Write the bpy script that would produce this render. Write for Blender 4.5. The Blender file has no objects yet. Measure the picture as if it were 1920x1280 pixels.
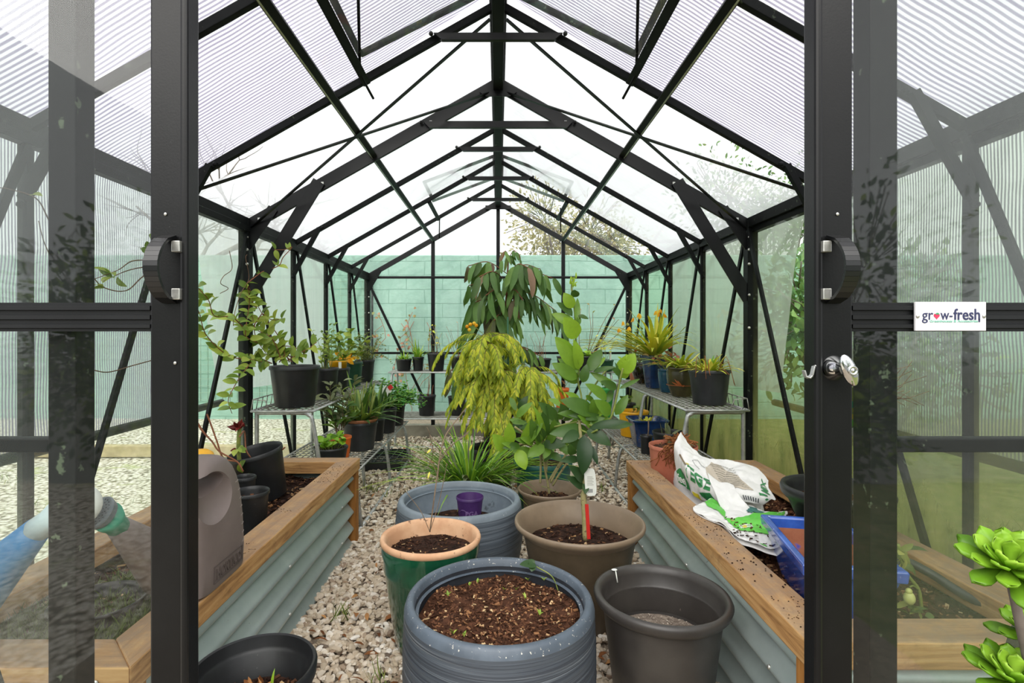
import bpy, bmesh, math, random
import numpy as np
from mathutils import Vector, Matrix, noise
R = random.Random(7)
PI = math.pi
SC = bpy.context.scene
COL = SC.collection
CX, CY, F, HC = 934.0, 622.0, 1000.0, 1.0
def W(px, py, D):
    return Vector(((px-CX)/F*D, D, HC+(CY-py)/F*D))
def V(*a): return Vector(a)

# ------------------------------------------------------------------ materials
def lin(h):
    h = h.lstrip('#')
    o = []
    for i in (0, 2, 4):
        c = int(h[i:i+2], 16)/255
        o.append(c/12.92 if c <= .04045 else ((c+.055)/1.055)**2.4)
    return (*o, 1)
class NT:
    def __init__(s, name):
        s.m = bpy.data.materials.new(name); s.m.use_nodes = True
        s.t = s.m.node_tree; s.t.nodes.clear()
        s.out = s.n('ShaderNodeOutputMaterial')
    def n(s, typ, **k):
        nd = s.t.nodes.new(typ)
        for a, b in k.items(): setattr(nd, a, b)
        return nd
    def l(s, a, b): s.t.links.new(a, b)
    def coord(s, stretch=(1,1,1), kind='Object', rot=(0,0,0)):
        tc = s.n('ShaderNodeTexCoord'); mp = s.n('ShaderNodeMapping')
        mp.inputs['Scale'].default_value = stretch
        mp.inputs['Rotation'].default_value = rot
        s.l(tc.outputs[kind], mp.inputs['Vector']); return mp.outputs['Vector']
    def noise(s, vec, scale, detail=5, rough=.6, dist=0):
        n = s.n('ShaderNodeTexNoise'); n.inputs['Scale'].default_value = scale
        n.inputs['Detail'].default_value = detail; n.inputs['Roughness'].default_value = rough
        n.inputs['Distortion'].default_value = dist
        if vec is not None: s.l(vec, n.inputs['Vector'])
        return n.outputs['Fac']
    def ramp(s, fac, stops, interp='LINEAR'):
        r = s.n('ShaderNodeValToRGB'); r.color_ramp.interpolation = interp
        e = r.color_ramp.elements
        while len(e) < len(stops): e.new(.5)
        for i, (p, c) in enumerate(stops):
            e[i].position = p; e[i].color = lin(c) if isinstance(c, str) else (c, c, c, 1)
        s.l(fac, r.inputs['Fac']); return r.outputs['Color']
    def mix(s, fac, a, b, blend='MIX'):
        m = s.n('ShaderNodeMix', data_type='RGBA', blend_type=blend)
        for i, x in ((0, fac), (6, a), (7, b)):
            if isinstance(x, (int, float)): m.inputs[i].default_value = x
            elif isinstance(x, str): m.inputs[i].default_value = lin(x)
            elif isinstance(x, tuple): m.inputs[i].default_value = x
            else: s.l(x, m.inputs[i])
        return m.outputs[2]
    def math(s, op, a, b=None):
        m = s.n('ShaderNodeMath', operation=op)
        for i, x in enumerate((a, b)):
            if x is None: continue
            if isinstance(x, (int, float)): m.inputs[i].default_value = x
            else: s.l(x, m.inputs[i])
        return m.outputs[0]
    def mr(s, v, a, b, c, d):
        m = s.n('ShaderNodeMapRange'); s.l(v, m.inputs[0])
        for i, x in enumerate((a, b, c, d)): m.inputs[i+1].default_value = x
        return m.outputs[0]
    def bsdf(s, col, rough=.5, metal=0, coat=0, spec=.5):
        b = s.n('ShaderNodeBsdfPrincipled')
        if isinstance(col, str): b.inputs['Base Color'].default_value = lin(col)
        else: s.l(col, b.inputs['Base Color'])
        if isinstance(rough, (int, float)): b.inputs['Roughness'].default_value = rough
        else: s.l(rough, b.inputs['Roughness'])
        b.inputs['Metallic'].default_value = metal
        b.inputs['Coat Weight'].default_value = coat
        b.inputs['Coat Roughness'].default_value = .08
        b.inputs['Specular IOR Level'].default_value = spec
        return b
    def bump(s, b, h, strength=.3, dist=.01):
        n = s.n('ShaderNodeBump'); n.inputs['Strength'].default_value = strength
        n.inputs['Distance'].default_value = dist
        s.l(h, n.inputs['Height']); s.l(n.outputs[0], b.inputs['Normal'])
    def done(s, sh):
        s.l(sh, s.out.inputs['Surface']); return s.m
    def attr(s):
        a = s.n('ShaderNodeAttribute'); a.attribute_name = 'rnd'; return a.outputs['Fac']

def pm(name, c1, c2=None, scale=8, lo=.4, hi=.65, rough=.5, metal=0, coat=0, stretch=(1,1,1), bump=0, bscale=60, bdist=.003, spec=.5, c3=None, s3=90, t3=.68, detail=5):
    n = NT(name); v = n.coord(stretch); v1 = n.coord()
    if c2: col = n.ramp(n.noise(v, scale, detail), [(lo, c1), (hi, c2)])
    else: col = c1
    if c3: col = n.mix(n.ramp(n.noise(v1, s3, 3), [(t3, 0.0), (t3+.06, 1.0)]), col, c3)
    b = n.bsdf(col, rough, metal, coat, spec)
    if bump: n.bump(b, n.noise(v, bscale, 4), bump, bdist)
    return n.done(b.outputs[0])
def attrm(name, stops, rough=.6, bump=0, bscale=200, coat=0, spec=.4, trans=0, mottle=0):
    n = NT(name); col = n.ramp(n.attr(), stops)
    v = n.coord()
    if mottle:
        col = n.mix(n.mr(n.noise(v, 70, 3), .3, .7, 0, mottle), col, (1.35, 1.3, 1.1, 1), 'MULTIPLY')
    b = n.bsdf(col, rough, 0, coat, spec)
    if bump: n.bump(b, n.noise(v, bscale, 3), bump, .002)
    if not trans: return n.done(b.outputs[0])
    t = n.n('ShaderNodeBsdfTranslucent'); n.l(n.mix(.5, col, (1.0, .95, .3, 1), 'MULTIPLY'), t.inputs['Color'])
    t2 = n.n('ShaderNodeMixShader'); t2.inputs[0].default_value = trans
    n.l(b.outputs[0], t2.inputs[1]); n.l(t.outputs[0], t2.inputs[2])
    return n.done(t2.outputs[0])
def glassm(name, tint=(.97,.985,.975), refl=.5, dust=.03, dustcol='#d8dcd4', algae=None):
    n = NT(name); v = n.coord()
    tr = n.n('ShaderNodeBsdfTransparent'); tr.inputs['Color'].default_value = (*tint, 1)
    gl = n.n('ShaderNodeBsdfGlossy'); gl.inputs['Roughness'].default_value = .02
    lw = n.n('ShaderNodeLayerWeight'); lw.inputs['Blend'].default_value = .5
    f = n.math('POWER', lw.outputs['Facing'], 4.0)
    f = n.math('MULTIPLY_ADD', f, refl) ; f.node.inputs[2].default_value = .03
    m = n.n('ShaderNodeMixShader'); n.l(f, m.inputs[0]); n.l(tr.outputs[0], m.inputs[1]); n.l(gl.outputs[0], m.inputs[2])
    sh = m.outputs[0]
    df = n.n('ShaderNodeBsdfDiffuse'); tl = n.n('ShaderNodeBsdfTranslucent')
    if algae:
        c1, c2, zlo, zhi, amt, base = algae
        col = n.ramp(n.noise(n.coord((1, 2.2, .5)), 5, 6, .7), [(.38, c1), (.62, c2)])
        col = n.mix(n.ramp(n.noise(n.coord((1, 7, 1.2)), 5, 6, .75), [(.55, 0.0), (.72, .75)]), col, '#4a4a2c')
        for d in (df, tl): n.l(col, d.inputs['Color'])
        sx = n.n('ShaderNodeSeparateXYZ'); tc = n.n('ShaderNodeTexCoord'); n.l(tc.outputs['Object'], sx.inputs[0])
        g = n.mr(sx.outputs['Z'], zlo, zhi, amt, base)
        fac = n.math('MULTIPLY', g, n.mr(n.noise(v, 6, 5), .25, .7, .75, 1.1))
    else:
        for d in (df, tl): d.inputs['Color'].default_value = lin(dustcol)
        fac = n.mr(n.noise(v, 5, 8, .75), .35, .8, dust*.4, dust*2.2)
    md = n.n('ShaderNodeMixShader'); md.inputs[0].default_value = .6
    n.l(df.outputs[0], md.inputs[1]); n.l(tl.outputs[0], md.inputs[2])
    m2 = n.n('ShaderNodeMixShader'); n.l(fac, m2.inputs[0]); n.l(sh, m2.inputs[1]); n.l(md.outputs[0], m2.inputs[2])
    return n.done(m2.outputs[0])
def filmm(name, period, o1, o2, col, col2, per2):
    n = NT(name); tc = n.n('ShaderNodeTexCoord'); sx = n.n('ShaderNodeSeparateXYZ'); n.l(tc.outputs['Object'], sx.inputs[0])
    wob = n.math('MULTIPLY', n.noise(n.coord((1, 1, 1)), 3, 2), .03)
    y = n.math('ADD', sx.outputs['Y'], wob)
    roof = n.math('GREATER_THAN', sx.outputs['Z'], 1.58)
    fq = n.math('ADD', n.math('MULTIPLY', roof, 2*PI*(1/period[1]-1/period[0])), 2*PI/period[0])
    s1 = n.math('SINE', n.math('MULTIPLY', y, fq))
    f1 = n.mr(s1, -.45, .45, 0, 1)
    band = n.mr(n.noise(n.coord((.15, 5, .15)), per2, 3), .35, .65, 0, 1)
    blotch = n.mr(n.noise(n.coord((1, 1, .6)), 2.2, 4), .35, .7, -.08, .1)
    op = n.math('ADD', n.math('ADD', n.math('MULTIPLY', f1, o2-o1), o1), n.math('ADD', n.math('MULTIPLY', band, .12), blotch))
    c = n.mix(f1, col, col2)
    tr = n.n('ShaderNodeBsdfTransparent')
    df = n.n('ShaderNodeBsdfDiffuse'); tl = n.n('ShaderNodeBsdfTranslucent'); n.l(c, df.inputs['Color']); n.l(c, tl.inputs['Color'])
    a = n.n('ShaderNodeMixShader'); a.inputs[0].default_value = .72; n.l(df.outputs[0], a.inputs[1]); n.l(tl.outputs[0], a.inputs[2])
    m = n.n('ShaderNodeMixShader'); n.l(op, m.inputs[0]); n.l(tr.outputs[0], m.inputs[1]); n.l(a.outputs[0], m.inputs[2])
    return n.done(m.outputs[0])
def woodm(name, c1, c2, c3, axis):
    n = NT(name)
    st = {'x': (1.2, 14, 14), 'y': (14, 1.2, 14), 'z': (14, 14, 1.2)}[axis]
    v = n.coord(st)
    g = n.noise(v, 3.2, 7, .65, .8)
    col = n.ramp(g, [(.32, c1), (.5, c2), (.68, c3)])
    d = n.noise(n.coord(), 9, 8, .75)
    col = n.mix(n.ramp(d, [(.56, 0.0), (.75, .55)]), col, '#4d3a2b')
    geo = n.n('ShaderNodeNewGeometry'); sp = n.n('ShaderNodeSeparateXYZ'); n.l(geo.outputs['Normal'], sp.inputs[0])
    up = n.mr(sp.outputs['Z'], .7, .95, 0, .92)
    dirt = n.math('MULTIPLY', up, n.ramp(n.noise(n.coord((1,1,1)), 13, 8, .8), [(.36, .35), (.6, 1.0)]))
    col = n.mix(dirt, col, '#8d7763')
    b = n.bsdf(col, .75, spec=.25); n.bump(b, g, .25, .002)
    return n.done(b.outputs[0])

M = {}
M['frame'] = pm('black_powder_coat', '#0d0e0f', '#141516', 4, rough=.34, spec=.28, bump=.05, bscale=300, c3='#8f9696', s3=160, t3=.78)
M['framed'] = pm('dusty_black_frame', '#0e1010', '#161919', 6, rough=.5, spec=.14, c3='#4f5a48', s3=40, t3=.66)
M['rail'] = pm('grooved_black_rail', '#121315', '#1a1c1e', 5, rough=.42, spec=.3)
M['glass'] = glassm('door_glass', (.965, .98, .975), .55, .008)
M['pane'] = glassm('side_glass', (.97, .98, .975), .4, .03)
M['roofpane'] = glassm('roof_glass', (.985, .99, .99), .3, .03)
M['algae_r'] = glassm('mossy_side_glass', (.9, .95, .88), .3, algae=('#a8a56c', '#878c58', .25, .98, .85, .03))
M['algae_l'] = glassm('hazy_side_glass', (.93, .97, .94), .3, algae=('#d2dccb', '#b4c3a2', .15, .7, .3, .03))
M['film'] = filmm('ribbed_cover_film', (.0100, .0160), .38, .90, '#d0d0d6', '#8f8a9e', 3)
M['film2'] = filmm('rear_cover_film', (.0100, .0160), .60, .72, '#d4d7d8', '#c6c9cd', 3)
M['timber'] = woodm('weathered_timber', '#85603c', '#b58a58', '#cba673', 'y')
M['timberx'] = woodm('weathered_timber_cross', '#85603c', '#b58a58', '#cba673', 'x')
M['timberz'] = woodm('timber_post', '#7a4c22', '#9c6a34', '#ae7c42', 'z')
M['zinc'] = pm('corrugated_zincalume', '#98a5a3', '#aab6b3', 5, rough=.38, metal=.35, c3='#6f7774', s3=55, t3=.72, spec=.5)
M['galv'] = pm('galvanised_tube', '#a3a6a5', '#c2c4c2', 30, rough=.4, metal=.7, c3='#6d6a63', s3=70, t3=.66)
M['wire'] = pm('galvanised_wire', '#8d8d86', '#b4b4ae', 40, rough=.5, metal=.5)
M['bolt'] = pm('zinc_bolt', '#b9bab4', '#d6d6d0', 50, rough=.35, metal=.8)
M['chrome'] = pm('chrome', '#d9dcdd', rough=.06, metal=1)
M['hplastic'] = pm('black_moulded_plastic', '#101112', '#16181a', 8, rough=.3)
def plastic(name, c1, c2, rough=.42, c3=None, t3=.7, s3=60): return pm(name, c1, c2, 9, rough=rough, c3=c3, t3=t3, s3=s3, bump=.04, bscale=120)
M['blackpot'] = plastic('black_pot_plastic', '#17181a', '#232527', .42, '#4a4c4b', .7)
M['blackpot2'] = plastic('charcoal_pot_plastic', '#26282b', '#34373a', .45, '#55585a', .69)
M['darkpot'] = plastic('brown_black_pot', '#34312f', '#3f3c39', .4, '#6b6259', .74)
M['taupe'] = plastic('taupe_pot', '#7c6b58', '#8a7863', .45)
M['taupedk'] = plastic('dark_taupe_pot', '#4c4132', '#5c4f3e', .45)
M['orange'] = plastic('orange_pot', '#d4611f', '#e0702c', .45)
M['terra'] = pm('terracotta', '#b06a48', '#c98863', 12, rough=.75)
M['pinkterra'] = plastic('faded_terracotta_plastic', '#b5674f', '#c27a63', .55, '#8a5a45', .66, 30)
M['yellow'] = plastic('yellow_pot', '#e3a410', '#efb41c', .4)
M['purple'] = plastic('purple_pot', '#3d2258', '#52306e', .5)
M['purpleprint'] = pm('lilac_print', '#7a5f92', rough=.6)
M['greenpot'] = plastic('dark_green_pot', '#153d2b', '#1d4a35', .4)
M['tealpot'] = plastic('teal_pot', '#24605a', '#2f7068', .4)
M['bluepot'] = plastic('small_blue_pot', '#2447b0', '#2c55c4', .4)
M['bgreen'] = plastic('bright_green_pot', '#2c8a3a', '#359a46', .4)
M['gglaze'] = pm('green_glaze', '#12402c', '#1c5a3c', 6, rough=.14, coat=.6, c3='#2f6b4c', s3=25, t3=.66)
M['cream'] = pm('bare_clay_rim', '#c89a76', '#d8b08c', 14, rough=.75, c3='#8f6d55', s3=40, t3=.64)
M['bglaze'] = pm('cobalt_glaze', '#20459c', '#3a67c6', 9, rough=.16, coat=.6, c3='#8fa3c4', s3=60, t3=.67)
M['bglazedk'] = pm('deep_blue_glaze', '#12284f', '#1e4a86', 7, rough=.18, coat=.6, c3='#6b5a48', s3=22, t3=.68)
M['bareclay'] = pm('bare_red_clay', '#8a5038', '#9c6246', 20, rough=.85, c3='#1f46b0', s3=10, t3=.66)
M['tglaze'] = pm('teal_glaze', '#17405a', '#2a5f78', 8, rough=.2, coat=.5)
M['oglaze'] = pm('olive_glaze', '#3c3a26', '#514a2e', 9, rough=.25, coat=.4)
M['motif'] = pm('orange_motif', '#a0582a', rough=.4)
M['blackglaze'] = pm('black_glaze', '#16130f', '#221c17', 9, rough=.12, coat=.7)
M['can'] = pm('mauve_brown_plastic', '#6f635f', '#7c706c', 5, rough=.5, c3='#a39a95', s3=18, t3=.73, bump=.05, bscale=200)
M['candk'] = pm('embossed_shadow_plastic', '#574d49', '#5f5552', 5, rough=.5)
M['rosegrey'] = plastic('grey_rose', '#5d666c', '#6b757b', .5)
M['green_collar'] = plastic('green_collar', '#1f8a6c', '#2a9c7c', .45)
M['canblue'] = plastic('blue_can', '#0c7cbc', '#168ccc', .35)
M['canpale'] = plastic('pale_blue_can', '#cfe3ea', '#e4eef2', .4)
M['soil'] = attrm('dark_potting_soil', [(0, '#1c120b'), (.3, '#33211a'), (.6, '#5a3d2b'), (.85, '#86613f'), (1, '#c9ae84')], .9, .6, 260, spec=.15)
M['drysoil'] = attrm('bark_mulch_soil', [(0, '#2c1b12'), (.3, '#4b3022'), (.6, '#6f4b36'), (.85, '#936a48'), (1, '#d2b78c')], .9, .6, 260, spec=.15)
M['grit'] = attrm('pale_perlite_grit', [(0, '#6e6258'), (.5, '#998d80'), (1, '#c7beb0')], .9, .5, 300, spec=.2)
M['gravelbed'] = pm('gravel_dust', '#7e7263', '#a69885', 60, rough=.95, c3='#5a4c3d', s3=120, t3=.56, bump=.8, bscale=110, bdist=.01)
M['stone'] = attrm('gravel_stone', [(0, '#6f6256'), (.12, '#9a8674'), (.3, '#b7a893'), (.55, '#c6b8a6'), (.8, '#d6ccbe'), (1, '#e6e0d8')], .8, .25, 160, spec=.3, mottle=.35)
M['litter'] = attrm('dry_leaf', [(0, '#5c3a22'), (.5, '#8d5a35'), (1, '#b98a58')], .85, spec=.2)
def leafm(n, stops, rough=.42, trans=.3, spec=.4): return attrm(n, stops, rough, 0, trans=trans, spec=spec, mottle=.4)
M['citrus'] = leafm('citrus_leaf', [(0, '#2f4a26'), (.3, '#46692a'), (.65, '#6d9530'), (1, '#98bd38')], .35)
M['citrusdk'] = leafm('dark_citrus_leaf', [(0, '#1f3a22'), (.4, '#38562c'), (.75, '#577a2c'), (1, '#a4bf3f')], .35)
M['vineleaf'] = leafm('vine_leaf', [(0, '#5c7a2c'), (.5, '#7f9a38'), (1, '#b0bf58')])
M['droop'] = leafm('drooping_dark_leaf', [(0, '#6b4f42'), (.07, '#45602f'), (.55, '#547a38'), (.9, '#76994a'), (1, '#8a6a58')], .5, .14)
M['yg'] = leafm('yellow_green_leaflet', [(0, '#7a9028'), (.4, '#a3b52f'), (.8, '#c6cd36'), (1, '#dcd84c')], .5, .4)
M['strap'] = leafm('strap_leaf', [(0, '#436f2a'), (.4, '#6a9c34'), (.8, '#97bd42'), (1, '#bccb4c')], .45, .3)
M['orchid'] = leafm('orchid_leaf', [(0, '#2f4a24'), (.4, '#456a30'), (.8, '#6a8c3a'), (1, '#8ea448')], .45, .25)
M['ystrap'] = leafm('yellow_strap_leaf', [(0, '#8fa836'), (.4, '#b9c442'), (.8, '#d6d04a'), (1, '#e4dc6c')], .5, .22)
M['parsley'] = leafm('parsley_leaf', [(0, '#357030'), (.5, '#519a3c'), (1, '#8bb648')], .5, .35)
M['herb'] = leafm('fine_herb_leaf', [(0, '#4a5f34'), (.5, '#71803f'), (1, '#a8a85a')], .6, .3)
M['grey_leaf'] = leafm('grey_green_leaf', [(0, '#5a6248'), (.5, '#76805c'), (1, '#98a078')], .6, .25)
M['pinkleaf'] = leafm('pink_leaf', [(0, '#a8584a'), (.5, '#b8806a'), (1, '#9aa055')], .5, .3)
M['redleaf'] = leafm('red_leaf', [(0, '#5f1f1f'), (1, '#8c3430')], .45, .2)
M['succ'] = leafm('succulent_leaf', [(0, '#4f7a1c'), (.5, '#78a828'), (1, '#a6cc48')], .35, .3)
M['ivy'] = leafm('ivy_leaf', [(0, '#3f6238'), (.5, '#5c8850'), (1, '#8aa868')], .5, .25)
M['bushleaf'] = leafm('glare_paled_bush_leaf', [(0, '#8a8a68'), (.5, '#a8a47e'), (1, '#c4bc98')], .8, .4)  # leaf tones lightened so the colour carries the washed-out sky glare
M['grass'] = leafm('grass_blade', [(0, '#3f4f24'), (.4, '#5f7232'), (.8, '#83964a'), (1, '#b0a868')], .6, .3)
M['flower'] = leafm('yellow_orange_flower', [(0, '#e09a14'), (.6, '#f0b820'), (1, '#f4d44a')], .6, .3)
M['cyclamen'] = leafm('red_flower', [(0, '#b01f34'), (1, '#d63a4c')], .6, .3)
M['stem'] = pm('green_stem', '#6a7a34', '#8a9244', 30, rough=.6)
M['brownstem'] = pm('brown_stem', '#5a4230', '#7a5c42', 40, rough=.75)
M['redstem'] = pm('reddish_stem', '#7a4630', '#96603e', 40, rough=.7)
M['barkpale'] = pm('pale_green_bark', '#8f8a5c', '#a59a6a', 40, rough=.75, c3='#6a5a3c', s3=60, t3=.62)
M['twig'] = pm('dry_twig', '#6d5a48', '#8f7c64', 40, rough=.8)
M['deadwood'] = pm('grey_bark', '#5f5650', '#7a7068', 20, rough=.9)
M['stake'] = pm('green_stake', '#1f5a38', rough=.5)
M['redtape'] = pm('red_tape', '#c4261f', rough=.5)
M['whitetag'] = pm('white_tag', '#d9dcd4', '#e4e6de', 20, rough=.45)
M['ink'] = pm('dark_ink', '#2c2f3a', rough=.6)
M['greyink'] = pm('grey_ink', '#8c8a80', rough=.7)
M['bagwhite'] = pm('white_bag_plastic', '#dedddb', '#ebeae8', 9, rough=.38, bump=.2, bscale=40, bdist=.004)
M['bagbeige'] = pm('beige_print', '#b9ae9e', '#c4baab', 9, rough=.45)
M['baggreen'] = pm('dark_green_print', '#2c7a44', '#34854e', 9, rough=.45)
M['bagbright'] = pm('bright_green_print', '#55b83a', '#69c84a', 6, rough=.4)
M['yellowprint'] = pm('yellow_print', '#d8c83a', rough=.5)
M['brownprint'] = pm('brown_print', '#7d6a52', rough=.5)
M['signwhite'] = pm('white_sign', '#d6d7da', rough=.35)
M['navy'] = pm('navy_print', '#2b2f55', rough=.5)
M['berry'] = pm('strawberry_red', '#cf3459', rough=.5)
M['tealprint'] = pm('teal_print', '#86c4b0', rough=.5)
M['leafprint'] = pm('leaf_green_print', '#3f9a6c', rough=.5)
M['cardgreen'] = pm('packet_green', '#6f8f4a', '#a3b45c', 30, rough=.4)
M['hose'] = pm('black_hose', '#2a2d2f', '#3a3e40', 20, rough=.5)
M['fruit'] = pm('pale_green_fruit', '#b4b866', '#c4c67a', 20, rough=.35)
M['concrete'] = pm('concrete_kerb', '#8a8578', '#a09a8c', 12, rough=.9, bump=.3, bscale=60)
M['sleeper'] = pm('garden_sleeper', '#9a8a68', '#b4a47e', 14, rough=.85)
M['trellis'] = pm('green_wire', '#7f9a88', rough=.6)

M['canmark'] = pm('scale_mark_plastic', '#8d827d', '#988d88', 9, rough=.5)
# ------------------------------------------------------------------ mesh builder
class MB:
    def __init__(s): s.v = []; s.f = []; s.r = []; s.c = .5
    def add(s, vs, fs, rnd=None):
        o = len(s.v); s.v += [tuple(x) for x in vs]
        r = s.c if rnd is None else rnd
        for f in fs: s.f.append(tuple(i+o for i in f)); s.r.append(r)
    def box(s, a, b, rnd=None):
        x0, y0, z0 = a; x1, y1, z1 = b
        s.add([(x0,y0,z0),(x1,y0,z0),(x1,y1,z0),(x0,y1,z0),(x0,y0,z1),(x1,y0,z1),(x1,y1,z1),(x0,y1,z1)],
              [(0,3,2,1),(4,5,6,7),(0,1,5,4),(1,2,6,5),(2,3,7,6),(3,0,4,7)], rnd)
    def bar(s, p0, p1, w, t, ref=(0,0,1), rnd=None):
        p0 = Vector(p0); p1 = Vector(p1); a = (p1-p0).normalized(); u = a.cross(Vector(ref))
        if u.length < 1e-4: u = a.cross(Vector((1,0,0)))
        u.normalize(); n = u.cross(a).normalized(); u = u*w/2; n = n*t/2
        s.add([p0-u-n,p0+u-n,p0+u+n,p0-u+n,p1-u-n,p1+u-n,p1+u+n,p1-u+n],
              [(0,3,2,1),(4,5,6,7),(0,1,5,4),(1,2,6,5),(2,3,7,6),(3,0,4,7)], rnd)
    def tube(s, pts, r, n=6, rnd=None, cap=True):
        pts = [Vector(p) for p in pts]; k = len(pts)
        rs = r if isinstance(r, (list, tuple)) else [r]*k
        t = (pts[1]-pts[0]).normalized(); u = t.orthogonal().normalized(); vs = []
        for i in range(k):
            t2 = (pts[min(i+1,k-1)]-pts[max(i-1,0)])
            t2 = t2.normalized() if t2.length > 1e-9 else t
            u = (u - t2*u.dot(t2)); u = u.normalized() if u.length > 1e-6 else t2.orthogonal().normalized()
            w = t2.cross(u); t = t2
            for j in range(n):
                a = 2*PI*j/n; vs.append(pts[i]+(u*math.cos(a)+w*math.sin(a))*rs[i])
        fs = [(i*n+j, i*n+(j+1)%n, (i+1)*n+(j+1)%n, (i+1)*n+j) for i in range(k-1) for j in range(n)]
        if cap: fs += [tuple(range(n-1,-1,-1)), tuple(range((k-1)*n, k*n))]
        s.add(vs, fs, rnd)
    def lathe(s, prof, n=40, c=(0,0,0), rnd=None, closed=False, sq=None):
        vs = []; m = len(prof)
        for (r, z) in prof:
            for j in range(n):
                a = 2*PI*(j+.5)/n; x, y = math.cos(a), math.sin(a)
                if sq:
                    e = (abs(x)**sq+abs(y)**sq)**(-1/sq); x *= e; y *= e
                vs.append((c[0]+r*x, c[1]+r*y, c[2]+z))
        fs = [(i*n+j, i*n+(j+1)%n, (i+1)*n+(j+1)%n, (i+1)*n+j) for i in range(m-1) for j in range(n)]
        if closed: fs += [((m-1)*n+j, (m-1)*n+(j+1)%n, (j+1)%n, j) for j in range(n)]
        s.add(vs, fs, rnd)
    def ball(s, c, r, n=8, m=6, sc=(1,1,1), rnd=None):
        c = Vector(c); vs = [c+Vector((0,0,-r*sc[2]))]; 
        for i in range(1, m):
            th = PI*i/m-PI/2
            for j in range(n):
                a = 2*PI*j/n; vs.append(c+Vector((r*sc[0]*math.cos(th)*math.cos(a), r*sc[1]*math.cos(th)*math.sin(a), r*sc[2]*math.sin(th))))
        vs.append(c+Vector((0,0,r*sc[2]))); L = len(vs)-1
        fs = [(0, 1+(j+1)%n, 1+j) for j in range(n)]
        fs += [(1+i*n+j, 1+i*n+(j+1)%n, 1+(i+1)*n+(j+1)%n, 1+(i+1)*n+j) for i in range(m-2) for j in range(n)]
        fs += [(1+(m-2)*n+j, 1+(m-2)*n+(j+1)%n, L) for j in range(n)]
        s.add(vs, fs, rnd)
    def leaf(s, base, tip, w, nrm=(0,0,1), arch=.12, fold=.18, n=6, shape='ell', rnd=None, wave=0):
        base = Vector(base); tip = Vector(tip); a = tip-base; L = a.length
        if L < 1e-6: return
        d = a/L; side = d.cross(Vector(nrm))
        if side.length < 1e-3: side = d.orthogonal()
        side.normalize(); up = side.cross(d)
        vs = []
        for i in range(n+1):
            t = i/n
            if shape == 'ell': k = math.sin(PI*min(1, t**.85))**.8 if 0 < t < 1 else .02
            elif shape == 'ov': k = max(.02, 2.45*t**.62*(1-t)**.85)
            elif shape == 'strap': k = max(.03, min(1, .55+2*t)*(1-t**3)**.8)
            elif shape == 'lance': k = max(.02, 1.75*t**.6*(1-t)**.7*1.02)
            elif shape == 'spoon': k = max(.05, .3+.9*t if t < .75 else (.3+.9*.75)*math.sqrt(max(0, 1-((t-.75)/.25)**2)))
            hw = w/2*min(k, 1.05)
            c = base+a*t+up*(arch*L*4*t*(1-t)*(1 if shape != 'strap' else (1.2-t*.4)))
            wv = up*(wave*w*math.sin(t*17+base.x*90)) if wave else Vector((0,0,0))
            vs += [c-side*hw+up*fold*hw*1.3+wv, c, c+side*hw+up*fold*hw*1.3-wv]
        fs = []
        for i in range(n):
            q = i*3; fs += [(q,q+1,q+4,q+3), (q+1,q+2,q+5,q+4)]
        s.add(vs, fs, R.random() if rnd is None else rnd)
    def curveleaf(s, pts, w, nrm=(0,0,1), shape='strap', rnd=None, fold=.25):
        pts = [Vector(p) for p in pts]; k = len(pts); vs = []
        for i, p in enumerate(pts):
            t = i/(k-1); d = (pts[min(i+1,k-1)]-pts[max(i-1,0)]).normalized()
            side = d.cross(Vector(nrm)); side = side.normalized() if side.length > 1e-3 else d.orthogonal().normalized()
            up = side.cross(d)
            q = max(.04, min(1, .5+2.2*t)*(1-t**2.5)**.8) if shape == 'strap' else max(.03, 1.9*t**.55*(1-t)**.7)
            hw = w/2*q; vs += [p-side*hw+up*fold*hw, p, p+side*hw+up*fold*hw]
        fs = []
        for i in range(k-1):
            q = i*3; fs += [(q,q+1,q+4,q+3), (q+1,q+2,q+5,q+4)]
        s.add(vs, fs, R.random() if rnd is None else rnd)
    def shift(s, d):
        d = Vector(d); s.v = [tuple(Vector(x)+d) for x in s.v]; return s
    def xf(s, m): s.v = [tuple(m @ Vector(x)) for x in s.v]; return s
    def build(s, name, mat, parent=None, smooth=True, bevel=0, loc=None, world=False, seg=2, angle=None):
        me = bpy.data.meshes.new(name)
        vs = s.v
        o = bpy.data.objects.new(name, me); COL.objects.link(o)
        if parent is not None:
            o.parent = parent
            if world:
                inv = WM(parent).inverted(); vs = [tuple(inv @ Vector(x)) for x in vs]
        elif loc is not None and world:
            l = Vector(loc); vs = [tuple(Vector(x)-l) for x in vs]
        if loc is not None: o.location = loc
        me.from_pydata(vs, [], s.f); me.update()
        at = me.attributes.new('rnd', 'FLOAT', 'FACE'); at.data.foreach_set('value', s.r)
        me.materials.append(M[mat] if isinstance(mat, str) else mat)
        if smooth:
            me.polygons.foreach_set('use_smooth', [True]*len(me.polygons))
            if angle: me.set_sharp_from_angle(angle=angle)
        if bevel:
            b = o.modifiers.new('bevel', 'BEVEL'); b.width = bevel; b.segments = seg; b.limit_method = 'ANGLE'; b.angle_limit = .6
        return o
def pieces(mb):
    par = list(range(len(mb.v)))
    def fd(a):
        while par[a] != a: par[a] = par[par[a]]; a = par[a]
        return a
    for f in mb.f:
        for i in f[1:]: par[fd(i)] = fd(f[0])
    out = {}
    for f, r in zip(mb.f, mb.r): out.setdefault(fd(f[0]), []).append((f, r))
    for fs in out.values():
        ix = sorted({i for f, r in fs for i in f}); mp = {i: k for k, i in enumerate(ix)}
        m = MB(); m.v = [mb.v[i] for i in ix]; m.f = [tuple(mp[i] for i in f) for f, r in fs]; m.r = [r for f, r in fs]; yield m
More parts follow.
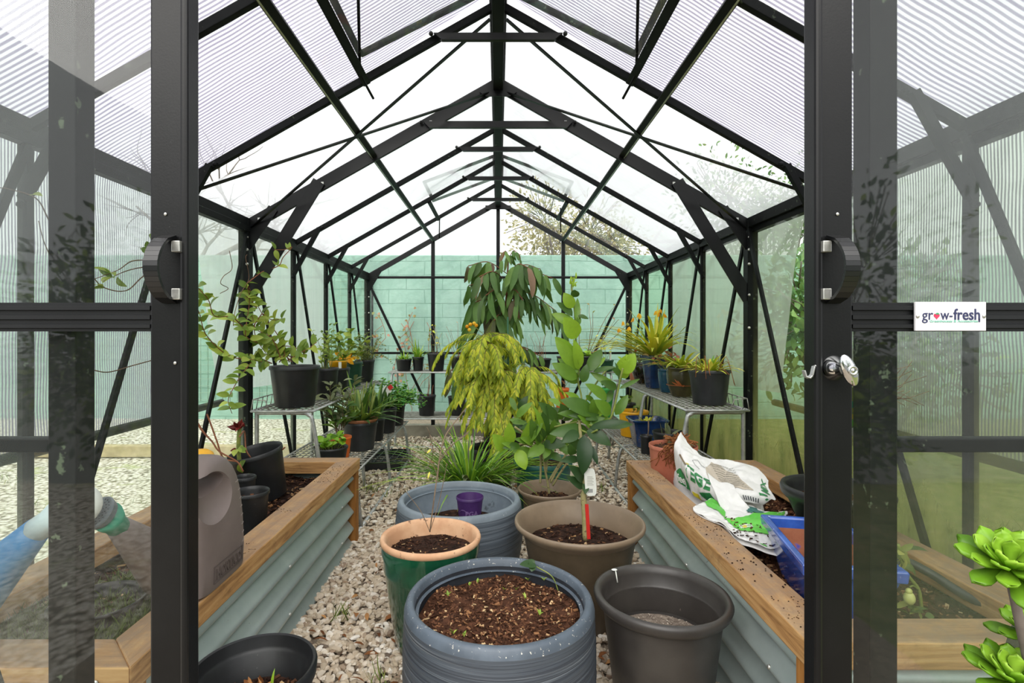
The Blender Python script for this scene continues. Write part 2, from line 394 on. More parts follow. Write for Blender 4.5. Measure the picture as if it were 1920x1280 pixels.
def build_each(mb, name, mat, parent, smooth=True, world=False):
    for m in pieces(mb): m.build(name, mat, parent, smooth, world=world)
def WM(o):
    m = Matrix.LocRotScale(o.location, o.rotation_euler.to_matrix() if False else o.rotation_euler, o.scale)
    return WM(o.parent) @ m if o.parent else m
def tag(o, label=None, cat=None, group=None, kind=None):
    if label: o['label'] = label
    if cat: o['category'] = cat
    if group: o['group'] = group
    if kind: o['kind'] = kind
    return o
def thing(name, label, cat, loc=(0,0,0), rz=0, group=None, kind=None):
    o = bpy.data.objects.new(name, None); COL.objects.link(o)
    o.location = loc; o.rotation_euler = (0, 0, rz); o.empty_display_size = .05
    return tag(o, label, cat, group, kind)
def text_mb(body, size, extrude=.0006, bold=0, align='LEFT', shear=0, spacing=1):
    c = bpy.data.curves.new('t', 'FONT'); c.body = body; c.size = size; c.extrude = extrude; c.offset = bold
    c.align_x = align; c.shear = shear; c.resolution_u = 3; c.space_character = spacing
    o = bpy.data.objects.new('t', c); COL.objects.link(o)
    bpy.context.view_layer.update()
    me = bpy.data.meshes.new_from_object(o.evaluated_get(bpy.context.evaluated_depsgraph_get()))
    mb = MB(); mb.add([v.co.copy() for v in me.vertices], [tuple(p.vertices) for p in me.polygons])
    bpy.data.objects.remove(o); bpy.data.curves.remove(c); bpy.data.meshes.remove(me)
    return mb
def cr(pts, n):
    """Catmull-Rom through pts, n segments per span"""
    P = [Vector(p) for p in pts]; P = [P[0]*2-P[1]]+P+[P[-1]*2-P[-2]]; out = []
    for i in range(1, len(P)-2):
        for j in range(n):
            t = j/n; a, b, c, d = P[i-1], P[i], P[i+1], P[i+2]
            out.append(.5*((2*b)+(c-a)*t+(2*a-5*b+4*c-d)*t*t+(3*b-a-3*c+d)*t**3))
    out.append(P[-2]); return out
def rv(a=1): return Vector((R.uniform(-a,a), R.uniform(-a,a), R.uniform(-a,a)))

# ------------------------------------------------------------------ camera, world
cam = bpy.data.cameras.new('camera'); camo = bpy.data.objects.new('camera', cam); COL.objects.link(camo)
camo.location = (0, 0, HC); camo.rotation_euler = (PI/2, 0, 0)
cam.sensor_width = 36; cam.lens = F/1920*36; cam.shift_x = (960-CX)/1920; cam.shift_y = -(640-CY)/1920
cam.clip_start = .05; cam.clip_end = 200
SC.camera = camo
w = bpy.data.worlds.new('overcast_sky'); SC.world = w; w.use_nodes = True
t = w.node_tree; t.nodes.clear()
wo = t.nodes.new('ShaderNodeOutputWorld'); bg = t.nodes.new('ShaderNodeBackground')
tc = t.nodes.new('ShaderNodeTexCoord'); sx = t.nodes.new('ShaderNodeSeparateXYZ'); rp = t.nodes.new('ShaderNodeValToRGB')
mr_ = t.nodes.new('ShaderNodeMapRange'); mr_.inputs[1].default_value = -1
t.links.new(tc.outputs['Generated'], sx.inputs[0]); t.links.new(sx.outputs['Z'], mr_.inputs[0]); t.links.new(mr_.outputs[0], rp.inputs[0])
e = rp.color_ramp.elements
e[0].position = .47; e[0].color = (.30, .30, .28, 1); e[1].position = .5; e[1].color = (.92, .94, .96, 1)
x = e.new(.75); x.color = (1, 1, 1, 1); x = e.new(1); x.color = (1, 1, 1, 1)
t.links.new(rp.outputs[0], bg.inputs['Color']); bg.inputs['Strength'].default_value = 1.25
t.links.new(bg.outputs[0], wo.inputs['Surface'])
SC.view_settings.view_transform = 'Standard'; SC.view_settings.look = 'None'
SC.view_settings.exposure = 0.25; SC.view_settings.gamma = 1; SC.view_settings.use_curve_mapping = False
cy = SC.cycles
cy.max_bounces = 10; cy.diffuse_bounces = 5; cy.glossy_bounces = 3; cy.transmission_bounces = 4; cy.transparent_max_bounces = 40
cy.use_denoising = True; cy.use_adaptive_sampling = True; cy.adaptive_threshold = .015
cy.sample_clamp_indirect = 4; cy.caustics_reflective = False; cy.caustics_refractive = False
sun = bpy.data.lights.new('overcast_sun', 'SUN'); suno = bpy.data.objects.new('overcast_sun', sun); COL.objects.link(suno)
sun.energy = 4.5; sun.angle = math.radians(80); sun.color = (1, .96, .905); suno.rotation_euler = (math.radians(34), math.radians(-8), 0)

# ------------------------------------------------------------------ greenhouse shell
HW, ZE, ZR = 1.24, 1.545, 2.245
BAYS = [.83, 1.40, 2.01, 2.62, 3.23, 3.84, 4.45, 5.06]
def roofz(x): return ZR-(ZR-ZE)*abs(x)/HW
for side, nm in ((-1, 'wall_left'), (1, 'wall_right')):
    root = thing(nm, 'glazed %s side wall of the greenhouse with black posts and braces' % ('left' if side < 0 else 'right'), 'wall', (side*HW, BAYS[0], 0), kind='structure')
    for i, y in enumerate(BAYS):
        mb = MB(); big = y in (2.62, 5.06)
        w_, d_ = (.05, .05) if big else (.028, .022)
        mb.box((side*HW-w_/2, y-d_/2, 0), (side*HW+w_/2, y+d_/2, ZE))
        mb.build('post', 'framed', root, False, .002, world=True)
        if big:
            mb = MB()
            for z in (1.40, 1.46, 1.33, 1.18, 1.02): mb.ball((side*(HW-.02), y-.028, z), .007, 8, 5)
            build_each(mb, 'bolt', 'bolt', root, world=True)
        if i < 7:
            y2 = BAYS[i+1]
            if i == 0: y_in = y
            mb = MB(); mb.box((side*HW-.002, y+.012, .06), (side*HW+.002, y2-.012, ZE-.01))
            mb.build('glass_pane', 'algae_r' if side > 0 else 'algae_l', root, False, world=True)
            a, b = (y2, y) if y2 < 2.7 else (y, y2)
            mb = MB(); mb.bar((side*(HW-.018), a, ZE-.02), (side*(HW-.018), b, .1), .022, .012, (1,0,0))
            mb.build('diagonal_brace', 'framed', root, False, .001, world=True)
    mb = MB(); mb.box((side*HW-.022, .80, ZE-.035), (side*HW+.022, 5.08, ZE+.012)); mb.box((side*HW-.004, .80, ZE-.06), (side*HW+.03, 5.08, ZE-.03))
    mb.build('eave_beam', 'framed', root, False, .002, world=True)
    mb = MB(); mb.box((side*HW-.022, .80, .0), (side*HW+.022, 5.08, .07)); mb.build('base_rail', 'framed', root, False, .002, world=True)
# gable walls
root = thing('wall_back', 'glazed back gable of the greenhouse with black mullions', 'wall', (0, 5.06, 0), kind='structure')
for x in (-.617, 0, .617):
    mb = MB(); mb.box((x-.017, 5.04, .07), (x+.017, 5.075, roofz(x)-.02)); mb.build('mullion', 'frame', root, False, .002, world=True)
for z in (1.515, .80):
    mb = MB(); mb.box((-HW, 5.035, z-.011), (HW, 5.06, z+.011)); mb.build('cross_rail', 'frame', root, False, .002, world=True)
for sg in (-1, 1):
    mb = MB(); mb.bar((sg*1.20, 5.03, 1.42), (sg*.62, 5.03, .2), .024, .012, (0,1,0)); mb.build('diagonal_brace', 'frame', root, False, .001, world=True)
    for zz in (1.44,):
        mb = MB(); mb.add([(sg*1.24,5.02,ZE-.02),(sg*1.12,5.02,ZE+.05),(sg*1.10,5.02,ZE+.02),(sg*1.21,5.02,1.38),(sg*1.24,5.02,1.38),
                           (sg*1.24,5.026,ZE-.02),(sg*1.12,5.026,ZE+.05),(sg*1.10,5.026,ZE+.02),(sg*1.21,5.026,1.38),(sg*1.24,5.026,1.38)],
                          [(0,1,2,3,4),(9,8,7,6,5),(0,5,6,1),(1,6,7,2),(2,7,8,3),(3,8,9,4),(4,9,5,0)])
        mb.build('gusset_plate', 'framed', root, False, world=True)
for i, (x0, x1) in enumerate(((-1.22,-.634),(-.60,-.017),(.017,.60),(.634,1.22))):
    mb = MB(); mb.add([(x0,5.06,.07),(x1,5.06,.07),(x1,5.06,roofz(x1)-.02),(x0,5.06,roofz(x0)-.02),(x0,5.063,.07),(x1,5.063,.07),(x1,5.063,roofz(x1)-.02),(x0,5.063,roofz(x0)-.02)],
        [(0,3,2,1),(4,5,6,7),(0,1,5,4),(1,2,6,5),(2,3,7,6),(3,0,4,7)]); mb.build('glass_pane', 'pane', root, False, world=True)
mb = MB(); mb.box((-HW, 5.03, 0), (HW, 5.13, .12)); mb.build('kerb', 'concrete', root, False, .006, world=True)
root = thing('wall_front', 'front gable of the greenhouse around the doorway, seen through the open glass doors', 'wall', (0, .83, 0), kind='structure')
YF = .83
for x in (-.663, .586):
    mb = MB(); mb.box((x-.021, YF-.02, 0), (x+.021, YF+.02, roofz(x)-.02)); mb.build('jamb_post', 'framed', root, False, .002, world=True)
for sg in (-1, 1):
    x0 = -HW+.02 if sg < 0 else .607; x1 = -.684 if sg < 0 else HW-.02
    mb = MB(); mb.box((x0, YF-.012, .815), (x1, YF+.012, .836)); mb.build('cross_rail', 'framed', root, False, .002, world=True)
    mb = MB(); mb.add([(x0,YF,.07),(x1,YF,.07),(x1,YF,roofz(x1)-.02),(x0,YF,roofz(x0)-.02),(x0,YF+.003,.07),(x1,YF+.003,.07),(x1,YF+.003,roofz(x1)-.02),(x0,YF+.003,roofz(x0)-.02)],
        [(0,3,2,1),(4,5,6,7),(0,1,5,4),(1,2,6,5),(2,3,7,6),(3,0,4,7)]); mb.build('glass_pane', 'pane', root, False, world=True)
    mb = MB(); mb.box((x0, YF-.02, 0), (x1, YF+.02, .06)); mb.build('base_rail', 'framed', root, False, .002, world=True)
    mb = MB(); mb.bar((sg*1.2, YF+.03, ZE), (sg*.70, YF+.03, .1), .026, .012, (0,1,0)); mb.build('diagonal_brace', 'framed', root, False, .001, world=True)
# roof
root = thing('ceiling', 'clear gabled greenhouse roof on black rafters, ridge and purlins', 'roof', (0, 2.9, ZR), kind='structure')
mb = MB(); mb.box((-.024, .78, ZR-.065), (.024, 5.08, ZR+.012)); mb.box((-.034, .78, ZR+.004), (.034, 5.08, ZR+.018)); mb.build('ridge_beam', 'framed', root, False, .003, world=True)
for sg in (-1, 1):
    xm = .617*sg; a = math.atan2(ZR-ZE, HW)
    mb = MB(); mb.bar((xm, .8, roofz(xm)-.024), (xm, 5.07, roofz(xm)-.024), .032, .04, (sg*math.sin(a), 0, math.cos(a)))
    mb.build('purlin', 'framed', root, False, .002, world=True)
    mb = MB(); mb.bar((xm, .8, roofz(xm)-.046), (xm, 5.07, roofz(xm)-.046), .005, .004, (sg*math.sin(a), 0, math.cos(a)))
    mb.build('purlin_edge', 'bolt', root, False, world=True)
    nr = Vector((sg*math.sin(a), 0, math.cos(a)))
    for i, y in enumerate(BAYS):
        big = i == 3; wd = .014 if big else .02; th = .062 if big else (.045 if i == 7 else .028)
        o = nr*(th/2-.004)
        p0 = Vector((sg*.02, y, ZR-.01))-o; p1 = Vector((sg*HW, y, ZE-.002))-o
        mb = MB(); mb.bar(p0, p1, wd, th, nr); mb.build('rafter', 'frame' if big or i == 7 else 'framed', root, False, .002, world=True)
        if big:
            mb = MB()
            for x in (.05, .075, .33, .86, 1.13, 1.17): mb.box((sg*x-.006, y-.012, roofz(x)-.038), (sg*x+.006, y-.006, roofz(x)-.026))
            build_each(mb, 'bolt', 'bolt', root, False, world=True)
            mb = MB(); mb.bar((sg*.875, y-.014, 1.735), (sg*1.225, y-.014, 1.16), .008, .062, (sg*.85,0,.52)); mb.build('knee_brace', 'frame', root, False, .001, world=True)
            mb = MB(); mb.bar((sg*1.1, y-.012, ZE+.06), (sg*1.23, y-.012, ZE-.13), .006, .05, (sg*.82,0,.56)); mb.build('gusset_plate', 'frame', root, False, world=True)
        elif 0 < i < 7:
            mb = MB(); mb.bar((sg*1.08, y-.012, 1.625), (sg*1.235, y-.012, 1.345), .022, .024, (sg*.85,0,.52)); mb.ball((sg*1.06, y-.012, 1.628), .01, 8, 5); mb.ball((sg*1.238, y-.018, 1.33), .01, 8, 5)
            mb.build('knee_brace', 'framed', root, False, .001, world=True)
    for i in range(7):
        y0, y1 = BAYS[i]+.01, BAYS[i+1]-.01
        for x0, x1 in ((.03, .60), (.632, 1.235)):
            mb = MB(); q = [Vector((sg*x0, y0, roofz(x0))), Vector((sg*x1, y0, roofz(x1))), Vector((sg*x1, y1, roofz(x1))), Vector((sg*x0, y1, roofz(x0)))]
            mb.add(q+[p+nr*.003 for p in q], [(0,3,2,1),(4,5,6,7),(0,1,5,4),(1,2,6,5),(2,3,7,6),(3,0,4,7)])
            mb.build('roof_pane', 'roofpane', root, False, world=True)
    # crossed flat tie bars between second rafter and the truss
    for (xa, ya, xb, yb) in ((.03, 2.01, 1.22, 2.62), (1.22, 2.01, .03, 2.62)):
        mb = MB(); mb.bar((sg*xa, ya, roofz(xa)-.05), (sg*xb, yb, roofz(xb)-.05), .018, .005, nr); mb.build('tie_bar', 'frame', root, False, world=True)
for i, y in enumerate(BAYS[1:7]):
    big = y == 2.62; hw_, z = (.365, 2.008) if big else (.24, 2.098); h = .032 if big else .026
    mb = MB(); mb.add([(-hw_,y-.03,z+h/2),(hw_,y-.03,z+h/2),(hw_-.03,y-.03,z-h/2),(-hw_+.03,y-.03,z-h/2),(-hw_,y-.012,z+h/2),(hw_,y-.012,z+h/2),(hw_-.03,y-.012,z-h/2),(-hw_+.03,y-.012,z-h/2)],
       [(0,1,2,3),(7,6,5,4),(4,5,1,0),(5,6,2,1),(6,7,3,2),(7,4,0,3)])
    for sg in (-1, 1): mb.ball((sg*(hw_+.01), y-.024, z+.012), .009, 8, 5)
    mb.build('collar_tie', 'frame', root, False, world=True)
mb = MB(); mb.add([(-.09,2.603,ZR-.075),(-.03,2.603,ZR-.02),(.03,2.603,ZR-.02),(.09,2.603,ZR-.075),(.06,2.603,ZR-.095),(-.06,2.603,ZR-.095),
   (-.09,2.61,ZR-.075),(-.03,2.61,ZR-.02),(.03,2.61,ZR-.02),(.09,2.61,ZR-.075),(.06,2.61,ZR-.095),(-.06,2.61,ZR-.095)],
   [(0,1,2,3,4,5),(11,10,9,8,7,6),(0,6,7,1),(1,7,8,2),(2,8,9,3),(3,9,10,4),(4,10,11,5),(5,11,6,0)]); mb.build('apex_plate', 'frame', root, False, world=True)
mb = MB(); mb.box((-.12,5.02,ZR-.09),(.12,5.03,ZR-.055)); mb.build('apex_plate', 'frame', root, False, world=True)
# roof vents
k = 0
for (y0, y1, op, words) in ((1.40, 2.01, math.radians(2.5), 'near'), (3.84, 4.45, math.radians(9), 'far')):
    for sg in (-1, 1):
        k += 1; a = math.atan2(ZR-ZE, HW); L = .54
        dirv = Vector((sg*math.cos(a-op), 0, -math.sin(a-op))); n_ = Vector((sg*math.sin(a-op), 0, math.cos(a-op)))
        h = Vector((sg*.03, 0, ZR+.03))
        root = thing('window_%d' % k, 'hinged roof vent at the %s end, on the %s slope' % (words, 'left' if sg < 0 else 'right'), 'vent', (sg*.03, (y0+y1)/2, ZR+.03), kind='structure')
        ya, yb = y0+.03, y1-.03
        mb = MB()
        for (p, q) in (((h+dirv*.0).x, 0),): pass
        def at(s_, y): return Vector((h.x, y, h.z))+dirv*s_
        mb.bar(at(0, ya), at(L, ya), .02, .018, n_); mb.bar(at(0, yb), at(L, yb), .02, .018, n_)
        mb.bar(at(0, ya), at(0, yb), .02, .018, n_); mb.bar(at(L, ya), at(L, yb), .024, .022, n_)
        mb.build('vent_frame', 'framed', root, False, .001, world=True)
        mb = MB(); q = [at(.01, ya), at(L-.01, ya), at(L-.01, yb), at(.01, yb)]
        mb.add(q+[p+n_*.003 for p in q], [(0,3,2,1),(4,5,6,7),(0,1,5,4),(1,2,6,5),(2,3,7,6),(3,0,4,7)]); mb.build('vent_pane', 'roofpane', root, False, world=True)
        mb = MB(); mb.bar((sg*.5, y0, roofz(.5)-.02), (sg*.5, y1, roofz(.5)-.02), .03, .03, (sg*.49,0,.87)); mb.build('vent_sill', 'framed', root, False, .001, world=True)
        mb = MB(); ym = y1-.04 if sg < 0 else (y0+y1)/2
        if words == 'near': pts = [(sg*.40, y0+.12, roofz(.4)-.01), (sg*.50, y1-.08, roofz(.5)-.03), (sg*.475, y1+.02, roofz(.5)-.075)]
        else: pts = [(sg*.485, ym, roofz(.5)+.0), (sg*.485, ym, roofz(.5)-.07), (sg*.487, ym, roofz(.5)-.19)]
        mb.tube(pts, .005, 6); mb.build('stay_arm', 'framed', root, world=True)
# ------------------------------------------------------------------ cover film
def film(name, label, mat, edge0, edge1, zb0, zb1, nseg=26, ny=30):
    prof = []
    for i in range(5): prof.append((-HW-.035, i/4))
    pts = []
    d = .045
    L1 = 10
    def P(s):   # s 0..1: left bottom, eave, ridge, eave, right bottom
        pass
    rows = []
    ss = [i/8*.22 for i in range(8)]+[.22+i/12*.28 for i in range(12)]+[.5+i/12*.28 for i in range(12)]+[.78+i/8*.22 for i in range(9)]
    mb = MB(); N = len(ss)
    for s in ss:
        for j in range(ny+1):
            t = j/ny; ya = edge0(s); yb = edge1(s); y = ya+(yb-ya)*t
            wob = noise.noise((s*9, y*2.3, 3))*.010+noise.noise((s*25, y*1.1, 9))*.006
            if s <= .22:
                zb = zb0+(zb1-zb0)*t
                x = -HW-d-.01+wob; z = zb+(ZE+.03-zb)*(s/.22)
            elif s >= .78:
                zb = zb0+(zb1-zb0)*t
                x = HW+d+.01-wob; z = zb+(ZE+.03-zb)*((1-s)/.22)
            else:
                q = (s-.22)/.28 if s < .5 else (.78-s)/.28
                x = (HW+d)*(1-q)*(-1 if s < .5 else 1); z = ZE+.03+(ZR+.10-ZE-.03)*q+wob*.6
            mb.v.append((x, y, z))
    for i in range(N-1):
        for j in range(ny):
            mb.f.append((i*(ny+1)+j, i*(ny+1)+j+1, (i+1)*(ny+1)+j+1, (i+1)*(ny+1)+j)); mb.r.append(.5)
    o = mb.build(name, mat); tag(o, label, 'cover film', 'ribbed cover films over the greenhouse')
    return o
def lerp_tab(tab, s):
    for (a, va), (b, vb) in zip(tab, tab[1:]):
        if a <= s <= b: return va+(vb-va)*(s-a)/(b-a)
    return tab[-1][1]
front_film = film('cover_film', 'ribbed translucent cover film over the near half of the roof and walls', 'film',
     lambda s: .58, lambda s: lerp_tab([(0, 2.16), (.22, 2.12), (.36, 2.14), (.5, 2.09), (.64, 2.14), (.78, 2.12), (1, 2.16)], s), .66, .67)
film('cover_film', 'milky translucent cover film over the far half of the roof and walls', 'film2',
     lambda s: lerp_tab([(0, 2.46), (.1, 2.37), (.2, 2.27), (.22, 2.19), (.36, 2.45), (.5, 2.2), (.64, 2.45), (.78, 2.2), (.82, 2.3), (1, 2.45)], s),
     lambda s: lerp_tab([(0, 4.05), (.22, 4.08), (.5, 3.98), (.78, 4.08), (1, 4.05)], s), .72, .66)
for sg, w_ in ((-1, 'left'), (1, 'right')):
    # hem pole of the film along the wall
    mb = MB(); mb.tube([(sg*(HW+.055), .56, .66), (sg*(HW+.055), 1.4, .665), (sg*(HW+.055), 2.5, .67)], .016, 8)
    mb.build('hem_pole', 'framed', front_film)

# ------------------------------------------------------------------ sliding doors
YD = .775
def door(num, label, xin, sg, sign=False):
    root = thing('door_%d' % num, label, 'door', (xin, YD, 0), kind='structure')
    xo = xin+sg*.62; s_w = .057
    def st(xa, name='stile'):
        mb = MB(); a, b = sorted((xa, xa+sg*s_w)); mb.box((a, YD-.004, .0), (b, YD+.018, 2.02))
        # outer lip toward the opening
        return mb
    mb = st(xin); mb.build('stile', 'frame', root, False, .003, world=True)
    mb = MB(); a, b = sorted((xin-sg*.0005, xin+sg*.011)); mb.box((a, YD-.010, 0), (b, YD+.022, 2.02)); mb.build('stile_lip', 'frame', root, False, .004, world=True)
    mb = MB(); a, b = sorted((xo, xo-sg*s_w)); mb.box((a, YD-.004, 0), (b, YD+.018, 2.02)); mb.build('stile', 'frame', root, False, .003, world=True)
    xa, xb = sorted((xin+sg*s_w, xo-sg*s_w))
    z0, z1 = 1.0007, 1.0425
    mb = MB(); pr = [(YD-.004, z0)]; k = 6; hh = (z1-z0)
    # grooved rail profile
    prof = [(0, 0), (0, .1), (-.004, .12), (-.004, .24), (0, .26), (0, .40), (-.004, .42), (-.004, .56), (0, .58), (0, .72), (-.004, .74), (-.004, .88), (0, .90), (0, 1)]
    vs = [(xa, YD+y, z0+z*hh) for y, z in prof]+[(xb, YD+y, z0+z*hh) for y, z in prof]; m = len(prof)
    fs = [(i, i+m, i+m+1, i+1) for i in range(m-1)]
    mb.add(vs, fs); mb.box((xa, YD+.0005, z0), (xb, YD+.014, z1)); mb.build('mid_rail', 'rail', root, False, world=True)
    for z, h in ((.0, .06), (1.96, .06)):
        mb = MB(); mb.box((xa, YD-.004, z), (xb, YD+.018, z+h)); mb.build('end_rail', 'frame', root, False, .002, world=True)
    for za, zb in ((.06, z0), (z1, 1.96)):
        mb = MB(); mb.box((xa, YD+.006, za), (xb, YD+.010, zb)); mb.build('glass_pane', 'glass', root, False, world=True)
    # bow handle
    xh = xin+sg*.027
    h = thing('handle', None, None); h.parent = root; h.location = (xh-xin, -.004, 1.09); del_keys(h)
    mb = MB(); zc = 0; pts = []
    for i in range(15):
        t = i/14; z = -.047+.094*t
        pts.append((0, -.002-.042*math.sin(PI*t)**.55, z))
    for p, q in zip(pts, pts[1:]): mb.bar(p, q, .020, .0045, (0,1,.01))
    mb.build('grip', 'hplastic', h, True, angle=.8)
    for z in (-.036, .032):
        mb = MB(); mb.box((-sg*.014-.006, -.012, z-.008), (-sg*.014+.006, .0, z+.008)); mb.build('mount', 'bolt', h, False, .001)
    for (dz, dx) in ((-.13, .02), (.30, .034)):
        mb = MB(); mb.ball((xin+sg*dx, YD-.005, 1+dz*.5+.02), .0025, 8, 5, (1, .5, 1)); mb.build('rivet', 'bolt', root, world=True)
    return root
def del_keys(o):
    for k_ in ('label', 'category', 'group', 'kind'):
        if k_ in o: del o[k_]
DL = door(1, 'left sliding glass door with black frame and bow handle, pushed open', -.4465, -1)
DR = door(2, 'right sliding glass door with bow handle, chrome lock and white name plate', .4560, 1)
# name plate
px0, px1, pz0, pz1 = (1713-CX)/F*.77, (1845-CX)/F*.77, 1+(CY-620)/F*.77, 1+(CY-566)/F*.77
sp = thing('name_plate', None, None); del_keys(sp); sp.parent = DR; sp.location = ((px0+px1)/2-.4560, -.006, (pz0+pz1)/2); sp['label'] = 'white name plate reading grow-fresh'
w_, h_ = px1-px0, pz1-pz0
mb = MB(); mb.box((-w_/2, -.0025, -h_/2), (w_/2, .001, h_/2)); mb.build('plate', 'signwhite', sp, False, .0006)
RX = Matrix.Rotation(PI/2, 4, 'X')
def sign_text(body, size, x, z, mat, nm, bold=0, y=-.0029, par=None, target=None, spacing=1):
    mb = text_mb(body, size, .0003, bold, spacing=spacing)
    if target:
        xs = [v[0] for v in mb.v]; k_ = target/(max(xs)-min(xs)); mb.v = [((v[0]-min(xs))*k_, v[1], v[2]) for v in mb.v]
    mb.xf(Matrix.Translation((x, y, z)) @ RX); return mb.build(nm, mat, par or sp, False)
u = w_/1280   # sign photo units (zoomed px)
def sx_(p): return (p-955)*u
def sz_(p): return -(p-510)*u
sign_text('gr', .0215, sx_(430), sz_(570), 'navy', 'lettering', 0, target=200*u)
sign_text('w-', .0215, sx_(765), sz_(570), 'navy', 'lettering', 0, target=215*u)
sign_text('fresh', .0225, sx_(1000), sz_(570), 'navy', 'lettering', .0003, target=478*u)
mb = MB(); mb.box((sx_(1452), -.0032, sz_(612)), (sx_(1478), -.0026, sz_(560))); mb.build('lettering', 'navy', sp, False)
sign_text('Greenhouses & Accessories', .0052, sx_(570), sz_(618), 'tealprint', 'tagline', 0, target=870*u)
mb = MB(); pts = []
for i in range(24):
    a = 2*PI*i/24; x = 16*math.sin(a)**3; y = 13*math.cos(a)-5*math.cos(2*a)-2*math.cos(3*a)-math.cos(4*a); pts.append((sx_(695)+x*3.3*u, -.0032, sz_(505)+y*3.6*u))
mb.add(pts+[(p[0], -.0026, p[2]) for p in pts], [tuple(range(24)), tuple(range(47, 23, -1))]+[(i, (i+1)%24, 24+(i+1)%24, 24+i) for i in range(24)]); mb.build('strawberry_mark', 'berry', sp, False)
mb = MB()
for a in (-.9, -.3, .3, .9): mb.leaf((sx_(700), -.0034, sz_(470)), (sx_(700)+math.sin(a*1.4)*.0032, -.0036, sz_(470)+math.cos(a*1.4)*.0028-.0005), .0018, (0,-1,0))
mb.build('leaf_mark', 'leafprint', sp)
for p in (352, 1550):
    mb = MB(); mb.ball((sx_(p), -.003, 0), .0025, 10, 6, (1,.7,1)); mb.build('screw', 'bolt', sp)
# lock
lk = thing('lock', None, None); del_keys(lk); lk.parent = DR; lk.location = (.030, -.004, 1+(CY-690)/F*.77); lk['label'] = 'chrome turning lock'
lk.rotation_euler = (0, 0, 0)
mb = MB(); mb.lathe([(0, 0), (.018, 0), (.0165, .004), (.0105, .013), (.009, .016), (.0085, .024), (0, .024)], 28); mb.xf(Matrix.Rotation(PI/2, 4, 'X')); mb.build('rose', 'chrome', lk, True, angle=.9)
mb = MB(); mb.ball((0, 0, 0), 1, 24, 14, (.0105, .006, .0235)); mb.xf(Matrix.Translation((.003, -.028, -.001)) @ Matrix.Rotation(-.38, 4, 'Y')); mb.build('turn_knob', 'chrome', lk)
mb = MB(); mb.lathe([(.0068, 0), (.0068, .002), (.005, .003), (.0045, .001), (.003, .0015), (0, .003)], 24); mb.xf(Matrix.Translation((.004, -.0335, -.001)) @ Matrix.Rotation(PI/2, 4, 'X')); mb.build('key_barrel', 'chrome', lk)
mb = MB(); pts = [(-.022, .004, .005), (-.031, .004, .003), (-.034, .004, -.010), (-.038, .004, -.014), (-.043, .004, -.012), (-.0455, .004, -.003)]
pts = [Vector(p)+Vector((0,-.006,0)) for p in pts]
for p, q in zip(pts, pts[1:]): mb.bar(p, q, .006, .0022, (0,.2,1) if abs((q-p).z) < abs((q-p).x) else (1,.2,0))
mb.build('hook', 'galv', lk, True, .0005, angle=.7)
# ------------------------------------------------------------------ outside
def gridmb(x0, x1, y0, y1, nx, ny, zf):
    mb = MB()
    for j in range(ny+1):
        for i in range(nx+1):
            x = x0+(x1-x0)*i/nx; y = y0+(y1-y0)*j/ny; mb.v.append((x, y, zf(x, y)))
    for j in range(ny):
        for i in range(nx):
            a = j*(nx+1)+i; mb.f.append((a, a+1, a+nx+2, a+nx+1)); mb.r.append(.5)
    return mb
mb = gridmb(-1.26, 1.26, .3, 5.1, 60, 90, lambda x, y: -.002+.006*noise.noise((x*6, y*6, 0)))
tag(mb.build('floor', 'gravelbed'), 'gravel path running down the middle of the greenhouse', 'floor', kind='structure')
n = NT('lawn_ground'); v = n.coord()
col = n.ramp(n.noise(v, 9, 8, .75), [(.3, '#4f5a2c'), (.5, '#76804a'), (.62, '#8f8a5e'), (.75, '#b0a68a')])
geo = n.coord(); b = n.bsdf(col, .95, spec=.1); n.bump(b, n.noise(v, 60, 5), .8, .02); M['lawn'] = n.done(b.outputs[0])
n = NT('white_gravel_ground'); v = n.coord(); vo = n.n('ShaderNodeTexVoronoi'); vo.inputs['Scale'].default_value = 38; n.l(v, vo.inputs['Vector'])
c1 = n.ramp(vo.outputs['Distance'], [(.1, '#e6e2da'), (.5, '#bdb4a6'), (.75, '#6f6658')])
gm = n.ramp(n.noise(n.coord((1, 1.6, 1)), 2.0, 6, .7), [(.57, 0.0), (.67, 1.0)])
c2 = n.ramp(n.noise(v, 50, 5), [(.3, '#8a9460'), (.7, '#b0ae80')])
col = n.mix(gm, c1, c2); b = n.bsdf(col, .95, spec=.1); n.bump(b, vo.outputs['Distance'], .6, .015); M['wgravel'] = n.done(b.outputs[0])
mb = gridmb(1.27, 9, -2, 9, 30, 40, lambda x, y: -.01+.02*noise.noise((x*3, y*3, 5))); tag(mb.build('ground_lawn', 'lawn'), 'mossy lawn outside the right wall', 'ground', kind='structure')
mb = gridmb(-9, -1.27, -2, 9, 30, 40, lambda x, y: -.01+.02*noise.noise((x*3, y*3, 5))); tag(mb.build('ground_gravel', 'wgravel'), 'pale gravel and grass outside the left wall', 'ground', kind='structure')
mb = gridmb(-1.27, 1.27, 5.13, 9, 12, 20, lambda x, y: -.01+.01*noise.noise((x*3, y*3, 5))); tag(mb.build('ground_back', 'gravelbed'), 'bare ground behind the greenhouse', 'ground', kind='structure')
mb = gridmb(-1.27, 1.27, -2, .3, 12, 12, lambda x, y: -.006+.006*noise.noise((x*3, y*3, 5))); tag(mb.build('ground_front', 'gravelbed'), 'gravel in front of the open doors', 'ground', kind='structure')
